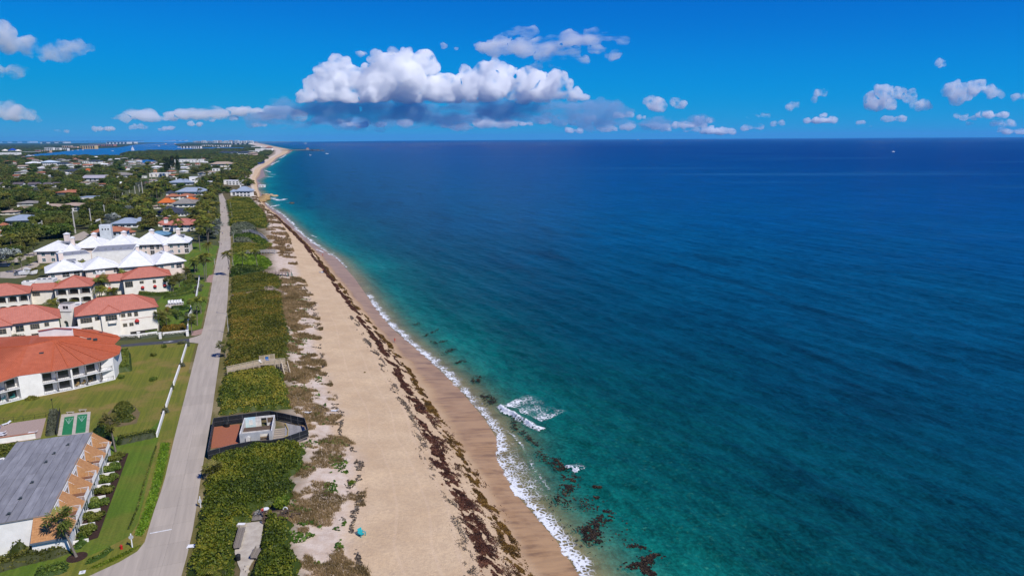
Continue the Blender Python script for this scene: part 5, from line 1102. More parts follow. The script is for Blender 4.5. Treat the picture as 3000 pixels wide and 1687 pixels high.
for lb, pts, w, h, m in (('long curved dark hedge below the three red awnings', ((60, 610), (300, 635), (600, 640), (800, 590), (960, 500)), 2.0, 1.3, G_HEDGE), ('second curved dark hedge terrace below the awning villa', ((480, 690), (700, 670), (850, 630), (1010, 580)), 1.8, 1.1, G_HEDGE), ('short dark hedge by the terrace of chairs', ((580, 750), (700, 730), (840, 735)), 1.6, 1.0, G_HEDGE), ('dark hedge in front of the villa side porch', ((620, 950), (740, 1000), (790, 1060)), 2.6, 1.6, G_HEDGE), ('broad dark hedge under the white terrace', ((620, 900), (760, 880), (900, 880)), 2.8, 1.5, G_TREE), ('clipped hedge beside the awning villa corner', ((760, 600), (830, 480)), 2.0, 1.6, G_HEDGE), ('low hedge at the foot of the villa garage', ((20, 1320), (390, 1295)), 1.8, 1.2, G_HEDGE)):
    hedge(lb, [C6(*p) for p in pts], w, h, m, seed=len(lb), dens=30, size=.24)
for lb, pts, h, m in (('yellow green shrubs inside the driveway wall', ((440, 1320), (440, 1240), (690, 1200), (880, 1180), (890, 1290)), 1.6, G_YEL), ('mixed garden shrubs by the terrace chairs', ((520, 960), (500, 880), (600, 880), (620, 960)), 1.5, G_YEL), ('reddish garden shrubs behind the awning villa', ((870, 400), (880, 310), (1000, 290), (1060, 380)), 1.8, G_TREE2), ('garden shrubs behind the zigzag wall by the brick apron', ((800, 420), (880, 400), (1060, 390), (1070, 440), (850, 460)), 1.2, G_HEDGE), ('agave bed beside the curved hedge', ((640, 640), (700, 610), (740, 650), (680, 670)), .9, G_GREY), ('grey spiky plants in the bed by the awning villa', ((820, 540), (860, 500), (900, 530), (850, 560)), 1.2, G_GREY)):
    area(lb, [C6(*p) for p in pts], h, m, seed=len(lb) + 3)
# terrace with white chairs
sheet('terrace', [C6(*p) for p in ((500, 830), (560, 770), (820, 770), (840, 830), (640, 860))], .02, PATHC)
for k, (x, y) in enumerate(((600, 800), (650, 795), (700, 795), (750, 790), (800, 785))): outdoor_chair(tuple(g(*C6(x, y)) + [0, 0, .02]), TRIM, 'white terrace chair facing the sea beside the red roofed villa', d=(.9, -.4), group='white chairs on the villa terrace', s=1.9)
# dune side of the road
C4 = lambda x, y: (500 + x / 2.698, 1150 + y / 2.698)
C5 = lambda x, y: (550 + x / 3.22, 950 + y / 3.22)
C7 = lambda x, y: (450 + x / 4.025, 640 + y / 4.025)
C8 = lambda x, y: (640 + x / 6.039, 560 + y / 6.039)
WOODG = mat('weathered_grey_wood', (.27, .235, .20), (.18, .155, .13), scale=2.5, stretch=(1, 5, 1), rough=.95, objrand=.15)
WOODT = mat('tan_treated_wood', (.52, .43, .31), (.42, .34, .245), scale=2.5, rough=.95, objrand=.10)
WOODB = mat('brown_wood', (.14, .095, .065), (.09, .062, .045), scale=2.5, rough=.95, objrand=.15)
def thicket(label, px, h, m, seed, dens=26, size=.27, rough=.55, holes=(), bias=0.0, edge=1.0, name='sea_grape_thicket', z=.3):
    return mass(name, label, 'thicket', [g(*p, z) for p in px], h, m, dens=dens, size=size, rough=rough, edge=edge, seed=seed, tone_bias=bias, holes=holes, jit=1.1)
path_hole = [g(*C4(*p), .15) for p in ((490, 1540), (500, 1230), (528, 1030), (600, 1035), (640, 1015), (640, 930), (760, 930), (740, 1040), (722, 1150), (690, 1320), (600, 1540))]
thicket('green sea grape thicket around the concrete beach path', [C4(*p) for p in ((150, 1520), (150, 1400), (200, 1180), (240, 1000), (265, 870), (280, 720), (300, 600), (310, 540), (450, 500), (640, 455), (860, 430), (1000, 410), (1050, 480), (1040, 600), (960, 680), (940, 800), (900, 880), (740, 930), (960, 1060), (930, 1180), (960, 1280), (1010, 1360), (1000, 1520))], 1.7, G_GRAPE2, 1, holes=[path_hole], dens=30)
thicket('browning sea grape thicket between the ruined pavilion and the tan boardwalk', [C5(*p) for p in ((292, 850), (300, 660), (335, 490), (480, 470), (620, 450), (820, 425), (890, 480), (920, 560), (935, 640), (950, 720), (960, 800), (780, 800), (600, 815), (430, 840))], 1.6, G_GRAPE, 2, bias=.2)
thicket('long sea grape thicket between the tan boardwalk and the thin pink boardwalk', [C5(355, 445), C5(362, 350), C5(385, 230), C5(380, 100), C7(890, 1360), C7(890, 1150), C7(918, 915), C7(1100, 880), C7(1310, 850), C7(1500, 890), C7(1520, 1000), C7(1540, 1150), C7(1570, 1300), C7(1600, 1440), C5(920, 130), C5(940, 250), C5(930, 330), C5(880, 340), C5(820, 355), C5(650, 350), C5(560, 395)], 1.7, G_GRAPE, 3, dens=20, bias=.03)
thicket('sea grape thicket between the thin pink boardwalk and the row of dark shrubs', [C7(*p) for p in ((925, 880), (925, 700), (1100, 680), (1310, 640), (1400, 670), (1500, 720), (1510, 820), (1420, 845), (1310, 830), (1150, 855))], 1.5, G_GRAPE, 4, dens=18)
thicket('row of dark rounded shrubs across the dune by the wooden deck', [C7(*p) for p in ((900, 690), (905, 610), (1000, 590), (1200, 590), (1310, 620), (1310, 655), (1150, 670), (1000, 690))], 2.4, G_TREE, 5, dens=13, size=.4)
thicket('low bright green creeper bed with coconut palms on the dune', [C7(*p) for p in ((930, 590), (935, 420), (1060, 420), (1240, 430), (1330, 460), (1400, 540), (1310, 600), (1200, 570), (1000, 575))], .6, MATS['bright_ground_cover'], 6, dens=9, size=.4)
thicket('low olive creeper bed beyond the short grey boardwalk', [C7(*p) for p in ((935, 410), (935, 290), (1100, 290), (1200, 300), (1320, 310), (1400, 290), (1380, 350), (1250, 380), (1060, 385))], .7, G_GRAPE, 7, dens=8, size=.45)
thicket('silvery green bay cedar thicket beside the road lamp', [C8(*p) for p in ((225, 790), (225, 640), (330, 590), (450, 570), (560, 600), (640, 660), (700, 740), (600, 740), (430, 770))], 2.2, G_GREY, 8, dens=8, size=.5)
thicket('second silvery thicket below the weathered boardwalk', [C8(*p) for p in ((280, 910), (290, 850), (430, 830), (560, 860), (590, 920), (420, 930))], 1.6, G_GREY, 9, dens=8, size=.5)
thicket('dark green thicket around the weathered white boardwalk', [C8(*p) for p in ((270, 850), (275, 790), (420, 780), (560, 760), (700, 810), (840, 890), (900, 940), (700, 930), (600, 860))], 1.6, G_GRAPE2, 10, dens=8, size=.5)
thicket('broad olive thicket on the dune towards the white beach house', [C8(*p) for p in ((200, 620), (210, 500), (190, 330), (150, 180), (300, 110), (560, 130), (640, 230), (760, 320), (830, 440), (870, 580), (840, 660), (700, 640), (540, 560), (330, 560))], 1.6, G_GRAPE, 11, dens=4, size=.6)
# fan palms and a coconut frond in the thickets
palm_px('sabal', C5(362, 312), C5(325, 195), 'short cabbage palm at the road edge casting its shadow on the road', None, 2.0)
palm_px('sabal', C4(350, 685), C4(330, 610), 'squat bushy cabbage palm at the road edge by the fence corner', None, 2.2)
P = g(*C4(400, 1460)); palm((P[0], P[1], 0), 1.6, 'coco', 'young coconut palm cut by the picture edge beside the concrete path', None, 2.6)
P = g(*C5(420, 200)); bush((P[0], P[1], 0), 2.2, 2.6, 'leafy bush behind the short cabbage palm at the road edge', 'green')
P = gz(*C4(1430, 722)); bush((P[0], P[1], P[2] - .25), 1.05, 1.1, 'lone round green bush on the bare sand', 'grape')
P = gz(*C4(830, 890)); bush((P[0], P[1], P[2] - .2), 3.0, 2.6, 'large feathery green shrub behind the boardwalk deck', 'grape')

# concrete path with benches
t = thing('beach_path', 'pale concrete path', None); del t['label']; tag(t, kind='structure')
rows = [((540, 1035), (735, 1010)), ((522, 1100), (728, 1080)), ((510, 1180), (718, 1165)), ((505, 1260), (705, 1250)), ((530, 1350), (640, 1340)), ((552, 1400), (615, 1390)), ((540, 1480), (600, 1480))]
for (a0, b0), (a1, b1) in zip(rows[:-1], rows[1:]):
    q = [g(*C4(*p), .32) for p in (a1, b1, b0, a0)]; mb = MB(); c = sum(q) / 4; mb.slab([c + (p - c) * .99 for p in q], .3); mb.build('path_slab', PATHC, t)
bench(tuple(g(*C4(550, 1160), .32)), 'long grey timber bench along the left of the concrete path', g(*C4(575, 1085))[:2] - g(*C4(530, 1250))[:2], WOODG, 6.2, w=1.0, back=True)
bench(tuple(g(*C4(680, 1285), .32)), 'short grey timber bench on the seaward edge of the concrete path', g(*C4(700, 1250))[:2] - g(*C4(660, 1320))[:2], WOODG, 2.6, w=.9, back=True)
P = g(*C4(560, 1050), .33); t = thing('path_planter', 'low pale planter box at the head of the concrete path', 'planter', P); mb = MB((P, np.array([1., 0]), np.array([0, 1.]))); mb.box(-.7, .7, -.4, .4, 0, .35); mb.build('box', PATHC, t); mb = MB((P, np.array([1., 0]), np.array([0, 1.]))); mb.box(-.6, .6, -.3, .3, .35, .37); mb.build('rim', TRIM, t)
P = g(*C4(535, 1320), .3); t = thing('litter_bin', 'black litter bin at the bottom of the concrete path', 'bin', P); mb = MB(); mb.tube(P, P + [0, 0, .85], .35, .4, 12); mb.build('drum', BLACKF, t); mb = MB(); mb.tube(P + [0, 0, .85], P + [0, 0, 1.05], .42, .15, 12); mb.build('lid', BLACKF, t)
for k, (x, y) in enumerate(((600, 1370), (590, 1395), (605, 1410))): P = g(*C4(x, y), .3); mb = MB(); mb.tube(P - [0, 0, .1], P + [0, 0, .25], .4, .25, 7); o = mb.build('rock', PATHC); o.location = (0, 0, 0); tag(o, 'pale rock beside the bottom of the concrete path', 'rock', 'rocks by the path')

# boardwalks
def boardwalk(label, pts, w, z, m, rail=True, rail_m=None, stairs=None, gap=1.6, rh=1.0, plank=.16, legs=True, rails=3, max_planks=300, name='boardwalk', sides=(1, -1)):
    """pts: world points along the deck, z: deck heights; planks lie across"""
    t = thing(name, label, 'boardwalk', pts[0]); rail_m = rail_m or m; zs_ = z if hasattr(z, '__len__') else [z] * len(pts)
    for (a, b), (za, zb) in zip(zip(pts[:-1], pts[1:]), zip(zs_[:-1], zs_[1:])):
        fr, L_ = frame(a, b); n = max(2, int(L_ / plank)); pm = None
        for k in range(n):
            zz = za + (zb - za) * (k + .5) / n
            if pm is None: q = MB(((0, 0, 0), fr[1], fr[2])); q.box(-.5 * L_ / n + .012, .5 * L_ / n - .012, -w / 2, w / 2, -.05, 0); pm = new_mesh('plank', np.array(q.v), q.f, m)
            o = link('plank', pm, t); o.location = tuple(FW(fr, (k + .5) * L_ / n, 0, zz) - parent_origin(t) - np.array([0, 0, fr[0][2]]))
        if rail:
            ns = max(1, round(L_ / gap))
            for s in sides:
                for k in range(ns + 1):
                    x = L_ * k / ns; zz = za + (zb - za) * k / ns; p = FW(fr, x, s * w / 2); zg = float(zt(p[0], p[1])[0]); q = MB(); q.box(p[0] - .09, p[0] + .09, p[1] - .09, p[1] + .09, min(zg - .2, zz - .1), zz + rh); q.build('post', rail_m, t)
                for r_ in range(rails):
                    h_ = rh - r_ * (rh - .25) / max(1, rails - 1) - .04; q = MB(); q.bar(FWz(fr, 0, s * w / 2, za + h_), FWz(fr, L_, s * w / 2, zb + h_), .08 if r_ else .2, .14 if r_ else .09); q.build('rail', rail_m, t)
    return t
def FWz(fr, x, y, z): p = FW(fr, x, y); p[2] = z; return p
a, b, c, d = g(*C5(375, 455), 1.0), g(*C5(680, 405), 1.3), g(*C5(830, 390), 1.6), g(*C5(915, 385), 1.6); e = g(*C5(945, 500), -.6)
boardwalk('tan timber boardwalk with railings and stairs down to the dune grass', [a, b, c, d], 1.7, [1.3, 2.1, 2.2, 2.2], WOODT, rails=4, rh=1.25)
boardwalk('tan timber stair from the boardwalk end down to the sand', [d + np.array([.3, -.9, 0]), e], 1.6, [2.15, -.6], WOODT, plank=.42, rails=3, name='beach_stair')
f0, f1_ = g(*C5(668, 385), 1.6), g(*C5(815, 360), 1.6); boardwalk('square tan viewing deck beside the boardwalk with a blue chair', [f0 + np.array([0, 1.6, 0]), f1_ + np.array([0, 1.2, 0])], 3.0, 2.22, WOODT, rails=4, rh=1.2, sides=(1,), name='viewing_deck')
P = g(*C5(755, 375), 1.62); BLUEC = mat('blue_plastic', (.02, .14, .42), (.015, .11, .33), scale=3, rough=.4); outdoor_chair((P[0], P[1], 2.24), BLUEC, 'blue chair on the tan viewing deck', d=(.6, -.8), s=1.5)
P = g(*C5(690, 390), 1.62); outdoor_chair((P[0], P[1], 2.24), TRIM, 'white chair on the tan viewing deck', d=(.6, -.8), s=1.2)
PINKWOOD = mat('pinkish_weathered_wood', (.40, .30, .25), (.30, .23, .19), scale=2, rough=.95, objrand=.1)
boardwalk('thin pinkish boardwalk crossing the sea grape to a small platform', [g(*C7(925, 905), 1.2), g(*C7(1315, 848), 1.5)], 1.3, [1.3, 1.9], PINKWOOD, rail=False, plank=.3)
boardwalk('small pinkish platform at the seaward end of the thin boardwalk', [g(*C7(1315, 848), 1.6), g(*C7(1408, 840), 1.6)], 3.2, 1.92, PINKWOOD, rails=2, plank=.3, name='platform')
boardwalk('pinkish stair from the small platform down to the grass', [g(*C7(1405, 850), 1.4), g(*C7(1540, 900), -.5)], 1.3, [1.8, -.5], PINKWOOD, plank=.5, rails=1, name='beach_stair')
GREYW = mat('silver_grey_wood', (.34, .33, .33), (.25, .245, .25), scale=2, rough=.95, objrand=.12)
boardwalk('wooden deck with pale railings and green stair behind the dark shrubs', [g(*C7(1310, 640), 1.4), g(*C7(1610, 640), 1.4)], 3.4, 1.5, PINKWOOD, rails=2, plank=.35, name='beach_deck')
boardwalk('green painted stair at the end of the wooden deck', [g(*C7(1600, 650), 1.4), g(*C7(1620, 690), -.6)], 2.0, [1.4, -.6], mat('sea_green_paint', (.2, .30, .26), (.16, .24, .21), scale=3), plank=.5, rails=2, name='beach_stair')
boardwalk('short silver grey boardwalk with stairs between the coconut palms', [g(*C7(1070, 400), 1.2), g(*C7(1240, 395), 1.4), g(*C7(1430, 385), 1.4)], 2.4, [1.2, 1.5, 1.5], GREYW, rails=2, plank=.4)
boardwalk('silver grey stair at the end of the short boardwalk', [g(*C7(1430, 390), 1.4), g(*C7(1445, 430), -.6)], 2.4, [1.4, -.7], GREYW, rails=1, plank=.6, name='beach_stair')
boardwalk('long weathered white boardwalk zigzagging over the dark thicket', [g(*C8(430, 720), 2.2), g(*C8(570, 710), 2.2), g(*C8(740, 770), 2.0), g(*C8(880, 900), .2)], 1.6, [2.2, 2.4, 1.9, -.4], GREYW, rails=2, plank=.6, rh=1.1)
a, b, c = g(*C4(655, 985), .4), g(*C4(735, 960), .4), g(*C4(930, 955), .6)
boardwalk('short dark brown timber deck at the head of the concrete path', [g(*C4(648, 975), .4), g(*C4(735, 965), .4)], 3.0, .42, WOODG, rails=1, sides=(), name='path_deck', plank=.2)
boardwalk('dark brown timber boardwalk with heavy railings leading to the beach', [g(*C4(735, 1010), .4), g(*C4(930, 985), .4)], 1.9, [.45, .3], WOODB, rails=2, gap=1.5, rh=1.1)
boardwalk('dark brown timber steps at the end of the heavy railed boardwalk', [g(*C4(930, 985), .3), g(*C4(995, 965), -.2)], 1.9, [.3, -.6], WOODB, rails=2, gap=1.3, rh=1.1, plank=.3, name='beach_stair')
def bicycle(P, label, d):
    t = thing('bicycle', label, 'bicycle', P); d = np.array(d, float) / np.linalg.norm(d); P = np.array(P, float); D3 = np.array([d[0], d[1], 0]); cm = mat('bike_frame', (.5, .5, .5), scale=4, rough=.4)
    for s in (-.52, .52):
        q = MB(); c = P + D3 * s + [0, 0, .34]; pts = [c + .33 * (math.cos(a) * D3 + math.sin(a) * np.array([0, 0, 1])) for a in np.linspace(0, 2 * math.pi, 15)]
        for p0, p1 in zip(pts[:-1], pts[1:]): q.bar(p0, p1, .035, .035)
        q.build('wheel', BLACKF, t)
    q = MB(); pts = {k: P + D3 * x + [0, 0, z] for k, x, z in (('r', -.52, .34), ('b', -.05, .3), ('s', -.2, .85), ('h', .38, .82), ('f', .52, .34))}
    for a_, b_ in (('r', 'b'), ('r', 's'), ('b', 's'), ('b', 'h'), ('s', 'h'), ('h', 'f')): q.bar(pts[a_], pts[b_], .04, .04)
    q.build('frame', cm, t); q = MB(); q.bar(pts['s'] - D3 * .12 + [0, 0, .08], pts['s'] + D3 * .12 + [0, 0, .08], .12, .05); q.build('saddle', BLACKF, t); n = np.array([-d[1], d[0], 0]); q = MB(); q.bar(pts['h'] - n * .28 + [0, 0, .15], pts['h'] + n * .28 + [0, 0, .15], .03, .03); q.build('handlebar', BLACKF, t)
bicycle(g(*C4(685, 965), .45) + [0, 0, .02], 'bicycle with pale frame parked on the path deck', (.5, 1)); bicycle(g(*C4(712, 960), .45) + [0, 0, .02], 'bicycle leaning by the person on the path deck', (.3, 1))
P = g(*C4(755, 945), .45); t = thing('round_table', 'round pale table on the path deck', 'table', P); mb = MB(); mb.tube(P, P + [0, 0, .7], .06, .05, 8); mb.build('pedestal', TRIM, t); mb = MB(); mb.tube(P + [0, 0, .7], P + [0, 0, .75], .55, .55, 16); mb.build('tabletop', TRIM, t)
P = g(*C4(910, 955), .4); t = thing('life_ring', 'white life ring hung on the heavy boardwalk railing', 'life ring', P + [0, 0, .5]); q = MB(); c = P + [0, 0, .9]; pts = [c + .38 * np.array([math.cos(a), 0, math.sin(a)]) for a in np.linspace(0, 2 * math.pi, 17)]
for p0, p1 in zip(pts[:-1], pts[1:]): q.bar(p0, p1, .12, .12)
q.build('ring', TRIM, t); q = MB(); q.bar(c + [0, .06, -.5], c + [0, .06, .5], .08, .04); q.build('bracket', WOODB, t)

# ruined pavilion inside a screened fence
ZD = .5
SCRN = mat('black_windscreen', (.012, .014, .018), (.02, .023, .028), scale=2.5, rough=.9); GALV = mat('galvanised_pipe', (.35, .36, .38), (.26, .27, .29), scale=5, rough=.4, metallic=.6)
fpts = {k: g(*C4(*p), z) for k, p, z in (('a', (300, 530), 0), ('b', (345, 265), .3), ('c', (790, 205), .3), ('d', (900, 225), .6), ('e', (1062, 262), .6), ('f', (1090, 352), .6), ('g', (885, 425), .4))}
mesh_fence('black screened chain link fence round the ruined pavilion, road side', [fpts['a'], fpts['b']], 2.1, GALV, 2.6, SCRN, 'screened_fence'); mesh_fence('black screened chain link fence behind the ruined pavilion', [fpts['b'], fpts['c']], 2.1, GALV, 2.8, SCRN, 'screened_fence'); mesh_fence('curved black screened fence round the seaward deck of the ruined pavilion', [fpts['c'], fpts['d'], fpts['e'], fpts['f'], fpts['g']], 2.0, GALV, 2.4, SCRN, 'screened_fence'); fn = mesh_fence('black screened chain link fence in front of the ruined pavilion', [fpts['a'], g(*C4(480, 480)), g(*C4(640, 448)), g(*C4(800, 440)), fpts['g']], 2.0, GALV, 2.8, SCRN, 'screened_fence')
for x, y in ((342, 478), (410, 472)): P = g(*C4(x, y + 22)); mb = MB(); mb.box(P[0] - .22, P[0] + .22, P[1] - .14, P[1] - .11, 1.0, 1.45); mb.build('notice', mat('orange_notice', (.55, .3, .22), (.7, .6, .5), scale=8), fn)
bp = [g(*C4(*p), .1) for p in ((335, 275), (545, 250), (545, 415), (320, 440))]; mb = MB(); mb.slab([bp[3] + [0, 0, .12], bp[2] + [0, 0, .12], bp[1] + [0, 0, .12], bp[0] + [0, 0, .12]], .12); o = mb.build('brick_forecourt', mat('red_brick_paving', (.36, .13, .07), (.26, .09, .05), scale=4, rough=.95, bump=.3, bscale=9)); tag(o, kind='structure')
P = g(*C4(448, 268), .2); t = thing('black_sack', 'black tarpaulin bundle by the fence on the brick forecourt', 'bundle', P); mb = MB(); mb.tube(P, P + [0, 0, .9], .55, .7, 9); mb.build('sack', BLACKF, t); mb = MB(); mb.tube(P + [0, 0, .9], P + [0, 0, 1.3], .7, .2, 9); mb.build('sack_top', BLACKF, t)
PA, PB = g(*C4(550, 408), .2), g(*C4(806, 380), .2); fr, L_ = frame(PA, PB, .0); PD_ = np.linalg.norm((g(*C4(545, 278), .2) - PA)[:2]) * .98
pv = thing('ruined_pavilion', 'roofless white and pale blue concrete pavilion shell with empty openings', 'pavilion', FW(fr, L_ / 2, PD_ / 2)); HW = 2.6
PALEB = mat('faded_blue_paint', (.36, .56, .62), (.55, .62, .62), scale=.7, rough=.9); OLDW = mat('stained_white_paint', (.66, .64, .60), (.48, .46, .43), scale=1.2, rough=.9, contrast=(.42, .62)); OLDG = mat('stained_grey_paint', (.40, .41, .42), (.30, .31, .32), scale=1.2, rough=.9)
# front wall with a small and a large opening
segs = [(0, 1.2, 0, HW), (1.2, 2.2, 1.6, HW), (1.2, 2.2, 0, .5), (2.2, L_ * .62, 0, HW), (L_ * .62, L_ * .9, 2.0, HW), (L_ * .9, L_, 0, HW)]
for x0, x1, z0, z1 in segs: mb = MB(fr); mb.box(x0, x1, 0, .22, z0 + .1, z1); mb.build('front_wall', OLDG, pv)
D_ = PD_
for x0, x1, z0, z1, m in ((0, L_ * .36, 0, HW, PALEB), (L_ * .36, L_ * .54, 0, HW, OLDW), (L_ * .54, L_ * .72, 2.1, HW, OLDW), (L_ * .72, L_, 0, HW, OLDW)): mb = MB(fr); mb.box(x0, x1, D_ - .22, D_, z0 + .1, z1); mb.build('rear_wall', m, pv)
mb = MB(fr); mb.box(0, .22, .22, D_ - .22, .1, HW); mb.build('road_wall', OLDW, pv); mb = MB(fr); mb.box(L_ - .22, L_, .22, D_ - .22, .1, HW); mb.build('sea_wall', OLDW, pv)
mb = MB(fr); mb.box(.22, L_ - .22, .22, D_ - .22, .08, .2); mb.build('floor', mat('littered_floor', (.22, .16, .09), (.12, .09, .06), scale=2, rough=1), pv)
mb = MB(fr); mb.box(.22, L_ - .22, D_ * .33, D_ * .33 + .2, .2, 1.6); mb.build('inner_wall', OLDW, pv)
for k in range(9): x = .4 + (L_ - .8) * k / 8; mb = MB(fr); mb.box(.3, L_ - .3, D_ * .35 + .2 + k * .26, D_ * .35 + .42 + k * .26, 1.5, 1.58); mb.build('roof_board', WOODB, pv)
window(pv, (FW(fr, 0, D_ - .22), fr[1], fr[2]), L_ * .76, L_ * .93, 1.1, 2.1, nx=1, nz=4, fm=WOODB, gm=WOODB, name='louvre'); window(pv, (FW(fr, 0, D_ - .22), fr[1], fr[2]), L_ * .16, L_ * .26, .9, 2.0, nx=1, nz=1, fm=TRIM, gm=OLDW, name='blocked_window')
mb = MB(fr); mb.xz([(1.25, .6), (2.15, .6), (2.15, 1.7), (1.7, 2.0), (1.25, 1.7)], -.35, -.02); mb.build('counter_hatch', OLDW, pv)
# timber decks on the seaward side
dk = thing('pavilion_deck', 'weathered timber deck of the ruined pavilion with a yellow railed round end', 'deck', FW(fr, L_ + 2, D_ / 2)); fr2, _ = frame(PB, g(*C4(1090, 345), .2))
for k in range(22):
    y0 = .1 + k * .30; w = 4.6 if k < 3 or k > 18 else 5.0 - .028 * (k - 11) ** 2 * .6; mb = MB(fr); mb.box(L_ + .05, L_ + w, y0, y0 + .26, .15, .24); mb.build('plank', WOODG if k % 4 else WOODT, dk)
q1, q2, q3, q4 = g(*C4(905, 240), .3), g(*C4(1058, 268), .3), g(*C4(1086, 350), .3), g(*C4(900, 418), .3)
for k in range(26):
    s0, s1 = k / 26 + .003, (k + 1) / 26 - .003; mb = MB(); mb.slab([q1 + (q2 - q1) * s0, q1 + (q2 - q1) * s1, q4 + (q3 - q4) * s1, q4 + (q3 - q4) * s0][::-1], .1); mb.build('plank', GREYW, dk)
YELP = mat('yellow_paint', (.50, .36, .04), (.38, .27, .05), scale=4, rough=.6)
for pts in ([C4(810, 190), C4(890, 192)], [C4(805, 210), C4(895, 200)], [C4(820, 372), C4(880, 362), C4(925, 335), C4(928, 290), C4(905, 240)]):
    mb = MB()
    for a_, b_ in zip(pts[:-1], pts[1:]): mb.bar(g(*a_, .55), g(*b_, .55), .12, .12)
    mb.build('yellow_rail', YELP, dk)
for a_, b_ in (((800, 188), (893, 178)), ((920, 385), (1090, 320)), ((925, 412), (1092, 345))): mb = MB(); mb.bar(g(*C4(*a_), 1.0), g(*C4(*b_), 1.0), .12, .1); mb.build('handrail', WOODG, dk)
for x, y in ((885, 425), (960, 400), (1015, 385), (1085, 358)): P = g(*C4(x, y), 0); zg = float(zt(P[0], P[1])[0]); mb = MB(); mb.box(P[0] - .09, P[0] + .09, P[1] - .09, P[1] + .09, zg - .3, 1.0); mb.build('support_post', WOODT, dk)
# loose things on the sand
lounger(tuple(gz(*C4(1085, 165))), 'white lounger standing by the curved fence on the dune grass', (1, -.35)); lounger(tuple(gz(*C4(1298, 150))), 'white lounger lying low on the bare sand beyond the dune grass', (1, .0))
TEALP = mat('turquoise_paint', (.03, .40, .42), (.02, .32, .34), scale=4, rough=.5)
def adirondack(P, label, d):
    d = np.array(d, float) / np.linalg.norm(d); f = (np.array(P, float), np.array([-d[1], d[0]]) * -1, d); t = thing('beach_chair', label, 'chair', P); s = 1.25
    for k in range(5): q = MB(f); q.add([((x) * s, y * s, z * s) for x, y, z in [(-.3, -.3 + k * .13, .26 + k * .03), (.3, -.3 + k * .13, .26 + k * .03), (.3, -.2 + k * .13, .28 + k * .03), (-.3, -.2 + k * .13, .28 + k * .03), (-.3, -.3 + k * .13, .23 + k * .03), (.3, -.3 + k * .13, .23 + k * .03), (.3, -.2 + k * .13, .25 + k * .03), (-.3, -.2 + k * .13, .25 + k * .03)]], [(0, 1, 2, 3), (7, 6, 5, 4), (0, 4, 5, 1), (1, 5, 6, 2), (2, 6, 7, 3), (3, 7, 4, 0)]); q.build('seat_slat', TEALP, t)
    for k in range(5): x = -.26 + k * .13; q = MB(f); q.yz([(y * s, z * s) for y, z in ((-.3, .25), (-.26, .25), (-.55, .98), (-.59, .97))], (x - .055) * s, (x + .055) * s); q.build('back_slat', TEALP, t)
    for x in (-.38, .38):
        q = MB(f); q.box((x - .07) * s, (x + .07) * s, -.5 * s, .38 * s, .5 * s, .53 * s); q.build('armrest', TEALP, t)
        for y in (.3, -.4): q = MB(f); q.box((x - .03) * s, (x + .03) * s, (y - .05) * s, (y + .05) * s, 0, .5 * s); q.build('leg', TEALP, t)
    return t
adirondack(tuple(gz(*C4(1512, 1130))), 'turquoise slatted beach chair standing alone on the sand', (.75, -.65))
P = gz(*C4(1508, 598)); t = thing('stake', 'short dark stake standing in the sand', 'stake', P); mb = MB(); mb.tube(P - [0, 0, .3], P + [-.05, 0, 1.1], .07, .06, 7); mb.build('pole', WOODB, t); mb = MB(); mb.tube(P + [-.05, 0, 1.1], P + [-.05, 0, 1.16], .08, .04, 7); mb.build('tip', WOODB, t)
P = gz(*C5(1670, 455)); bush((P[0], P[1], P[2] - .1), .45, .5, 'small dry clump of weed on the open sand', 'yellow')
P = g(*C4(170, 1215)); t = thing('kerb_inlet', 'white concrete drain inlet on the road verge beside the thicket', 'drain', P); mb = MB((P, np.array([1., .1]), np.array([-.1, 1.]))); mb.box(-.75, .75, -.45, .45, 0, .16); mb.build('slab', TRIM, t); mb = MB((P, np.array([1., .1]), np.array([-.1, 1.]))); mb.box(-.5, .5, -.5, -.45, .03, .12); mb.build('slot', BLACKF, t)
# street lamps on the verges
def street_lamp(base, top, label, d, arm=3.2, cz=None):
    P = g(*base); h = height_at(P, top) ; t = thing('street_lamp', label, 'street lamp', P); d = np.array([d[0], d[1], 0.]); pm = mat('concrete_pole', (.45, .43, .40), (.36, .345, .32), scale=3, rough=.9)
    q = MB(); q.tube(P, P + [0, 0, h], .13, .08, 8); q.build('pole', pm, t); q = MB(); q.tube(P + [0, 0, h - .4], P + d * arm + [0, 0, h], .045, .035, 6); q.build('arm', GALV, t)
    e = P + d * arm + [0, 0, h]; q = MB(); q.bar(e - d * .05, e + d * .6, .24, .12); q.build('lamp_head', GALV, t); return t
street_lamp(C7(885, 1365), C7(0, 1110)[1], 'concrete street lamp opposite the driveway gate', (-1, .1)); street_lamp(C8(275, 920), C8(0, 725)[1], 'concrete street lamp beside the silvery thicket', (-1, .1)); street_lamp(C8(245, 490), C8(0, 360)[1], 'concrete street lamp beyond the silvery thicket', (-1, .1)); street_lamp(C8(225, 330), C8(0, 195)[1], 'thin pale pole beside the road near the white beach house', (-1, .1), 1.0); street_lamp(C7(940, 580), C7(0, 440)[1], 'short concrete lamp by the leaning coconut palm', (-1, .1)); street_lamp(C7(720, 540), C7(0, 472)[1], 'white arm lamp on the lawn side of the road', (1, .1), 2.2)
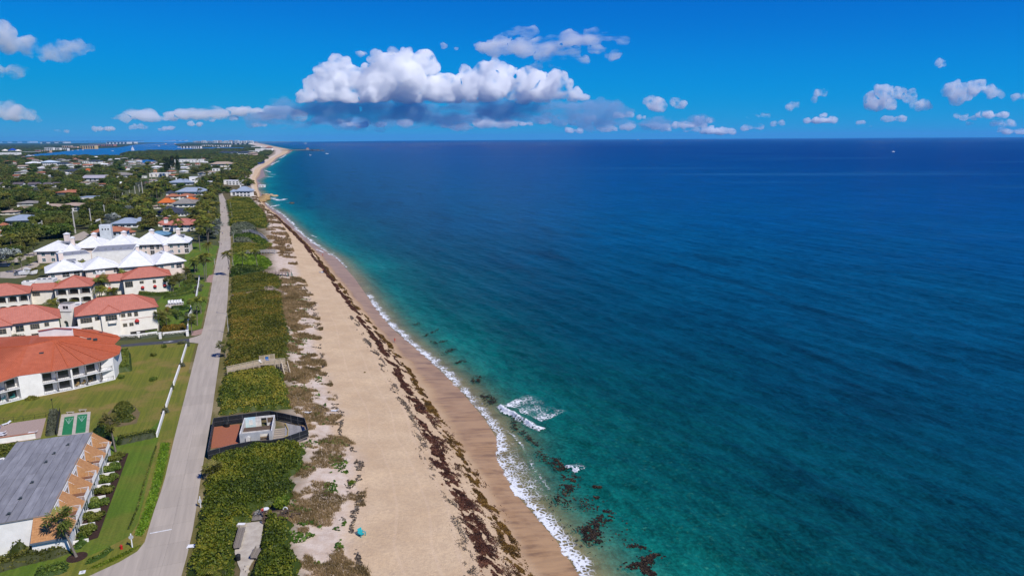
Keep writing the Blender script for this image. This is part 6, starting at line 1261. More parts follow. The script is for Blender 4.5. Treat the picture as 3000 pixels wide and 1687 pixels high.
# dune grass, seaweed, surf
GRASS = leafmat('dune_grass_blades', (.11, .09, .028), (.30, .235, .085), (.50, .39, .19), trans=.4, objrand=0.0)
def band_points(n, f0, f1, Y0, Y1, rg, grow=True):
    Y = Y0 * (Y1 / Y0) ** rg.random(n) if grow else rg.uniform(Y0, Y1, n); u = rg.random(n); return f0(Y) + (f1(Y) - f0(Y)) * u, Y, u
def blades(name, label, cat, X, Y, h, w, T, m, seed, per=4, stuff=True):
    rg = np.random.default_rng(seed); n = len(X) * per; X = np.repeat(X, per) + rg.normal(0, .18, n); Y = np.repeat(Y, per) + rg.normal(0, .18, n); T = np.clip(np.repeat(T, per) + rg.normal(0, .12, n), 0, 1); sc = np.clip(Y / 160, .8, 5); hh = np.repeat(h, per) * rg.uniform(.6, 1.2, n) * np.sqrt(sc)
    z = zt(X, Y); a = rg.uniform(0, 6.28, n); l = rg.uniform(.2, .9, n) * hh; b = np.stack([X, Y, z - .05], 1); d = np.stack([np.cos(a), np.sin(a), np.zeros(n)], 1); s = np.stack([-np.sin(a), np.cos(a), np.zeros(n)], 1) * (w * sc)[:, None]
    V = np.stack([b - s, b + s, b + d * l[:, None] + np.array([0, 0, 1]) * hh[:, None]], 1).reshape(-1, 3); o = link(name, new_mesh(name, V, np.arange(len(V)).reshape(-1, 3), m, False, {'tone': ('FACE', T)}, uniform=True)); tag(o, label, cat, kind='stuff'); return o
rg = np.random.default_rng(77)
X, Y, u = band_points(60000, lambda y: xV(y) - 1.0, lambda y: xD(y) + 1.5, 72, 330, rg); den = fbm(X / 5.5, Y / 5.5, 4) + .22 * (fbm(X / 1.3, Y / 1.3, 2) - .5) + .16 * (1 - 2 * np.abs(u - .38)) - .03
k = den > .56; X, Y, u = X[k], Y[k], u[k]; T = np.clip(.5 + 1.2 * (fbm(X / 3, Y / 3, 3) - .5) - .2 * smooth(.85, 1, u), 0, 1)
pav = [fpts[q] + 0 for q in 'abcdefg']; k = ~inside([p[:2] for p in pav], X, Y); X, Y, T = X[k], Y[k], T[k]
blades('dune_grass', 'dry tan and olive grass scattered over the dune sand', 'dune grass', X, Y, rg.uniform(.35, .75, len(X)), .06, T, GRASS, 1)
X, Y, u = band_points(26000, lambda y: xV(y) - 1.5, lambda y: xD(y), 330, 900, rg); den = fbm(X / 9, Y / 9, 4); k = den > .575; X, Y = X[k], Y[k]
blades('dune_grass', 'olive dune grass on the far stretch of beach', 'dune grass', X, Y, rg.uniform(.4, .8, len(X)), .08, np.clip(.5 + fbm(X / 6, Y / 6, 3) - .5, 0, 1), GRASS, 2, per=3)
# low green vines and grey driftwood litter
X, Y, u = band_points(16000, lambda y: xV(y) - .5, lambda y: xD(y) - 1, 75, 330, rg); k = fbm(X / 3.2 + 40, Y / 3.2, 3) > .66; X, Y = X[k], Y[k]
V, Fa = leaf_cloud(np.stack([X, Y, zt(X, Y) + .12], 1), np.tile([0, 0, 1.], (len(X), 1)), .42, rg, .7); o = link('beach_vine', new_mesh('beach_vine', V, Fa, G_GRAPE2, False, {'tone': ('FACE', rg.uniform(.1, .8, len(X)))}, uniform=True)); tag(o, 'green vine patches on the dune sand', 'vine', kind='stuff')
LITTER = leafmat('grey_wrack_litter', (.035, .026, .02), (.10, .08, .062), (.2, .165, .13), trans=0, objrand=0)
X, Y, u = band_points(40000, lambda y: xV(y) + 2, lambda y: xD(y) + 1.2, 72, 330, rg); ridge = np.abs(fbm(X / 7 + 3, Y / 7, 4) - .5 - .10 * (u - .75)); pt = fbm(X / 4 + 11, Y / 4, 3); k = (ridge < .03) & (u > .25) & (pt > .52) & (rg.random(len(X)) < .7) | ((np.abs(u - .90 - .5 * (fbm(X / 6, Y / 6, 3) - .5)) < .05) & (pt > .5) & (rg.random(len(X)) < .7)); X, Y = X[k], Y[k]
V, Fa = leaf_cloud(np.stack([X, Y, zt(X, Y) + .05], 1), np.tile([0, 0, 1.], (len(X), 1)), .36, rg, .6); o = link('wrack_litter', new_mesh('wrack_litter', V, Fa, LITTER, False, {'tone': ('FACE', rg.uniform(0, 1, len(X)))}, uniform=True)); tag(o, 'grey brown dry wrack along the dune foot', 'wrack', kind='stuff')
# bands of sargassum on the beach
def weed(name, label, f, wid, n, thr, m, seed, Y0=68, Y1=640, size=.22):
    rg = np.random.default_rng(seed); Y = Y0 * (Y1 / Y0) ** rg.random(n); w = wid(Y); d = rg.normal(0, 1, n) * .85; al = Y; wan = np.where(Y < 420, 2.0 * (fbm(Y / 8, Y * 0 + 3 + seed, 3) - .5), 0); X = f(Y) + wan + d * w
    al = 100 * np.log(Y); v = fbm(al / 1.5 + d * w * .5, d * w / .9 + 7 + seed, 4) - .045 * d * d + .16 * (fbm(al / 7, d * 0 + seed, 2) - .5); k = v > thr; X, Y, v, d = X[k], Y[k], v[k], d[k]
    sc = np.clip(Y / 130, .8, 4); z = zt(X, Y) + .03 + .2 * np.clip(v - thr, 0, .4)
    V, Fa = leaf_cloud(np.stack([X, Y, z], 1), np.tile([0, 0, 1.], (len(X), 1)), size * sc, rg, .62); T = np.clip(.45 + 1.0 * (fbm(X / 1.2, Y / 1.2, 2) - .5) + rg.normal(0, .18, len(X)), 0, 1)
    o = link(name, new_mesh(name, V, Fa, m, False, {'tone': ('FACE', T)}, uniform=True)); return tag(o, label, 'seaweed', kind='stuff')
MAROON = leafmat('old_sargassum', (.022, .011, .005), (.080, .040, .017), (.17, .095, .04), trans=0, objrand=0); GOLD = leafmat('fresh_sargassum', (.035, .020, .004), (.12, .068, .011), (.24, .14, .025), trans=0, objrand=0)
weed('seaweed', 'dark maroon line of old seaweed along the beach', xS, lambda Y: 1.25 - .8 * smooth(100, 230, Y) + .0006 * Y, 150000, .465, MAROON, 5)
weed('seaweed', 'golden brown line of fresh seaweed above the wet sand', xG, lambda Y: .95 - .55 * smooth(100, 230, Y) + .0004 * Y, 110000, .505, GOLD, 6)
weed('seaweed', 'loose seaweed crumbs between the two seaweed lines', lambda Y: (xS(Y) + xG(Y)) / 2, lambda Y: np.where(Y < 260, 2.6 - 1.6 * smooth(110, 260, Y), .8), 50000, .59, MAROON, 8, Y1=240, size=.17)
weed('seaweed', 'thin scatter of dry weed crumbs on the upper beach', lambda Y: xS(Y) - 3.2, lambda Y: np.full_like(Y, .9), 16000, .55, LITTER, 7, Y1=260, size=.16)
# seaweed adrift in the shallows
CA = lambda x, y: (1000 + x / 1.841, 900 + y / 1.841)
rg = np.random.default_rng(9); pts = []
for ln, n, w in ((((930, 600), (940, 650), (1000, 690), (1060, 750)), 420, .5), (((1070, 770), (1120, 830), (1190, 880), (1240, 930), (1220, 990), (1170, 1050)), 900, .8), (((1150, 815), (1180, 850), (1210, 870)), 300, .5), (((1270, 910), (1230, 960), (1200, 970)), 420, .5), (((1360, 965), (1400, 972)), 160, .3), (((1375, 1020), (1380, 1025)), 90, .25), (((1340, 1230), (1370, 1270), (1340, 1200), (1400, 1150), (1450, 1120)), 900, .8), (((1310, 1200), (1380, 1240)), 500, .7), (((1400, 1080), (1440, 1110)), 180, .6), (((1150, 1050), (1250, 1040), (1420, 1090)), 260, 1.6), (((1560, 1400), (1620, 1390), (1657, 1350), (1700, 1330)), 900, .7), (((1620, 1395), (1680, 1449)), 400, .5), (((1550, 1280), (1640, 1290)), 120, .5), (((400, 85), (410, 100)), 140, .7), (((450, 155), (520, 120)), 260, .5), (((480, 180), (520, 195), (570, 180)), 240, .6), (((560, 250), (600, 225)), 320, .8), (((620, 300), (665, 290)), 220, .6), (((720, 400), (740, 375)), 260, .9), (((760, 470), (800, 490), (815, 515)), 420, .8), (((1200, 1250), (1500, 1200)), 160, 3)):
    P = [g(*CA(*p), SEA) for p in ln]; L_ = len(P) - 1; s = rg.random(n) * L_ if L_ else np.zeros(n); i = np.minimum(s.astype(int), max(L_ - 1, 0)); f = s - i; PA_ = np.array(P); c = PA_[i] * (1 - f)[:, None] + PA_[np.minimum(i + 1, L_)] * f[:, None]; c[:, :2] += rg.normal(0, w, (n, 2)) * .9; pts.append(c)
pts = np.vstack(pts); kk = fbm(pts[:, 0] / .8, pts[:, 1] / .8, 3) > .47; pts = pts[kk]; pts[:, 2] = SEA + waves(pts[:, 0], pts[:, 1]) * smooth(-1, 25, (pts[:, 0] - xL(pts[:, 1])) * .945) * .9 + .05
V, Fa = leaf_cloud(pts, np.tile([0, 0, 1.], (len(pts), 1)), .34, rg, .9); o = link('floating_seaweed', new_mesh('floating_seaweed', V, Fa, leafmat('wet_sargassum', (.006, .006, .004), (.022, .014, .008), (.06, .035, .016), trans=0, objrand=0), False, {'tone': ('FACE', rg.uniform(0, 1, len(pts)))}, uniform=True)); tag(o, 'dark brown seaweed adrift in the green shallows', 'seaweed', kind='stuff')
# foam
def foam_mat(name, scale, lo, hi, lace=1.0):
    m = bpy.data.materials.new(name); m.use_nodes = True; t = m.node_tree; t.nodes.clear(); L = t.links.new
    out = N(t, 'ShaderNodeOutputMaterial'); b = N(t, 'ShaderNodeBsdfPrincipled'); b.inputs['Base Color'].default_value = (.82, .84, .85, 1); b.inputs['Roughness'].default_value = .9
    at = N(t, 'ShaderNodeAttribute', attribute_name='cover'); geo = N(t, 'ShaderNodeNewGeometry')
    w = N(t, 'ShaderNodeTexNoise'); w.inputs['Scale'].default_value = .6; w.inputs['Detail'].default_value = 2; L(geo.outputs['Position'], w.inputs['Vector']); ad = N(t, 'ShaderNodeVectorMath', operation='MULTIPLY_ADD'); L(w.outputs['Color'], ad.inputs[0]); ad.inputs[1].default_value = (1.6, 1.6, 0); L(geo.outputs['Position'], ad.inputs[2])
    v = N(t, 'ShaderNodeTexVoronoi', feature='DISTANCE_TO_EDGE'); v.inputs['Scale'].default_value = scale; L(ad.outputs[0], v.inputs['Vector'])
    n = N(t, 'ShaderNodeTexNoise'); n.inputs['Scale'].default_value = scale * 1.3; n.inputs['Detail'].default_value = 6; n.inputs['Roughness'].default_value = .7; L(geo.outputs['Position'], n.inputs['Vector'])
    r = N(t, 'ShaderNodeMapRange'); L(v.outputs['Distance'], r.inputs[0]); r.inputs[1].default_value = 0; r.inputs[2].default_value = .28; r.inputs[3].default_value = .75; r.inputs[4].default_value = .05
    s1 = N(t, 'ShaderNodeMath', operation='MULTIPLY_ADD'); L(n.outputs['Fac'], s1.inputs[0]); s1.inputs[1].default_value = .9; L(r.outputs[0], s1.inputs[2])
    s2 = N(t, 'ShaderNodeMath', operation='ADD'); L(s1.outputs[0], s2.inputs[0]); s3 = N(t, 'ShaderNodeMath', operation='MULTIPLY_ADD'); L(at.outputs['Fac'], s3.inputs[0]); s3.inputs[1].default_value = 1.5; s3.inputs[2].default_value = -1.85; L(s3.outputs[0], s2.inputs[1])
    a = N(t, 'ShaderNodeMapRange', interpolation_type='SMOOTHSTEP'); L(s2.outputs[0], a.inputs[0]); a.inputs[1].default_value = lo; a.inputs[2].default_value = hi; a.inputs[4].default_value = .9
    tr = N(t, 'ShaderNodeBsdfTransparent'); mx = N(t, 'ShaderNodeMixShader'); L(a.outputs[0], mx.inputs[0]); L(tr.outputs[0], mx.inputs[1]); L(b.outputs[0], mx.inputs[2]); L(mx.outputs[0], out.inputs[0])
    bp = N(t, 'ShaderNodeBump'); bp.inputs['Distance'].default_value = .15; L(n.outputs['Fac'], bp.inputs['Height']); L(bp.outputs[0], b.inputs['Normal'])
    return m
FOAM = foam_mat('surf_foam', 1.1, .0, .6); FOAMF = foam_mat('far_surf_foam', .25, .0, .5)
def foam_strip(label, P, wl, wr, prof, m=None, step=.5, ridge=0.0, nn=14, seed=0, fade=True):
    """P: world points along the crest; spreads wl to the land side and wr to the sea side"""
    P = np.array(P)[:, :2]; seg = np.r_[0, np.cumsum(np.linalg.norm(np.diff(P, axis=0), axis=1))]; n = max(4, int(seg[-1] / step)); s = np.linspace(0, seg[-1], n); C = np.stack([np.interp(s, seg, P[:, 0]), np.interp(s, seg, P[:, 1])], 1); T = np.gradient(C, axis=0); T /= np.linalg.norm(T, axis=1)[:, None]; Nn = np.stack([T[:, 1], -T[:, 0]], 1)
    Nn = np.where((Nn[:, :1] < 0), -Nn, Nn); v = np.linspace(-1, 1, nn); off_ = np.where(v < 0, v * wl, v * wr); wob = (fbm(s / 3 + seed, s * 0, 3) - .5) * 1.6 * min(1.0, wr / 3)
    X = C[:, :1] + Nn[:, :1] * (off_[None] + wob[:, None]); Y = C[:, 1:] + Nn[:, 1:] * (off_[None] + wob[:, None]); offs = (X - xL(Y)) * .945; Z = np.maximum(SEA + waves(X, Y) * smooth(-1, 25, offs) * .9 + .02, zt(X.ravel(), Y.ravel()).reshape(X.shape)) + .06 + np.maximum(0, ridge) * np.exp(-(v * 2.2) ** 2)[None] * (np.sin(np.linspace(0, math.pi, n)) ** .6)[:, None] * (.75 + .5 * fbm(X * 1.2, Y * 1.2, 3))
    cov = np.interp(v, [q[0] for q in prof], [q[1] for q in prof])[None] * np.ones((n, 1)) * (.72 + .56 * fbm(s / 6 + 9 + seed, s * 0, 3))[:, None]
    cov = cov * (.62 + .76 * fbm(X / 2.6 + seed, Y / 2.6, 3))
    if fade: cov = cov * (smooth(0, .12, s / s[-1]) * smooth(1, .88, s / s[-1]))[:, None]
    o = link('surf_foam', grid_mesh('surf_foam', X, Y, Z, m or FOAM, {'cover': np.clip(cov, 0, 1.2)})); return tag(o, label, 'foam', kind='stuff')
ys1 = np.linspace(62, 330, 240); ys2 = np.geomspace(330, 900, 120)
foam_strip('white foam along the water edge of the near beach', [(xL(y) + .4, y) for y in ys1], .7, 3.6, [(-1, .5), (-.3, .95), (.15, .88), (.5, .66), (1, .3)], step=.45, nn=18)
foam_strip('white foam along the water edge of the far beach', [(xL(y) + .5, y) for y in ys2], 1.0, 5, [(-1, .2), (-.2, .9), (.3, .6), (1, .1)], FOAMF, step=2, nn=10, seed=3)
foam_strip('lacy wash spreading over the shallow water near the breaker', [g(*CA(*p), SEA) for p in ((860, 700), (900, 780), (960, 880), (1040, 990), (1110, 1080))], 3.2, 4.2, [(-1, .45), (0, .66), (.6, .5), (1, .1)], step=.4, nn=22, seed=5)
foam_strip('thin foam edge of the second wave in the shallows', [g(*CA(*p), SEA) for p in ((850, 640), (930, 690), (990, 780), (1030, 860), (1100, 960), (1150, 1025))], .5, 1.0, [(-1, .3), (0, .7), (1, .35)], step=.35, nn=8, seed=7)
foam_strip('breaking wave of white water near the shore', [g(*CA(*p), SEA) for p in ((846, 520), (880, 560), (960, 600), (1040, 650), (1120, 672))], 1.3, 1.5, [(-1, .55), (-.2, 1.2), (.4, 1.1), (1, .7)], step=.3, ridge=1.1, nn=16, seed=11)
foam_strip('lacy foam trailing behind the breaking wave', [g(*CA(*p), SEA) for p in ((870, 515), (960, 540), (1050, 590), (1120, 620))], 1.2, 10.5, [(-1, .85), (0, .80), (.35, .70), (.7, .58), (1, .3)], step=.4, nn=28, seed=12)
foam_strip('small breaking wave with a tail of foam', [g(*CA(*p), SEA) for p in ((1210, 850), (1240, 875), (1285, 895))], .8, 5.0, [(-1, .5), (-.2, 1.1), (.2, .7), (.6, .55), (1, .15)], step=.3, ridge=.5, nn=18, seed=13)
CS = lambda x, y: (600 + x / 6.0375, 380 + y / 6.0375)
for k, (lb, ln, a, b) in enumerate((('foam swirling off the rocky spit', ((1150, 1200), (1250, 1235), (1330, 1255), (1440, 1215)), 5, 7), ('foam sheet below the rocky spit', ((1110, 1370), (1230, 1350), (1330, 1330)), 4, 6), ('foam by the awash rock', ((1500, 1290), (1545, 1305)), 3, 4), ('foam line off the first bend of the far beach', ((1140, 790), (1260, 795)), 5, 6), ('foam line below the far bend', ((1060, 830), (1220, 840)), 5, 6), ('foam curl beside the flat reef sand', ((1050, 715), (1170, 760)), 5, 6), ('foam along the far beach bend with the blue umbrellas', ((1150, 640), (1230, 590), (1330, 550)), 5, 7), ('foam along the last beach before the jetty', ((1290, 520), (1360, 495), (1440, 440)), 6, 9))): foam_strip(lb, [g(*CS(*p), SEA) for p in ln], a, b, [(-1, .3), (0, .95), (1, .3)], FOAMF, step=1.5, nn=8, seed=20 + k)
for k, (lb, ln) in enumerate((('curled foam line on the wet sand by the dune grass', ((1230, 520), (1300, 550), (1345, 600))), ('long foam line on the wash below the silvery thicket', ((1320, 655), (1450, 730), (1550, 830))), ('foam line on the wash off the short boardwalk', ((1600, 900), (1720, 940), (1830, 980))), ('foam line on the wash near the red beach walker', ((1720, 1045), (1880, 1100))), ('short foam dashes off the wash', ((1610, 770), (1740, 820))), ('short foam dashes beyond the red beach walker', ((1930, 1110), (2010, 1140))), ('faint foam dashes beside the dune house', ((1020, 365), (1140, 410))))): foam_strip(lb, [g(*C8(*p), SEA) for p in ln], .9, 1.4, [(-1, .4), (0, 1.05), (1, .3)], FOAMF, step=.8, nn=8, seed=40 + k)
# rocks of the spit, jetty
ROCK = mat('yellow_coquina_rock', (.40, .27, .12), (.26, .17, .08), scale=.6, rough=.95, bump=.5, bscale=2, dist=.3)
def rocks(label, px, z, r, n, seed, m=None):
    rg = np.random.default_rng(seed); P = np.array([g(*p, z) for p in px]); t = thing('rock_spit', label, 'rocks', P.mean(0))
    for k in range(n):
        w = rg.dirichlet(np.ones(len(P)) * .6); c = (P * w[:, None]).sum(0); rr = r * rg.uniform(.5, 1.2); V = ICO_V * (1 + .25 * rg.normal(size=(len(ICO_V), 1))) * rr * np.array([1.2, 1.2, .45]); o = link('boulder', new_mesh('boulder', V + c - np.array(t.location), ICO_F, m or ROCK, False, uniform=True), t)
    return t
_bm = bmesh.new(); bmesh.ops.create_icosphere(_bm, subdivisions=2, radius=1); _bm.verts.ensure_lookup_table()
ICO_V = np.array([v.co[:] for v in _bm.verts]); ICO_F = np.array([[v.index for v in f.verts] for f in _bm.faces]); _bm.free()
rocks('yellow rocky spit running out into the surf beside the beach house', [CS(*p) for p in ((930, 1280), (960, 1220), (1040, 1180), (1080, 1200), (1000, 1270))], -3.4, 5, 24, 1); rocks('sandy rock groyne reaching into the sea', [CS(*p) for p in ((1020, 1150), (1120, 1155), (1260, 1175))], -4.0, 3.2, 22, 2, mat('pale_sand_rock', (.5, .36, .22), (.38, .27, .16), scale=.6)); rocks('dark rock awash off the spit', [CS(*p) for p in ((1530, 1300), (1560, 1305))], -4.3, 2.2, 4, 3, BARK)
rocks('dark boulders at the tip of the far jetty', [CS(*p) for p in ((1850, 372), (2000, 372), (2120, 376))], -4, 12, 22, 4, BARK)
A, B = g(*CS(1350, 375), -3), g(*CS(1850, 366), -3); t = thing('jetty', 'long pale jetty running out at the inlet', 'jetty', A); fr, L_ = frame(A, B); mb = MB(fr); mb.box(0, L_, -8, 8, -2, 2.5); mb.build('deck', PATHC, t); mb = MB(fr); mb.box(0, L_, -9, -8.2, -3, 2.0); mb.build('seaward_face', BARK, t)
P = g(*CS(1820, 358), 0); t = thing('jetty_pavilion', 'small red roofed pavilion on the jetty', 'pavilion', P); mb = MB((P, np.array([1., 0]), np.array([0, 1.]))); mb.box(-8, 8, -8, 8, -1, 8); mb.build('wall', WHITE, t); pl, rd = hip((P, np.array([1., 0]), np.array([0, 1.])), -11, 11, -10, 10, 8, 15); roof_part(t, pl, rd, ROOFTERRA)
# umbrellas on the far beach
UB = mat('royal_blue_canvas', (.015, .06, .36), (.012, .045, .28), scale=2, rough=.8)
def beach_umbrella():
    t = thing('beach_umbrella', 'blue beach umbrella in the cluster on the far sand', 'umbrella', (0, 0, 0), 'blue umbrellas on the far beach'); q = MB(); q.tube((0, 0, 0), (0, 0, 3.0), .06, .05, 6); q.build('pole', TRIM, t); q = MB(); q.tube((0, 0, 2.4), (0, 0, 3.6), 2.6, .1, 10); q.build('canopy', UB, t); return t
bu = beach_umbrella(); rg = np.random.default_rng(4); first = True
for x, y in [(905 + rg.uniform(0, 50), 610 + rg.uniform(-15, 30)) for _ in range(9)] + [(930 + rg.uniform(0, 45), 590 + rg.uniform(-10, 12)) for _ in range(6)] + [(985 + rg.uniform(0, 60), 590 + rg.uniform(-15, 25)) for _ in range(12)]:
    o = bu if first else copy_tree(bu); first = False; P = gz(*CS(x, y)); o.location = tuple(P); o.scale = (1.5, 1.5, 1.3)
for k, (x, y) in enumerate(((850, 700), (875, 705))): P = gz(*CS(x, y)); lounger(tuple(P), ['pale blue lounger on the far sand next to the trees', 'second pale blue lounger on the far sand'][k], (1, .3), mat('pale_blue_cloth', (.3, .5, .6), scale=3))
# people
SKIN = mat('skin', (.42, .25, .17), (.36, .21, .14), scale=6, rough=.6)
def person(P, label, shirt, legs, d=(1, 0), pose='walk', hair=(.04, .025, .015), hat=None):
    P = np.array(P, float); t = thing('person', label, 'person', P, rz=math.atan2(d[1], d[0])); st = .26 if pose == 'walk' else .04
    J = {'pel': (0, 0, .93), 'chest': (.03, 0, 1.28), 'neck': (.03, 0, 1.47), 'head': (.05, 0, 1.60), 'top': (.05, 0, 1.70), 'hl': (0, .1, .88), 'kl': (st * .6, .1, .48), 'al': (st * .9, .1, .07), 'tl': (st * .9 + .17, .1, .04), 'hr': (0, -.1, .88), 'kr': (-st * .1, -.1, .48), 'ar': (-st, -.1, .08), 'tr': (-st + .17, -.1, .04), 'sl': (.02, .19, 1.40), 'el': (-.10, .26, 1.13), 'wl': (.06, .27, .90), 'fl': (.09, .27, .80), 'sr': (.02, -.19, 1.40), 'er': (.05, -.26, 1.13), 'wr': (.18, -.27, .93), 'fr': (.22, -.27, .83)}
    if pose == 'sit':
        for k in J: J[k] = (J[k][0], J[k][1], J[k][2] - .80)
        for s in 'lr': J['k' + s] = (.42, J['h' + s][1], .32); J['a' + s] = (.62, J['h' + s][1], .07); J['t' + s] = (.78, J['h' + s][1], .06)
    rad = {'pel': .135, 'chest': .145, 'neck': .06, 'head': .095, 'top': .06, 'h': .09, 'k': .055, 'a': .04, 't': .035, 's': .06, 'e': .043, 'w': .033, 'f': .035}
    E_ = [('pel', 'chest'), ('chest', 'neck'), ('neck', 'head'), ('head', 'top')] + [(a + s, b + s) for s in 'lr' for a, b in (('h', 'k'), ('k', 'a'), ('a', 't'), ('s', 'e'), ('e', 'w'), ('w', 'f'))] + [('pel', 'hl'), ('pel', 'hr'), ('chest', 'sl'), ('chest', 'sr')]
    ks = list(J); me = bpy.data.meshes.new('body'); me.from_pydata([J[k] for k in ks], [(ks.index(a), ks.index(b)) for a, b in E_], []); me.materials.append(SKIN); o = link('body', me, t); md = o.modifiers.new('skin', 'SKIN');
    bmm = bmesh.new(); bmm.from_mesh(me); lay = bmm.verts.layers.skin.verify(); bmm.verts.ensure_lookup_table()
    for i, k in enumerate(ks): r_ = rad.get(k, rad.get(k[0])); bmm.verts[i][lay].radius = (r_, r_); bmm.verts[i][lay].use_root = (k == 'pel')
    bmm.to_mesh(me); bmm.free(); sd = o.modifiers.new('sub', 'SUBSURF'); sd.levels = sd.render_levels = 1
    def cloth(name, segs, m):
        q = MB()
        for a, b, r0, r1 in segs: q.tube(a, b, r0, r1, 8)
        V = np.array(q.v); link(name, new_mesh(name, V, q.f, m), t)
    lift = lambda a, b, f: tuple(np.array(J[a]) * (1 - f) + np.array(J[b]) * f)
    cloth('shirt', [(J['pel'], J['chest'], .16, .185), (J['chest'], lift('chest', 'neck', .8), .185, .1), (J['sl'], lift('sl', 'el', .6), .08, .065), (J['sr'], lift('sr', 'er', .6), .08, .065)], shirt)
    cloth('shorts', [(lift('pel', 'chest', .15), tuple(np.array(J['pel']) - [0, 0, .12]), .165, .17), (J['hl'], lift('hl', 'kl', .8), .11, .095), (J['hr'], lift('hr', 'kr', .8), .11, .095)], legs)
    hm = mat('hair_%02d' % int(hair[0] * 100), hair, scale=6); hb = J['head']; V = ICO_V[:] * np.array([.115, .105, .10]) + np.array([hb[0] - .012, hb[1], hb[2] + .045]); link('hair', new_mesh('hair', V, ICO_F, hm, True, uniform=True), t)
    return t
cl = {n: mat('cloth_' + n, c, scale=6, rough=.9) for n, c in (('red', (.5, .05, .04)), ('white', (.7, .7, .68)), ('navy', (.03, .04, .09)), ('grey', (.2, .2, .21)), ('blue', (.06, .15, .4)), ('coral', (.6, .16, .12)), ('black', (.02, .02, .022)))}
person(gz(*CA(289, 190)), 'person in red walking on the wet sand beside the golden seaweed', cl['red'], cl['coral'], (-.3, .95)); person(gz(*C7(1995, 448)), 'person in coral walking on the wash below the short boardwalk', cl['coral'], cl['red'], (-.3, .95)); person(g(*C7(884, 612), .02), 'person in dark clothes walking on the road under the coconut palm', cl['navy'], cl['black'], (-.3, -.95)); person(g(*C7(772, 296), .02), 'person in white shirt on the lawn edge of the road', cl['white'], cl['grey'], (-.3, -.95)); person(g(*C7(798, 318), .02), 'person in grey walking beside the one in white', cl['grey'], cl['navy'], (-.3, -.95)); person(g(*C7(815, 190), .02), 'person in blue walking up the road past the silvery thicket', cl['blue'], cl['grey'], (-.3, .95))
person(gz(*C7(2000, 628)) , 'person in coral standing beside the blue beach mat', cl['coral'], cl['navy'], (0, -1), 'stand'); person(gz(*C7(1960, 640)) + [0, 0, .06], 'person sitting on the blue beach mat', cl['white'], cl['blue'], (.9, -.3), 'sit'); person(g(*C4(728, 972), .45), 'person in red on the path deck beside the bicycles', cl['red'], cl['navy'], (.5, -.8), 'stand'); person(g(*C8(108, 312), .02), 'person walking far up the road by the dune thicket', cl['black'], cl['navy'], (-.3, .95)); person(g(*C8(66, 385), .02), 'person in grey on the left edge of the far road', cl['grey'], cl['black'], (-.3, .95)); person(g(*C8(172, 410), .02), 'person in coral on the right side of the far road', cl['coral'], cl['black'], (-.3, .95)); person(gz(*C8(968, 655)), 'person in dark clothes on the sand below the dune grass', cl['black'], cl['navy'], (.3, -.9), 'stand')
P = gz(*C7(1965, 636)); t = thing('beach_mat', 'blue and white beach mat spread on the sand', 'beach mat', P); mb = MB((P, np.array([1., .1]), np.array([-.1, 1.]))); mb.box(-1.6, 1.6, -.9, .9, 0, .06); mb.build('mat', cl['blue'], t); mb = MB((P, np.array([1., .1]), np.array([-.1, 1.]))); mb.box(.5, 1.4, -.6, .4, .06, .35); mb.build('bag', cl['white'], t)
# boats
def boat(P, label, L_, d=(1, 0), sail=False, group=None, wake=0):
    d = np.array(d, float) / np.linalg.norm(d); f = (np.array(P, float), d, np.array([-d[1], d[0]])); t = thing('sailboat' if sail else 'motor_boat', label, 'boat', P, group); w = L_ * .15; h = L_ * .13
    q = MB(f); dk = [(-L_ / 2, -w, h), (L_ * .2, -w, h * 1.1), (L_ / 2, 0, h * 1.5), (L_ * .2, w, h * 1.1), (-L_ / 2, w, h)]; kl = [(-L_ / 2, -w * .7, -h * .3), (L_ * .2, -w * .7, -h * .3), (L_ * .42, 0, -h * .2), (L_ * .2, w * .7, -h * .3), (-L_ / 2, w * .7, -h * .3)]; q.add(dk + kl, [(0, 1, 2, 3, 4), (9, 8, 7, 6, 5)] + [(i, 5 + i, 5 + (i + 1) % 5, (i + 1) % 5) for i in range(5)]); q.build('hull', TRIM, t)
    q = MB(f); q.box(-L_ * .25, L_ * .12, -w * .7, w * .7, h, h * 2.0); cb = q.build('cabin', TRIM, t); q = MB(f); q.box(-L_ * .2, L_ * .125, -w * .72, w * .72, h * 1.4, h * 1.8); sub(q, 'cabin_window', GLASS, cb)
    if sail:
        q = MB(f); q.tube((0.05 * L_, 0, h), (.05 * L_, 0, h + L_ * 1.2), L_ * .012, L_ * .008, 6); q.build('mast', TRIM, t); q = MB(f); q.xz([(.03 * L_, h * 2.2), (-.42 * L_, h * 2.2), (.03 * L_, h + L_ * 1.15)], -.04 * L_, -.02 * L_); q.build('mainsail', TRIM, t); q = MB(f); q.xz([(.08 * L_, h + L_ * .95), (.08 * L_, h * 1.6), (.45 * L_, h * 1.5)], .02 * L_, .04 * L_); q.build('jib', TRIM, t)
    else: q = MB(f); q.box(-L_ * .2, 0, -w * .5, w * .5, h * 2.5, h * 2.65); q.build('hardtop', TRIM, t)
    return t
for (x, y), lb, L_, s in (((895, 421), 'white motor yacht off the jetty, just under the horizon', 60, 0), ((958, 451.5), 'white motor boat nearest the shore off the far beach', 16, 0), ((909, 455.5), 'small white motor boat inshore of the other off the far beach', 11, 0), ((1182, 418.5), 'white motor boat under the middle of the towering cloud', 40, 0), ((1214, 418.5), 'smaller motor boat beside the one under the towering cloud', 24, 0), ((1419, 420), 'motor boat alone on the dark sea under the cloud base', 26, 0), ((1869, 411), 'white sailboat on the horizon', 45, 1), ((2617, 446), 'white motor boat far out on the deep blue sea', 17, 0), ((868, 414.5), 'tiny vessel on the horizon beyond the jetty', 60, 0)): boat(g(x, y, SEA), lb, L_, (1, .2), bool(s))
P = g(389, 441, 0.3); boat(P, 'white sailboat crossing the lagoon', 24, (1, .1), True)
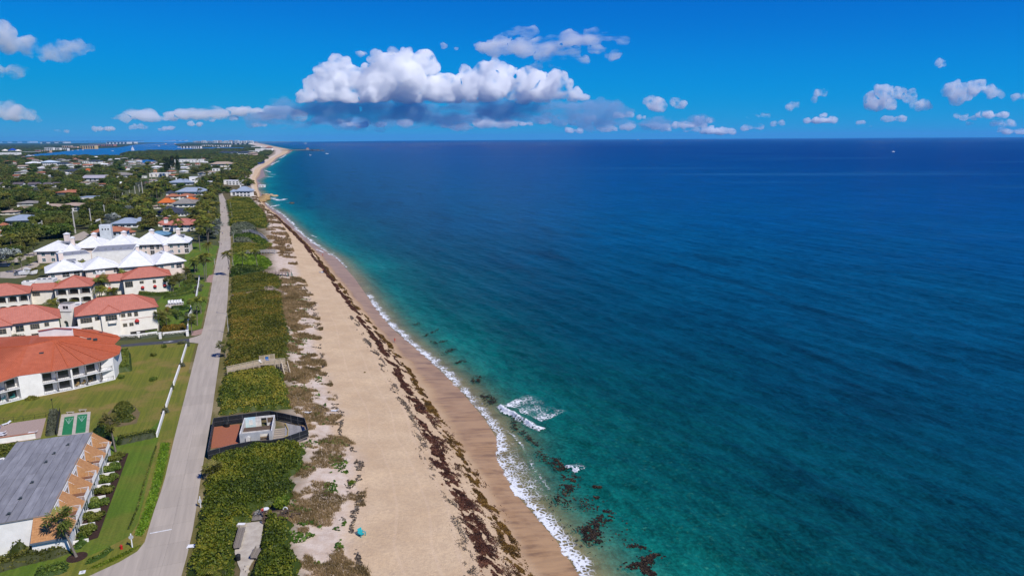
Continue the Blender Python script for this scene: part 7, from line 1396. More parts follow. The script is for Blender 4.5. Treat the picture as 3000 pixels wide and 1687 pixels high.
for k, (x, y, L_) in enumerate(((86, 457.5, 22), (97, 457, 14), (523, 433, 26), (330, 443, 16), (213, 441.5, 14), (228, 440.5, 16), (243, 440, 14), (466, 429, 30), (640, 433.5, 24))): boat(g(x, y, .3), 'small white boat moored or under way on the lagoon', L_, (1, .1), False, 'boats on the lagoon')
# lagoon and canals
def lagoon_mat():
    m = mat('lagoon_water', (.012, .085, .24), (.008, .055, .17), scale=.004, rough=.25, spec=.2, bump=.3, bscale=.15, dist=.3, stretch=(.4, 1, 1)); return m
LAG = [(54, 462), (62, 467), (104, 463), (162, 459.5), (242, 459.5), (348, 460), (374, 448), (450, 442), (512, 444), (568, 440), (642, 437.6), (717, 437.6), (720, 433), (642, 432), (586, 433.5), (529, 430), (516, 426), (524, 421.5), (560, 417), (540, 416.6), (450, 420), (400, 424), (380, 427), (345, 433), (242, 437), (168, 446), (104, 452)]
sheet('lagoon', LAG, .05, lagoon_mat())
CANALS = [[(412, 470), (430, 468), (466, 470), (470, 474), (452, 478.5), (420, 478), (408, 475)], [(0, 467), (20, 465), (36, 466), (30, 470), (0, 473)], [(40, 465), (52, 464), (64, 470), (48, 472)]]
for c in CANALS: sheet('canal', c, .05, lagoon_mat())
# houses among the trees
HOUSES = []
def house(x0, x1, yt, ye, yb, rm, wm, label, kind='hip', ang=.2, dep=.75, chim=0, nwin=4, group=None, two=False, wing=None, name='house', trim=None):
    """px box: left, right, ridge row, eave row, base row"""
    A = g(x0, yb); B = g(x1, yb); w = np.linalg.norm((B - A)[:2]); ze = max(2.6, height_at((A + B) / 2, ye)); B2 = A + w * .98 * np.array([math.cos(ang), math.sin(ang), 0]); D = max(5, min(w * dep, 26))
    fr, L_ = frame(A, B2); c = FW(fr, L_ / 2, D / 2); zr = ze + max(.9, min(.42 * min(L_, D), (height_at(c, yt) - ze))); t = thing(name, label, 'house', c, group); ov = .05 * L_ + .3
    mb = MB(fr); mb.box(0, L_, 0, D, -.1, ze - .05); mb.build('wall', wm, t)
    if kind == 'flat':
        mb = MB(fr); mb.box(-.2, L_ + .2, -.2, D + .2, ze - .05, ze + .35); mb.build('roof', rm, t)
    elif kind == 'gable':
        pl = [[FW(fr, -ov, -ov, ze), FW(fr, L_ + ov, -ov, ze), FW(fr, L_ + ov, D / 2, zr), FW(fr, -ov, D / 2, zr)], [FW(fr, L_ + ov, D + ov, ze), FW(fr, -ov, D + ov, ze), FW(fr, -ov, D / 2, zr), FW(fr, L_ + ov, D / 2, zr)]]; roof_part(t, pl, [], rm); mb = MB(fr); mb.yz([(0, ze - .05), (D, ze - .05), (D / 2, zr - .2)], 0, L_); mb.build('gable_wall', wm, t)
    else:
        pl, rd = hip(fr, -ov, L_ + ov, -ov, D + ov, ze, zr); roof_part(t, pl, rd, rm, rm if w < 60 else None, 0, t=.25, rw=.35)
    if wing:
        wx0, wx1, wd = [q * L_ for q in wing]; mb = MB(fr); mb.box(wx0, wx1, -wd, 0, -.1, ze - .05); mb.build('wing_wall', wm, t); pl, rd = hip(fr, wx0 - ov, wx1 + ov, -wd - ov, D * .6, ze + .02, ze + (zr - ze) * .85); roof_part(t, pl, rd, rm, None, 0, name='wing_roof')
    for k in range(nwin):
        xc = L_ * (k + .5) / nwin; ww = min(.32 * L_ / nwin, 1.4)
        for z0 in ((.8, ze * .55) if ze > 4.8 else (.8,)): window(t, (FW(fr, 0, -(wing[2] * L_ if wing and wing[0] * L_ < xc < wing[1] * L_ else 0)), fr[1], fr[2]), xc - ww, xc + ww, z0, z0 + min(1.7, ze * .36), nx=2, fm=trim or TRIM, gm=GLASS, f=.12)
    for k in range(chim): xc = L_ * (.25 + .5 * k); mb = MB(fr); mb.box(xc - .7, xc + .7, D * .4, D * .4 + 1.2, ze, zr + 1.8); mb.build('chimney', wm, t)
    HOUSES.append((x0, x1, yt, yb, c, max(L_, D) * .62)); return t, fr, L_, D, ze, zr
H = house
MARKS = [('the tower house', 315, 690), ('the grey blue skylight roof', 365, 655), ('the bell tower villa', 520, 665), ('the dark slate house', 490, 625), ('the broad grey hip roof', 540, 600), ('the white mansion', 555, 568), ('the stair tower house', 530, 535), ('the road end beach house', 700, 560), ('the lavender roofed house', 270, 525), ('the shingled row houses', 95, 545), ('the long terracotta house', 195, 566), ('the fat chimney house', 55, 615), ('the shuttered grey blue house', 50, 650), ('the palm hidden tan villas', 180, 610), ('the angular modern house', 262, 582), ('the silver crowns and tall poles', 420, 555), ('the side street bend', 240, 690), ('the orange roofs', 485, 590), ('the road by the silver palm', 630, 660), ('the dark pines', 508, 510), ('the cream estate', 645, 485), ('the canal houses', 130, 480), ('the lagoon windows house', 270, 475), ('the blue basin', 440, 475), ('the far flat roofed house', 460, 512), ('the grey curved roof', 355, 515), ('the road edge lawn', 600, 720)]
def near_mark(px, py): return min(MARKS, key=lambda m: (m[1] - px) ** 2 + (2.2 * (m[2] - py)) ** 2)[0]
# house with the pale blue tower
t, fr, L_, D, ze, zr = H(277, 360, 664, 680, 708, ROOFTERRA, mat('pale_blue_stucco', (.55, .62, .68), (.48, .55, .61), scale=.5), 'pale blue house with terracotta roof and a tall white tower with three small openings', ang=.3, dep=.6, nwin=4)
A = g(298, 711); B = g(327, 711); fr, L_ = frame(A, A + np.linalg.norm((B - A)[:2]) * np.array([math.cos(.3), math.sin(.3), 0])); zt_ = height_at(A, 659); m_ = MB(fr); m_.box(0, L_, -1.5, 3, 0, zt_); tw = m_.build('tower', mat('bluish_white_stucco', (.66, .70, .74), scale=.5), t)
for k in range(3): window(t, (FW(fr, 0, -1.5), fr[1], fr[2]), L_ * (.22 + .25 * k), L_ * (.32 + .25 * k), zt_ * .72, zt_ * .79, nx=1, fm=DARKF, name='tower_opening')
H(362, 388, 674, 681, 692, ROOFTERRA, CREAM, 'low terracotta roofed annex beside the tower house', nwin=2, dep=.6); H(332, 400, 638, 655, 668, ROOFBLUE, WHITE, 'grey blue metal roofed house with a white skylight behind the tower house', ang=.15); H(397, 420, 637, 646, 656, ROOFBLUE, WHITE, 'small grey blue roofed wing behind the palms', nwin=2); H(434, 487, 677, 690, 700, mat('bright_blue_roof', (.14, .28, .40), (.11, .22, .32), scale=.6), WHITE, 'blue hip roofed house right behind the white chimney roofs', nwin=2)
t, fr, L_, D, ze, zr = H(478, 568, 640, 658, 678, TILE_P, WHITE, 'white villa with dusty red hip roof and a small bell tower', ang=.12, wing=(.38, .86, .18), nwin=4); m_ = MB(fr); m_.box(1.0, 3.2, 1.0, 3.2, 0, zr + 1.0); m_.build('bell_tower', WHITE, t); pl, rd = hip(fr, .4, 3.8, .4, 3.8, zr + 1.0, zr + 2.0); roof_part(t, pl, rd, TILE_P, name='tower_roof'); H(464, 484, 646, 654, 664, TILE_P, WHITE, 'low red roofed wing beside the bell tower villa', nwin=1)
H(456, 528, 606, 624, 634, ROOFNAVY, WHITE, 'large dark slate hip roofed house half sunk in palms', ang=.15, dep=.8, nwin=3); H(520, 548, 618, 624, 634, ROOFNAVY, WHITE, 'white dormered wing of the dark slate house', nwin=3); H(506, 566, 582, 597, 608, ROOFGREY, WHITE, 'white house with broad grey hip roof between orange roofs', ang=.12, chim=1, nwin=4); H(555, 580, 585, 591, 600, ROOFGREY, WHITE, 'small grey roofed wing beside the broad grey hip roof', nwin=2)
H(466, 504, 580, 594, 603, ROOFORANGE, WHITE, 'white house with bright orange roof left of the grey hip roof', nwin=3); H(540, 571, 577, 585, 594, ROOFORANGE, WHITE, 'bright orange roofed house just behind the grey hip roof', nwin=2, chim=1); H(487, 520, 568, 576, 584, ROOFTERRA, CREAM, 'brown red roofed house behind the orange roof', nwin=2); H(522, 562, 567, 575, 583, ROOFTERRA, CREAM, 'brown red hip roofed house beside the pale mansion', nwin=3)
H(520, 596, 549, 562, 573, ROOFBLUE, WHITE, 'long white mansion with grey blue hip roofs and a columned front', ang=.1, dep=.5, nwin=9, wing=(.4, .75, .06)); H(487, 507, 559, 566, 573, ROOFNAVY, WHITE, 'small dark blue roofed pavilion left of the white mansion', nwin=1); H(450, 484, 600, 606, 612, ROOFTAN, CREAM, 'low tan roofed house behind the dark slate roof', nwin=3)
t, fr, L_, D, ze, zr = H(494, 556, 524, 535, 543, ROOFBLUE, WHITE, 'white house with grey roof and tall white stair tower among pines', ang=.1, nwin=4, chim=1); H(556, 576, 516, 519, 541, TRIM, WHITE, 'tall white stair tower block beside the grey roofed house', 'flat', nwin=1, dep=.9)
H(692, 733, 546, 560, 577, ROOFBLUE, WHITE, 'white two storey beach house with grey hip roof at the road end', ang=.05, nwin=4, chim=1); H(676, 694, 549, 562, 574, ROOFBLUE, WHITE, 'narrow grey roofed wing of the white beach house', nwin=1); H(670, 709, 527, 530, 543, TRIM, WHITE, 'flat roofed white modern house behind the beach house', 'flat', nwin=4, ang=.05); H(656, 676, 525, 529, 541, TRIM, WHITE, 'white box shaped wing of the modern house', 'flat', nwin=1); H(758, 774, 541, 543, 549, TRIM, WHITE, 'white boathouse like block right at the water edge', 'flat', nwin=2, ang=0)
H(243, 300, 513, 522, 531, mat('lavender_grey_roof', (.38, .36, .40), (.32, .30, .34), scale=.6), WHITE, 'white gabled house with pale lavender grey roof in the woods', 'gable', ang=.1, nwin=4, wing=(.45, .75, .12)); H(333, 376, 505, 513, 522, ROOFGREY, WHITE, 'wide grey curved hip roofed house behind a dark round tree', nwin=3)
for k, (x0, x1) in enumerate(((0, 22), (39, 63), (82, 110), (128, 146), (154, 174))): H(x0, x1, 534, 541, 549, ROOFPURP, WHITE, ['dark shingled row house at the picture edge end of the row', 'dark shingled row house second from the picture edge', 'dark shingled row house at the middle of the row', 'dark shingled row house with white gable end, fourth in the row', 'dark shingled row house last in the row beside the greenhouse roof'][k], 'gable', nwin=2, ang=.05)
H(168, 224, 556, 564, 570, ROOFTERRA, WHITE, 'long terracotta roofed house with a small white gable', ang=.05, wing=(.55, .75, .06), nwin=4, chim=1); H(52, 101, 588, 596, 603, ROOFGREY, WHITE, 'pale grey hip roofed house deep in the trees', nwin=3); H(36, 78, 606, 614, 624, ROOFTAN, WHITE, 'white house with pinkish tan hip roof and a fat white chimney', nwin=5, chim=1, ang=.1); H(0, 39, 619, 624, 630, ROOFTAN, CREAM, 'low tan roof by the white chimney house', nwin=2); H(10, 92, 629, 646, 660, ROOFBLUE, mat('bluish_wall', (.55, .62, .68), scale=.5), 'large pale grey blue roofed house with white shuttered front', ang=.12, nwin=6, wing=(.2, .6, .08))
H(118, 172, 597, 606, 618, ROOFTAN, WHITE, 'white villa with tan roof, left of a pair half hidden by palms', ang=.08, nwin=4, chim=1); H(178, 236, 594, 603, 620, ROOFTAN, WHITE, 'white villa with tan roof and big dark windows, right of the palm hidden pair', ang=.08, nwin=5); H(230, 294, 574, 579, 588, ROOFBLUE, WHITE, 'white angular modern house with dark glass under the trees', 'flat', ang=.1, nwin=4); H(0, 30, 672, 681, 692, ROOFTERRA, CREAM, 'terracotta roofed house at the edge of the dense trees', nwin=2); H(0, 14, 650, 660, 676, ROOFTERRA, CREAM, 'reddish roof peeking from the dense trees at the picture edge', nwin=1)
H(388, 413, 489, 496, 502, ROOFNAVY, WHITE, 'dark roofed house with two white end gables', nwin=2); H(190, 226, 495, 501, 507, ROOFNAVY, CREAM, 'dark curved roof house in the far woods', nwin=2); H(250, 262, 494, 498, 506, ROOFORANGE, mat('orange_wall', (.6, .32, .15), scale=.5), 'small orange walled house in the far woods', nwin=1); H(270, 288, 496, 500, 507, ROOFTERRA, CREAM, 'pink terracotta roofed house beside the orange walled one', nwin=1); H(333, 352, 533, 539, 547, TRIM, WHITE, 'small white gabled cottage by the utility poles', 'gable', nwin=2); H(438, 485, 506, 509, 519, TRIM, CREAM, 'long white flat roofed house with an orange tower top', 'flat', nwin=4); H(451, 458, 497, 499, 512, ROOFORANGE, mat('orange_wall', (.6, .32, .15), scale=.5), 'bright orange tower top rising behind the flat roofed house', 'flat', nwin=1, dep=.9); H(412, 426, 515, 517, 522, TRIM, WHITE, 'low white shed like house left of the flat roofed one', 'flat', nwin=1)
H(512, 582, 466, 468, 477, TRIM, WHITE, 'very long white flat roofed building beyond the pines', 'flat', ang=.05, nwin=8); H(468, 494, 477, 480, 488, TRIM, WHITE, 'white villa below the small blue basin', 'flat', nwin=3); H(618, 676, 474, 481, 490, ROOFTAN, CREAM, 'sprawling cream estate with tan roofs and a white pool terrace', nwin=6, wing=(.3, .6, .1)); H(622, 640, 492, 495, 502, TRIM, WHITE, 'white pool house below the cream estate', 'flat', nwin=2); H(655, 672, 492, 494, 500, TRIM, WHITE, 'second white pool house below the cream estate', 'flat', nwin=2)
H(644, 666, 443, 446, 453, ROOFNAVY, WHITE, 'dark roofed white apartment block, first of three near the jetty', nwin=5, ang=.0); H(669, 692, 443, 446, 453, ROOFNAVY, WHITE, 'dark roofed white apartment block, middle of three near the jetty', nwin=5, ang=.0); H(698, 727, 443, 447, 457, ROOFNAVY, CREAM, 'dark roofed cream apartment block, last of three near the jetty', nwin=5, ang=.0); H(728, 748, 446, 449, 459, ROOFTAN, mat('pinkish_wall', (.62, .45, .36), scale=.05), 'pinkish apartment block beside the cream one', nwin=3, ang=0)
H(729, 752, 441, 442.5, 448, TRIM, WHITE, 'low white hotel wing behind the pinkish block', 'flat', nwin=4, ang=0); H(748, 763, 434, 436, 446, TRIM, WHITE, 'tall white hotel block near the jetty trees', 'flat', nwin=3, ang=0); H(764, 778, 432, 434, 443, TRIM, WHITE, 'white hotel block in the middle of the jetty cluster', 'flat', nwin=3, ang=0); H(778, 794, 430, 433, 443, ROOFTERRA, WHITE, 'white hotel with red roof at the sea end of the jetty cluster', nwin=3, ang=0); H(736, 758, 427, 429, 433, TRIM, WHITE, 'low white building beyond the hotel cluster', 'flat', nwin=3, ang=0)
H(121, 155, 470, 476, 486, mat('icy_roof', (.5, .58, .66), scale=.1), WHITE, 'white house with pale blue roof and long porch on the canal', nwin=6, ang=0); H(71, 106, 474, 479, 483, TRIM, WHITE, 'low house with bright white hip roof on the canal', nwin=3, ang=0); H(168, 192, 475, 479, 486, ROOFNAVY, WHITE, 'white and dark house right of the pale blue roof', nwin=4, ang=0); H(242, 259, 470, 473, 479, TRIM, WHITE, 'white house left of the big windowed one', 'flat', nwin=3, ang=0); H(261, 287, 469, 472, 480, ROOFNAVY, WHITE, 'white house with three big dark windows by the lagoon', nwin=3, ang=0); H(6, 30, 471, 475, 480, ROOFTERRA, CREAM, 'pinkish roofed house at the far left canal', nwin=2, ang=0); H(0, 43, 446, 447.5, 458, TRIM, WHITE, 'broad white waterfront block at the mouth of the canal', 'flat', nwin=6, ang=0)
HR = np.random.default_rng(17); cols = [(TRIM, WHITE), (ROOFTERRA, CREAM), (ROOFTAN, WHITE), (ROOFGREY, WHITE), (TRIM, CREAM), (ROOFTERRA, WHITE)]
for k in range(420):
    x = HR.uniform(30, 620); y = HR.uniform(455, 486) if k % 7 else HR.uniform(486, 545)
    if x > 380 and y < 462: continue
    w = HR.uniform(8, 16) * (1 if y < 486 else 1.5); rm, wm = cols[HR.integers(len(cols))]
    if inside(LAG, np.array([x, x + w]), np.array([y + 2, y + 2])).any() or any(inside(c, np.array([x, x + w]), np.array([y + 1, y + 1])).any() for c in CANALS) or any(h[0] - 2 < x + w and x < h[1] + 2 and h[2] - 1.5 < y < h[3] + 2.5 for h in HOUSES): continue
    H(x, x + w, y - w * .38, y - w * .22, y, rm, wm, 'small %s house with %s %s roof near %s' % ('cream' if wm is CREAM else 'white', {id(TRIM): 'white', id(ROOFTERRA): 'terracotta', id(ROOFTAN): 'tan', id(ROOFGREY): 'grey'}[id(rm)], 'hipped' if k % 3 else 'gabled', near_mark(x, y)), 'hip' if k % 3 else 'gable', ang=HR.uniform(-.2, .3), nwin=2, group='small houses in the woods')
# far shore: apartment blocks, towers, bridge
def block_far(x0, x1, yt, yb, wm, label, dep=.4, floors=4, group=None, bays=5, base_z=0.0, roof=None, name='apartment_block', cat='apartment building'):
    A, B = g(x0, yb), g(x1, yb); w = (B - A)[0]; h = height_at(A, yt); fr = (A, np.array([1., 0]), np.array([0, 1.])); t = thing(name, label, cat, A, group); D = max(12, w * dep)
    q = MB(fr); q.box(0, w, 0, D, 0, h); q.build('wall', wm, t); q = MB(fr); q.box(-.01 * w, w * 1.01, -.02 * w, D, h, h + max(.8, h * .06)); q.build('roof', roof or TRIM, t)
    for b in range(bays): q = MB(fr); x = w * (b + .25) / bays; q.box(x, x + w * .5 / bays, -.006 * w, 0.0, h * .12, h * .9); q.build('window_bay', GLASS, t)
    return t
PEACH = mat('peach_wall', (.66, .42, .26), (.58, .36, .22), scale=.02); YELW = mat('yellow_wall', (.66, .46, .20), (.58, .4, .17), scale=.02); REDW = mat('brick_red_wall', (.42, .14, .10), (.36, .12, .085), scale=.02); BLUG = mat('blue_glass_tower', (.05, .14, .24), (.04, .11, .2), scale=.02, rough=.2)
for a in ((131, 150, 433, 443, WHITE, 'white waterfront apartment block at the pier end of the far shore', 5), (152, 170, 434, 442.5, WHITE, 'white waterfront apartment block in the middle of the far shore row', 5), (172, 192, 435, 442, WHITE, 'white waterfront apartment block at the open water end of the row', 5), (183, 201, 427.5, 435, PEACH, 'peach apartment block behind the white waterfront row', 4), (203, 220, 430, 436, PEACH, 'lower peach apartment block beside the tall peach one', 4), (237, 268, 427, 437, YELW, 'long yellow apartment block on the lagoon shore', 6), (262, 290, 423.5, 430, REDW, 'brick red row of apartments behind the yellow block', 6), (292, 320, 423.5, 430, REDW, 'second brick red row of apartments towards the boats', 6), (312, 345, 416.5, 423, WHITE, 'long white apartment block behind the brick red rows', 6), (350, 373, 416.5, 422, CREAM, 'cream apartment block at the lagoon bend', 5), (104, 114, 440.5, 447, REDW, 'red brown house block on the far shore pier', 3), (118, 140, 441, 447.5, PEACH, 'row of peach houses on the far shore pier', 4), (61, 100, 445.5, 449, CREAM, 'long low cream block along the far shore', 6), (118, 145, 416, 421, WHITE, 'white stepped building on the wooded mainland', 3), (0, 20, 414, 419.5, WHITE, 'white hospital like block on the mainland skyline', 3), (80, 88, 412.5, 417, WHITE, 'small white block alone on the mainland skyline', 2), (158, 166, 414, 419, WHITE, 'small white block on the mainland between trees', 2), (178, 190, 410, 416, WHITE, 'white twin block on the mainland skyline', 3), (192, 220, 413, 417, CREAM, 'long cream block on the mainland skyline', 5)):
    block_far(*a[:6], bays=a[6])
for x0, x1, yt, yb, wm, lb in ((302, 309, 400, 415, BLUG, 'dark blue glass tower, tallest of the distant skyline'), (310, 316, 404, 415, BLUG, 'shorter blue glass tower beside the tallest'), (277, 290, 407.5, 415, BLUG, 'wide blue grey tower standing apart from the skyline'), (339, 344, 401, 415, WHITE, 'slim white tower with a spire like top in the skyline'), (345, 351, 403, 415, WHITE, 'white tower at the middle of the skyline'), (366, 371, 404, 415, WHITE, 'pale tower towards the sea end of the skyline')): block_far(x0, x1, yt, yb, wm, lb, bays=2, name='tower_block', cat='tower')
for k in range(16): x = 318 + k * 4.4 + HR.uniform(-1, 1); block_far(x, x + HR.uniform(2.5, 4), HR.uniform(404.5, 410), 415, (WHITE, PINKW, CREAM)[k % 3], 'pale tower block in the distant skyline cluster', bays=2, name='tower_block', cat='tower', group='pale towers of the distant skyline')
for k in range(22): x = 566 + k * 8.2 + HR.uniform(-2, 2); block_far(x, x + HR.uniform(5, 8), HR.uniform(411.5, 415.5), HR.uniform(418, 421.5), (WHITE, PEACH, CREAM, WHITE)[k % 4], 'pale apartment block in the long row on the far barrier island', bays=3, group='apartment row on the far barrier island')
for k in range(9): x = 478 + k * 4.2; block_far(x, x + 3, HR.uniform(406, 411), 414.5, (WHITE, PINKW)[k % 2], 'hazy tower of the second skyline beyond the bridge', bays=2, name='tower_block', cat='tower', group='towers beyond the bridge')
for x0, x1, yt, yb, lb in ((530, 560, 428.5, 435, 'cream mansion on the lagoon point by the bridge'), (563, 583, 428.5, 435.5, 'grey roofed mansion on the lagoon point'), (592, 612, 424.5, 430, 'white waterfront villas across the side channel'), (616, 640, 425.5, 431, 'white waterfront villas further along the side channel'), (648, 668, 425, 431.5, 'peach waterfront villas by the marina'), (678, 716, 420, 424.5, 'white terraced apartments behind the marina')): block_far(x0, x1, yt, yb, CREAM, lb, bays=4, roof=ROOFTERRA if 'peach' in lb else ROOFTAN, name='waterfront_villa', cat='villa')
A, B = g(452, 426, 0), g(543, 423.5, 0); t = thing('bridge', 'low pale causeway bridge with a red roofed bridge house across the lagoon', 'bridge', A); fr, L_ = frame(A, B); mb = MB(fr); mb.box(0, L_, 0, 14, 9, 12); mb.build('deck', PATHC, t)
for k in range(13): q = MB(fr); x = L_ * (k + .5) / 13; q.box(x - 6, x + 6, 2, 12, -1, 9); q.build('pier', PATHC, t)
for k in (4, 8): q = MB(fr); x = L_ * (k + .5) / 13; q.box(x - 16, x + 16, -4, 18, 12, 26); q.build('bridge_house', PEACH, t)
for x, y, r, h, m, lb in ((16, 446, 6, 8, CREAM, 'tan domed roof on the far shore'), (38, 446, 8, 9, UB, 'blue domed roof on the far shore'), (54, 446.5, 6, 8, CREAM, 'second tan domed roof beside the blue one')):
    P = g(x, y); s_ = np.linalg.norm(g(x + r, y) - P); t = thing('domed_hall', lb, 'building', P); q = MB(); q.tube(P, P + [0, 0, s_ * .5], s_, s_, 10); q.build('wall', CREAM, t); q = MB(); q.tube(P + [0, 0, s_ * .5], P + [0, 0, s_ * 1.0], s_ * 1.15, s_ * .1, 10); q.build('roof', m, t)
# utility poles
POLE = mat('concrete_utility_pole', (.48, .46, .42), (.38, .36, .33), scale=2, rough=.9)
def upole(bx, by, ty, label, arm=0, tx=None):
    P = g(bx, by); h = height_at(P, ty); t = thing('utility_pole', label, 'utility pole', P); q = MB(); q.tube(P, P + [0, 0, h], .025 * h + .18, .016 * h + .1, 7); HOUSES.append((bx - 4, bx + 4, ty, by, P, .1)); q.build('pole', POLE, t)
    q = MB(); w = .09 * h; q.bar(P + [-w, 0, h * .93], P + [w, 0, h * .93], .22, .22); q.build('cross_arm', POLE, t)
    if arm: q = MB(); q.bar(P + [0, 0, h * .62], P + [h * .25, 0, h * .66], .1, .1); q.build('lamp_arm', GALV, t)
for bx, by, ty, lb, ar in ((221, 684, 618, 'tall concrete pole with a lamp arm by the side street', 1), (268, 658, 610, 'concrete pole above the tower house', 0), (127, 681, 646, 'short concrete pole in the dense trees', 0), (309, 643, 600, 'utility pole with cross arms beside the silver palm', 0), (362, 592, 565, 'utility pole with cross arms on the wooded rise', 1), (397, 574, 545, 'pale pole, left of three near the silver crowns', 0), (409, 564, 540, 'pale pole in the middle of three near the silver crowns', 0), (419, 573, 533, 'tallest pale pole near the silver crowns', 0), (445, 534, 520, 'short pole on the green rise', 0), (457, 523, 511, 'pole by the long flat roofed house', 0), (340, 594, 584, 'short T shaped pole on the wooded rise', 0), (380, 570, 556, 'pole with a forked top below the cottage', 0), (592, 469, 458, 'lone pole beyond the estate', 0), (477, 521, 508, 'twin pole right of the flat roofed house', 0)): upole(bx, by, ty, lb, ar)
# flag on its pole
P = g(297, 664); h = height_at(P, 640); t = thing('flagpole', 'white flag on a pole above the tower house', 'flag', P); q = MB(); q.tube(P, P + [0, 0, h], .12, .08, 6); q.build('pole', TRIM, t); q = MB(); q.xz([(P[0] - 4.2, h - 2.8), (P[0] - .1, h - 1.2), (P[0] - .1, h - .1), (P[0] - 3.6, h - 1.0)], P[1] - .03, P[1] + .03); q.build('flag', TRIM, t)
# parked cars and the boat on its trailer
def car(P, label, d, m, L_=4.6):
    d = np.array(d, float) / np.linalg.norm(d); f = (np.array(P, float), d, np.array([-d[1], d[0]])); t = thing('parked_car', label, 'car', P); s = L_ / 4.6
    q = MB(f); q.xz([(x * s, z * s) for x, z in ((-2.3, .35), (2.3, .35), (2.3, .75), (1.2, .95), (-1.9, 1.0), (-2.3, .8))], -.88, .88); q.build('body', m, t); q = MB(f); q.xz([(x * s, z * s) for x, z in ((-1.8, .98), (1.15, .94), (.4, 1.45), (-1.2, 1.48))], -.78, .78); cb = q.build('cabin', GLASS, t); q = MB(f); q.box(-1.15 * s, .35 * s, -.72, .72, 1.47 * s, 1.5 * s); sub(q, 'car_roof', m, cb)
    for x in (-1.4, 1.45):
        for y in (-.9, .72): q = MB(f); q.tube((x * s, y, .33), (x * s, y + .18, .33), .33, .33, 12); q.build('wheel', BLACKF, t)
    for y in (-.6, .6): q = MB(f); q.box(2.28 * s, 2.33 * s, y - .18, y + .18, .58, .72); q.build('headlight', TRIM, t)
DBLUE = mat('dark_blue_car_paint', (.02, .035, .08), (.016, .03, .07), scale=3, rough=.25, spec=.5); SILV_ = mat('silver_car_paint', (.25, .27, .30), (.2, .22, .25), scale=3, rough=.25, spec=.5)
car(C3(55, 572), 'dark blue car parked at the side street by the silver tree', (1, .15), DBLUE); car(C3(235, 655), 'dark blue car parked in the yard beside the boat', (1, .1), DBLUE); car(C3(230, 672), 'silver car parked in the yard beside the boat', (1, .1), SILV_)
P = C3(345, 668); t = boat(P + [0, 0, .9], 'white boat on a trailer in the villa yard', 8.5, (1, .2)); q = MB(); q.box(P[0] - 3, P[0] + 3, P[1] - .8, P[1] + .8, .35, .6); q.build('trailer', GALV, t)
# named palms and trees
palmlist = [('coco', C7(908, 680), C7(865, 395), 'leaning coconut palm on the sea side of the road, its shadow across the road'), ('coco', C7(1050, 610), C7(1042, 400), 'coconut palm on the creeper bed, nearer the road of two'), ('coco', C7(1228, 605), C7(1212, 378), 'coconut palm on the creeper bed, nearer the beach of two'), ('coco', C7(622, 745), C7(612, 420), 'tall coconut palm beside the brick apron, nearer of a close pair'), ('coco', C7(605, 740), C7(585, 480), 'tall coconut palm beside the brick apron, further of a close pair'), ('coco', C7(658, 465), C7(640, 295), 'coconut palm standing on the bright green lawn'), ('coco', C7(548, 365), C7(520, 120), 'tall coconut palm at the seaward corner of the pink blocks'), ('coco', C7(490, 640), C7(475, 470), 'yellowish coconut palm on the lawn by the pink block'), ('coco', C7(512, 620), C7(500, 500), 'shorter coconut palm beside the yellowish one'), ('coco', C7(560, 1118), C7(540, 930), 'coconut palm in the villa garden, nearer the road of a pair'), ('coco', C7(515, 1260), C7(505, 950), 'tall coconut palm in the villa garden behind the zigzag wall'), ('coco', C7(455, 1000), C7(440, 980), 'bushy young coconut palm in the villa garden'), ('sabal', C7(450, 1370), C7(440, 1180), 'slim cabbage palm inside the gate pier'), ('sabal', c3((1870, 1340))[0], c3((1880, 1130))[0], 'cabbage palm at the corner of the driveway villa'), ]
for k_, b_, c_, l_ in palmlist: palm_px(k_, b_, c_, l_, None, 3.4 if k_ == 'coco' else 2.2)
q3 = lambda x, y: c3((x, y))[0]
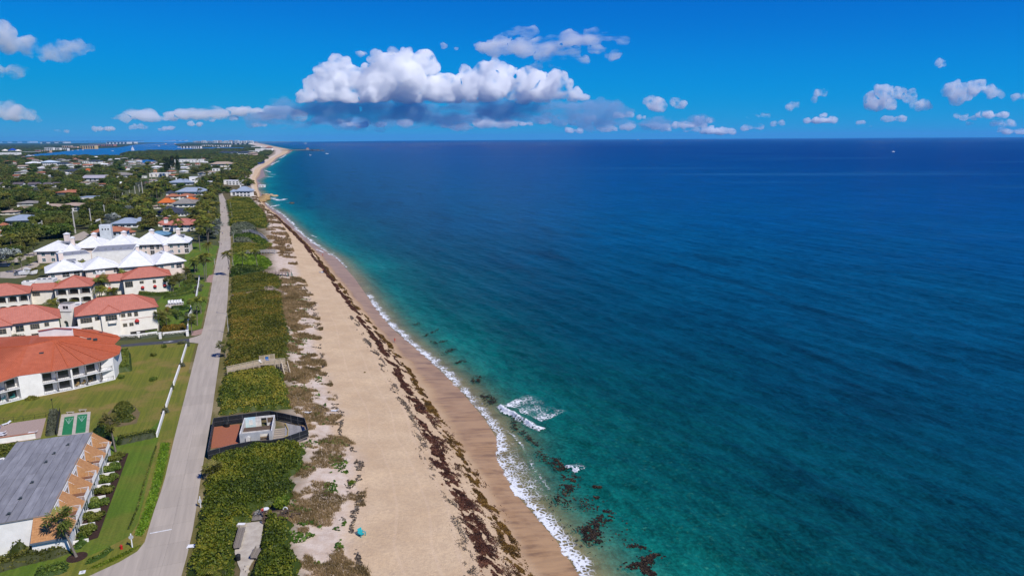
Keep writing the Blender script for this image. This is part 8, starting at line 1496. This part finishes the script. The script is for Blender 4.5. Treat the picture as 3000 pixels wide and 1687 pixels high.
for k_, b_, c_, l_ in (('sabal', (1965, 1290), (1960, 1150), 'cabbage palm by the side porch of the driveway villa'), ('sabal', (1930, 1280), (1940, 1210), 'short cabbage palm under the side porch of the driveway villa'), ('coco', (985, 640), (960, 510), 'coconut palm before the white roofs, left of the pair'), ('coco', (1160, 610), (1165, 510), 'coconut palm before the white roofs, right of the pair'), ('coco', (545, 690), (540, 570), 'thin coconut palm by the yard of the boat'), ('coco', (410, 660), (400, 600), 'leafy coconut palm beside the boat yard'), ('coco', (2020, 600), (2010, 520), 'coconut palm in front of the seaward pink block'), ('coco', (700, 950), (675, 760), 'slim coconut palm before the double arched villa'), ('coco', (125, 1040), (90, 850), 'slim coconut palm before the left arched terraces'), ('coco', (630, 1180), (610, 970), 'slim coconut palm standing over the front villa roof'), ('coco', (815, 1080), (800, 985), 'coconut palm in the court by the stair tower'), ('coco', (1480, 800), (1455, 630), 'coconut palm before the long red roof'), ('coco', (1175, 930), (1160, 720), 'dark coconut palm in the clump between the villas'), ('coco', (1215, 900), (1220, 690), 'second dark coconut palm in the clump between the villas'), ('coco', (1190, 960), (1200, 810), 'low dark coconut palm in the clump between the villas'), ('coco', (1340, 900), (1320, 830), 'bright coconut palm before the pair of red awnings'), ('coco', (450, 960), (460, 880), 'leafy coconut palm in the court of the arched villas'), ('coco', (1540, 880), (1545, 850), 'short coconut palm by the white gate of the awning villa'), ('sabal', (2010, 860), (2000, 720), 'cabbage palm at the seaward corner of the awning villa'), ('sabal', (2040, 860), (2040, 730), 'second cabbage palm at the seaward corner of the awning villa'), ('sabal', (2115, 850), (2110, 680), 'taller cabbage palm beside the awning villa side porch'), ('sabal', (2195, 740), (2190, 610), 'slim cabbage palm by the reddish garden shrubs'), ('coco', (1250, 640), (1245, 560), 'small coconut palm on the terrace of the white roofs'), ('sabal', (340, 440), (320, 360), 'cabbage palm by the street, nearer of a pair'), ('sabal', (405, 440), (385, 310), 'taller cabbage palm by the street at the white roofs'), ('sabal', (165, 640), (130, 500), 'cabbage palm by the parking yard, left of a group'), ('sabal', (270, 640), (230, 450), 'tall cabbage palm by the parking yard'), ('sabal', (355, 560), (350, 480), 'cabbage palm by the hedge of the parking yard'), ('sabal', (2360, 380), (2340, 150), 'very tall palm beside the road at the seaward pink block'), ('coco', (2290, 620), (2280, 480), 'coconut palm on the lawn towards the road, by the path'), ('sabal', (1090, 210), (1060, 140), 'broad feathery palm at the bend of the side street')):
    palm_px(k_, q3(*b_), q3(*c_), l_, None, 3.2 if k_ == 'coco' else 2.2)
for k, (bx, by, cx_, cy_) in enumerate(((10, 470, 18, 330), (125, 466, 118, 320), (255, 447, 232, 275), (350, 402, 312, 300), (382, 402, 385, 290))):
    P = C2(bx, by, 0); P = g(bx / 3.623, 900 + by / 3.623); palm_px('sabal', (bx / 3.623, 900 + by / 3.623), (cx_ / 3.623, 900 + cy_ / 3.623), ['cabbage palm behind the orange roof at the picture edge', 'cabbage palm behind the orange roof, second from the picture edge', 'tall cabbage palm behind the orange roof before the balcony', 'leaning cabbage palm behind the orange roof by the white clerestory', 'cabbage palm touching the white clerestory of the orange roof'][k], None, 2.7)
for k in range(11):
    x = 880 + k * 48; P = g(x / 4.025, 640 + (1330 + (k % 3) * 8) / 4.025); palm((P[0], P[1], 0), 3.4 + .8 * ((k * 7) % 5) / 4, 'sabal', 'short cabbage palm in the hedge of palms behind the orange roof', 'palm hedge behind the orange roof', 2.3)
for (x, y), lb in (((1545, 1345), 'squat fan palm clump before the driveway villa'), ((1625, 1350), 'second squat fan palm clump before the driveway villa')): P = g(*q3(x, y)); palm((P[0], P[1], 0), 2.2, 'sabal', lb, None, 2.4)
for (x, y), r, h, lb in (((90, 560), 7, 12, 'large silver leaved tree by the side street'), ((1330, 60), 6, 10, 'round silvery palm like tree beyond the tower house')): P = g(*q3(x, y)); tree(tuple(P), r, h, lb, None, SILV, 'silver_tree', k=0)
for (x, y), lb in (((325, 655), 'round silver fan palm beside the grey blue roof'), ((378, 625), 'silver fan palm among the coconut palms'), ((640, 672), 'silver fan palm overhanging the road'), ((406, 545), 'silver crown by the tallest pale pole'), ((431, 540), 'larger silver crown beside the tallest pale pole'), ((106, 564), 'silver crown before the dark shingled row'), ((176, 503), 'silver crown by the dark curved roof'), ((498, 520), 'silver crown below the dark pines'), ((632, 690), 'lower silver fan palm by the road hedge')): P = g(x, y + 10); palm((P[0], P[1], 0), 6.5, 'silver', lb, None, 4.2)
for (x, y, r, h), lb in (((494, 520, 9, 27), 'tall dark pine nearest the grey roofed house, broader of two'), ((525, 524, 6, 30), 'tall slim dark pine, narrower of two'), ((507, 505, 9, 25), 'dark pine behind the broader one')): P = g(x, y); tree(tuple(P), r, h, lb, None, PINES, 'pine_tree', k=0)
# the woods: nearest trees one by one, the rest as far woods
keep_out = [[(90, 712), (300, 690), (575, 700), (580, 745), (560, 1010), (-50, 1010), (-50, 780), (60, 770)], [q3(*p) for p in ((-50, 500), (100, 480), (440, 370), (470, 560), (300, 710), (-50, 710))], [q3(*p) for p in ((850, 215), (1000, 140), (1070, 190), (960, 270))], [(536, 792), (540, 712), (645, 712), (640, 812), (560, 812)], LAG] + CANALS
def clear(px, py, z0, z1, r_px):
    for p in keep_out:
        if inside(p, np.array([px]), np.array([py]))[0]: return False
    for x0, x1, yt, yb, c, rad in HOUSES:
        if x0 - r_px * .7 < px < x1 + r_px * .7 and yb + 1 > z1 and z1 < yb - .25 * (yb - yt) and py > yb - .9 * (yb - yt) and WR.random() > .12: return False
    return True
WR = np.random.default_rng(23); cand = []
def in_house(P):
    return any(math.hypot(P[0] - c[0], P[1] - c[1]) < rad * .95 for _, _, _, _, c, rad in HOUSES)
Ycur = 335.0
while Ycur < 2600:
    st = 6.5 if Ycur < 700 else 9.5 if Ycur < 1200 else 14; xa, xb = -.80 * Ycur - 10, (float(rl(Ycur)) - 5 if Ycur < 860 else float(xV(Ycur)) - 3)
    for x in np.arange(xa, xb, st * 1.0):
        P = np.array([x + WR.uniform(-.45, .45) * st, Ycur + WR.uniform(-.45, .45) * st, 0]); px, py = proj(P)
        if px < -60 or WR.random() < .10 or in_house(P): continue
        right = smooth(330, 520, np.array([px]))[0]; pn = fbm(np.array([P[0] / 45]), np.array([P[1] / 45]), 3)[0]; kind = 'palm' if WR.random() < .12 + .50 * right * (1 if Ycur < 900 else .55) + .35 * (pn - .5) else 'tree'
        r = st * WR.uniform(.6, .98); h = (WR.uniform(7.5, 13) if kind == 'tree' else WR.uniform(8.5, 14)) * (1.0 if Ycur < 1200 else 1.15)
        if kind == 'tree' and Ycur < 700: h = WR.uniform(6.5, 11)
        ptop = proj((P[0], P[1], h))[1]
        if not clear(px, py, 0, ptop, r * F / Ycur): continue
        if 640 < py < 705 and 20 < px < 250: kind = 'tree'
        cand.append((Ycur, P, r, h, kind))
    Ycur += st
# a strip of trees along the beach side beyond the road end
near_t = [c for c in cand if c[4] == 'tree'][:300]; near_p = [c for c in cand if c[4] == 'palm'][:300]; ids = set(id(c) for c in near_t + near_p)
for c in near_t:
    olive = fbm(np.array([c[1][0] / 60 + 9]), np.array([c[1][1] / 60]), 2)[0] > .52
    tree(tuple(c[1]), c[2] * 1.15, c[3], '%s %s broadleaf tree near %s' % ('tall' if c[3] > 9.6 else 'low' if c[3] < 7.8 else 'medium', ('olive' if olive else 'dark green') + (' spreading' if c[2] > 5.4 else ''), near_mark(*proj(c[1]))), 'broadleaf trees of the near woods', CROWNS[4:] if olive else CROWNS[:4])
for c in near_p: palm(tuple(c[1]), c[3], 'coco', '%s coconut palm near %s' % ('very tall' if c[3] > 12.5 else 'tall' if c[3] > 10.5 else 'short', near_mark(*proj(c[1]))), 'coconut palms of the near woods', WR.uniform(3.4, 4.6))
rest = [c for c in cand if id(c) not in ids]
FR = np.random.default_rng(31)
for _ in range(15000):                        # far woods out to the horizon
    Yf = 2600 * (34000 / 2600) ** FR.random(); Xf = Yf * FR.uniform(-.80, -.30)
    if Xf > xV(Yf) - 20: continue
    px, py = proj((Xf, Yf, 0))
    if not (-40 < px < 900): continue
    if any(inside(p, np.array([px]), np.array([py + .4]))[0] for p in keep_out): continue
    if in_house((Xf, Yf)): continue
    rest.append((Yf, np.array([Xf, Yf, 0]), FR.uniform(9, 17) * (Yf / 2600) ** .55, FR.uniform(8, 14), 'tree'))
def instancer(name, label, items, protos, seed, kindname):
    """one object of many copies: points carry size, turn and which crown"""
    rg = np.random.default_rng(seed); V = np.array([c[1] for c in items]); me = new_mesh(name, V, [], None)
    for an, val, ty in (('sc', [c[2] * 1.15 for c in items], 'FLOAT'), ('hz', [c[3] * .75 for c in items], 'FLOAT'), ('rot', rg.uniform(0, 6.28, len(items)), 'FLOAT'), ('idx', rg.integers(0, len(protos), len(items)), 'INT')):
        a = me.attributes.new(an, ty, 'POINT'); a.data.foreach_set('value', np.asarray(val, np.int32 if ty == 'INT' else np.float32))
    o = link(name, me); ng = bpy.data.node_groups.new(name, 'GeometryNodeTree'); ng.interface.new_socket('Geometry', in_out='INPUT', socket_type='NodeSocketGeometry'); ng.interface.new_socket('Geometry', in_out='OUTPUT', socket_type='NodeSocketGeometry'); L = ng.links.new
    gi, go = ng.nodes.new('NodeGroupInput'), ng.nodes.new('NodeGroupOutput'); ip = ng.nodes.new('GeometryNodeInstanceOnPoints'); jn = ng.nodes.new('GeometryNodeJoinGeometry')
    for p in protos[::-1]:
        oi = ng.nodes.new('GeometryNodeObjectInfo'); oi.inputs['Object'].default_value = p; oi.inputs['As Instance'].default_value = True; oi.transform_space = 'ORIGINAL'; L(oi.outputs['Geometry'], jn.inputs[0])
    def attr(n, ty):
        a = ng.nodes.new('GeometryNodeInputNamedAttribute'); a.data_type = ty; a.inputs['Name'].default_value = n; return a.outputs['Attribute']
    sc3 = ng.nodes.new('ShaderNodeCombineXYZ'); s = attr('sc', 'FLOAT'); L(s, sc3.inputs[0]); L(s, sc3.inputs[1]); L(attr('hz', 'FLOAT'), sc3.inputs[2]); r3 = ng.nodes.new('ShaderNodeCombineXYZ'); L(attr('rot', 'FLOAT'), r3.inputs[2])
    L(gi.outputs[0], ip.inputs['Points']); L(jn.outputs[0], ip.inputs['Instance']); ip.inputs['Pick Instance'].default_value = True; L(attr('idx', 'INT'), ip.inputs['Instance Index']); L(sc3.outputs[0], ip.inputs['Scale'])
    er = ng.nodes.new('FunctionNodeEulerToRotation'); L(r3.outputs[0], er.inputs[0]); L(er.outputs[0], ip.inputs['Rotation']); L(ip.outputs[0], go.inputs[0])
    md = o.modifiers.new('copies', 'NODES'); md.node_group = ng; return tag(o, label, kindname, kind='stuff')
crown_objs = []
for me in CROWNS:
    crown_objs.append(next(o for o in bpy.data.objects if o.type == 'MESH' and o.data == me and o.parent))
instancer('far_woods', 'mass of broadleaf trees reaching to the far shore and horizon', [c for c in rest if c[4] == 'tree'], crown_objs, 3, 'woods')
coco_objs = [next(o for o in bpy.data.objects if o.type == 'MESH' and o.data == me and o.parent) for me in COCO]
pr = [(c[0], c[1] + np.array([0, 0, c[3] * .85]), 4.2, 5.5, 'palm') for c in rest if c[4] == 'palm']
if pr: instancer('far_palms', 'mass of coconut palm heads over the distant woods', pr, coco_objs, 4, 'woods')

# the air over sea and land
hz = MB(); hz.box(-66000, 66000, -3000, 66000, -12, 420); ho = hz.build('haze', None); tag(ho, 'thin blue sea haze', 'haze', kind='stuff')
hm = bpy.data.materials.new('haze_air'); hm.use_nodes = True; hm.node_tree.nodes.clear(); hv = N(hm.node_tree, 'ShaderNodeVolumePrincipled'); hv.inputs['Color'].default_value = (.14, .55, 1.0, 1); hv.inputs['Density'].default_value = 1.8e-5; hmo = N(hm.node_tree, 'ShaderNodeOutputMaterial'); hm.node_tree.links.new(hv.outputs[0], hmo.inputs['Volume']); ho.data.materials.append(hm)
# clouds: real bodies of cloud, kilometres away
def cloud_mat(kind):
    m = bpy.data.materials.new('cloud_' + kind); m.use_nodes = True; t = m.node_tree; t.nodes.clear(); L = t.links.new
    out = N(t, 'ShaderNodeOutputMaterial')
    dn, sc, lo, hi = {'dense': (.017, .0030, .36, .70), 'mid': (.010, .0016, .36, .58), 'thin': (.0065, .0013, .38, .62), 'near': (.012, .0050, .40, .66), 'bank': (.0020, .0012, .34, .60)}[kind]
    v = N(t, 'ShaderNodeVolumePrincipled'); v.inputs['Color'].default_value = (.46, .68, .87, 1) if kind == 'bank' else (1, 1, 1, 1); v.inputs['Density'].default_value = dn; v.inputs['Anisotropy'].default_value = .1  # bank: shade from the clouds above is put into the droplet colour
    if sc:                                       # ragged, holed cloud
        geo = N(t, 'ShaderNodeNewGeometry'); mp = N(t, 'ShaderNodeMapping'); mp.inputs['Scale'].default_value = (1, .8, 1.1) if kind in ('dense', 'near') else (.55, .3, 2.2); L(geo.outputs['Position'], mp.inputs[0])
        nz = N(t, 'ShaderNodeTexNoise'); nz.inputs['Scale'].default_value = sc; nz.inputs['Detail'].default_value = 4; nz.inputs['Roughness'].default_value = .6; L(mp.outputs[0], nz.inputs['Vector'])
        mr = N(t, 'ShaderNodeMapRange'); L(nz.outputs['Fac'], mr.inputs[0]); mr.inputs[1].default_value = lo; mr.inputs[2].default_value = hi; mr.inputs[4].default_value = dn; L(mr.outputs[0], v.inputs['Density'])
    L(v.outputs[0], out.inputs['Volume'])
    return m
def cloud(label, puffs, D, vox, kind, base=None, flat=1.0, levels=(6, 4), disp=1.0, seed=1, depth=1.0, group=None):
    """puffs: (px, py, radius px) of the billows; D: distance in metres"""
    rg = np.random.default_rng(seed); S = []
    def sprout(c, r, lv):
        S.append((c, r))
        if lv < len(levels):
            for _ in range(levels[lv]):
                q = rg.normal(size=3); q /= np.linalg.norm(q); q[2] = abs(q[2]) * 1.0 - .15
                sprout(c + q * r * np.array([1, depth, flat]) * .9, r * rg.uniform(.3, .55), lv + 1)
    for x, y, r in puffs:
        d = _fw * F + _rt * (x - CX) - _up * (y - CY); k = D / math.hypot(d[0], d[1]); c = CAMP + d * k; rm = r * k * (1.08 if kind in ('dense', 'near') else .9)
        sprout(c + np.array([0, 1, 0]) * rg.uniform(-1, 1) * rm * .9 * depth, rm, 0)
    V = np.vstack([c + ICO_V * r * np.array([1, depth, flat]) for c, r in S]); Fs = np.vstack([ICO_F + i * len(ICO_V) for i in range(len(S))]); o0 = V.mean(0)
    if base is not None:
        bz = CAMP[2] + D * (412 - base) / F; V[:, 2] = np.where(V[:, 2] < bz, bz + (V[:, 2] - bz) * .12, V[:, 2])
    me = new_mesh('cloud', V - o0, Fs, CLOUD[kind], True, uniform=True); o = link('cloud', me, None, o0)
    md = o.modifiers.new('remesh', 'REMESH'); md.mode = 'VOXEL'; md.voxel_size = vox; md.use_smooth_shade = True
    for sc, st in ((vox * 16, vox * 5.0), (vox * 6, vox * 3.2)):
        tx = bpy.data.textures.new('billow', 'VORONOI'); tx.noise_scale = sc; tx.noise_intensity = 1.0; tx.distance_metric = 'DISTANCE_SQUARED'
        dm = o.modifiers.new('billow', 'DISPLACE'); dm.texture = tx; dm.strength = -st * disp; dm.mid_level = .35; dm.texture_coords = 'LOCAL'
    tx = bpy.data.textures.new('ragged', 'CLOUDS'); tx.noise_scale = vox * 3; tx.noise_depth = 4
    dm = o.modifiers.new('ragged', 'DISPLACE'); dm.texture = tx; dm.strength = vox * 3.0 * disp; dm.mid_level = .5; dm.texture_coords = 'LOCAL'
    return tag(o, label, 'cloud', group)
CLOUD = {k: cloud_mat(k) for k in ('dense', 'thin', 'mid', 'near', 'bank')}
def cr(x0, y0, s, L_): return [(x0 + a / s, y0 + b / s, r / s) for a, b, r in L_]
cloud('towering bright white cumulus cloud with blue grey base over the sea horizon', cr(800, 50, 2.147, [(215, 510, 50), (300, 440, 80), (400, 430, 95), (520, 390, 75), (560, 470, 95), (690, 300, 62), (760, 285, 55), (850, 265, 52), (955, 290, 66), (1000, 310, 45),
    (690, 430, 120), (850, 390, 105), (950, 440, 70), (1050, 480, 85), (1120, 420, 45), (1220, 345, 35), (1330, 325, 52), (1400, 315, 48), (1450, 360, 60), (1240, 450, 90), (1400, 450, 75), (1500, 450, 65),
    (1600, 385, 62), (1680, 430, 80), (1775, 385, 45), (1820, 435, 55), (1730, 485, 80), (1600, 490, 75), (1890, 500, 40), (1960, 525, 28), (420, 310, 55), (330, 340, 52), (480, 520, 60), (640, 520, 70), (850, 515, 80), (1130, 525, 60), (1350, 510, 60), (330, 505, 60)]), 20000, 42, 'dense', base=306, seed=3, levels=(6, 4), disp=.8)
rgc = np.random.default_rng(21)
band = [(x, 330 + 10 * math.sin(x / 90) + rgc.uniform(-8, 8), rgc.uniform(38, 62)) for x in np.linspace(770, 1800, 32)]
cloud('dark blue grey cloud bank in the shade below the towering cumulus', band, 20800, 70, 'bank', flat=.6, levels=(5, 3), disp=1.0, seed=5)
band = [(x, 352 + 10 * math.sin(x / 130) + rgc.uniform(-10, 10), rgc.uniform(26, 44)) for x in np.linspace(640, 2060, 40)]
cloud('broken blue grey cloud layer lying under the towering cumulus', band, 24000, 70, 'bank', flat=.24, levels=(5, 3), disp=1.0, seed=15)
band = [(x, 366 + rgc.uniform(-8, 8), rgc.uniform(18, 40)) for x in np.linspace(1000, 1900, 16)]
cloud('thin streaky cloud under the grey layer, just over the sea horizon', band, 24000, 60, 'thin', flat=.14, levels=(5, 3), seed=6)
band = [(x, 330 + .02 * (900 - x) + rgc.uniform(-10, 10), rgc.uniform(14, 34)) for x in np.linspace(330, 880, 20)]
cloud('long faint lavender cloud bank over the lagoon and town skyline', band, 22000, 60, 'thin', flat=.25, levels=(4, 3), seed=7)
sheet = cr(800, 50, 2.147, [(1500, 95, 60), (1600, 100, 55), (1450, 150, 60), (1300, 190, 60), (1400, 200, 90), (1560, 200, 110), (1720, 180, 120), (1880, 150, 110), (2000, 130, 100), (2120, 120, 80), (2200, 150, 50), (1700, 250, 70), (1850, 230, 80), (2050, 200, 70), (1950, 270, 60), (1780, 300, 60), (1650, 310, 50), (2130, 245, 50), (1150, 200, 22), (1085, 190, 22)])
cloud('flat pale lavender cloud sheet floating above the towering cumulus', sheet, 15000, 45, 'thin', flat=.42, levels=(5, 3), seed=8, depth=.6)
cloud('thin cap of cloud across the top of the towering cumulus', cr(800, 50, 2.147, [(560, 230, 30), (650, 228, 35), (760, 222, 35), (860, 220, 35)]), 19500, 40, 'thin', flat=.25, levels=(4, 3), seed=9)
cloud('long white cloud tapering to a point, high over the left of the town', cr(0, 0, 2.576, [(15, 175, 45), (-20, 260, 90), (50, 300, 60), (90, 350, 70), (170, 370, 60), (230, 330, 60), (320, 390, 65), (420, 400, 65), (520, 385, 55), (600, 365, 45), (660, 375, 32), (710, 385, 16), (330, 450, 30), (440, 440, 30)]), 9000, 20, 'near', levels=(5, 4), seed=10, depth=.8, flat=.85)
cloud('small oval grey white cloud below the long pointed cloud', cr(0, 0, 2.576, [(20, 545, 40), (90, 545, 42), (160, 540, 32)]), 11000, 22, 'near', levels=(5, 3), seed=11, flat=.8)
cloud('low white cumulus cloud with flat base over the mainland', cr(0, 0, 2.576, [(-20, 840, 70), (50, 840, 62), (130, 865, 55), (210, 885, 40), (270, 900, 22), (100, 900, 40)]), 14000, 28, 'near', base=358, seed=12)
right = [('twin headed white cumulus cloud far out over the open sea', [(1600, 395, 40), (1590, 460, 60), (1545, 490, 36), (1640, 500, 40)]), ('ragged bright white cloud beside the twin headed cumulus', [(1730, 400, 30), (1790, 430, 36), (1820, 490, 34), (1880, 500, 36), (1930, 505, 18)]),
    ('broad soft white cloud out at sea with a lone wisp above it', [(2040, 390, 26), (2110, 380, 40), (2220, 375, 42), (2150, 430, 52), (2180, 400, 40)]), ('small leaning white cloud beside the broad soft cloud', [(2350, 385, 24), (2385, 410, 26), (2410, 430, 20)]),
    ('lone small wisp of cloud high above the broad soft cloud', [(1998, 195, 14), (2006, 225, 16)]), ('small white cumulus cloud at the seaward end of the grey cloud layer', [(20, 470, 40), (60, 490, 40), (100, 500, 30), (195, 475, 26), (225, 490, 22)]),
    ('tiny round white cloud over the open sea', [(975, 510, 20), (995, 495, 18)]), ('tiny double white cloud over the open sea', [(1145, 455, 16), (1165, 405, 18), (1190, 405, 14)]), ('small cloud cut off where the frame ends over the sea', [(2530, 440, 16), (2570, 438, 18)])]
for i, (lb, pf) in enumerate(right): cloud(lb, cr(1900, 100, 2.342, pf), 18000, 34, 'near', levels=(6, 3), seed=30 + i)
for i in range(44):
    x = rgc.uniform(1650, 3000) if i < 34 else rgc.uniform(150, 800); y = 338 + 52 * rgc.random(); w = rgc.uniform(6, 15)
    n = rgc.integers(2, 6); cloud('little low streak of white cloud just above the horizon', [(x + k * w * 1.3, y + rgc.uniform(-3, 3), w * rgc.uniform(.6, 1)) for k in range(n)], 26000, 40, 'mid', flat=.35, levels=(4, 2), seed=60 + i, group='low streaks of cloud along the horizon')
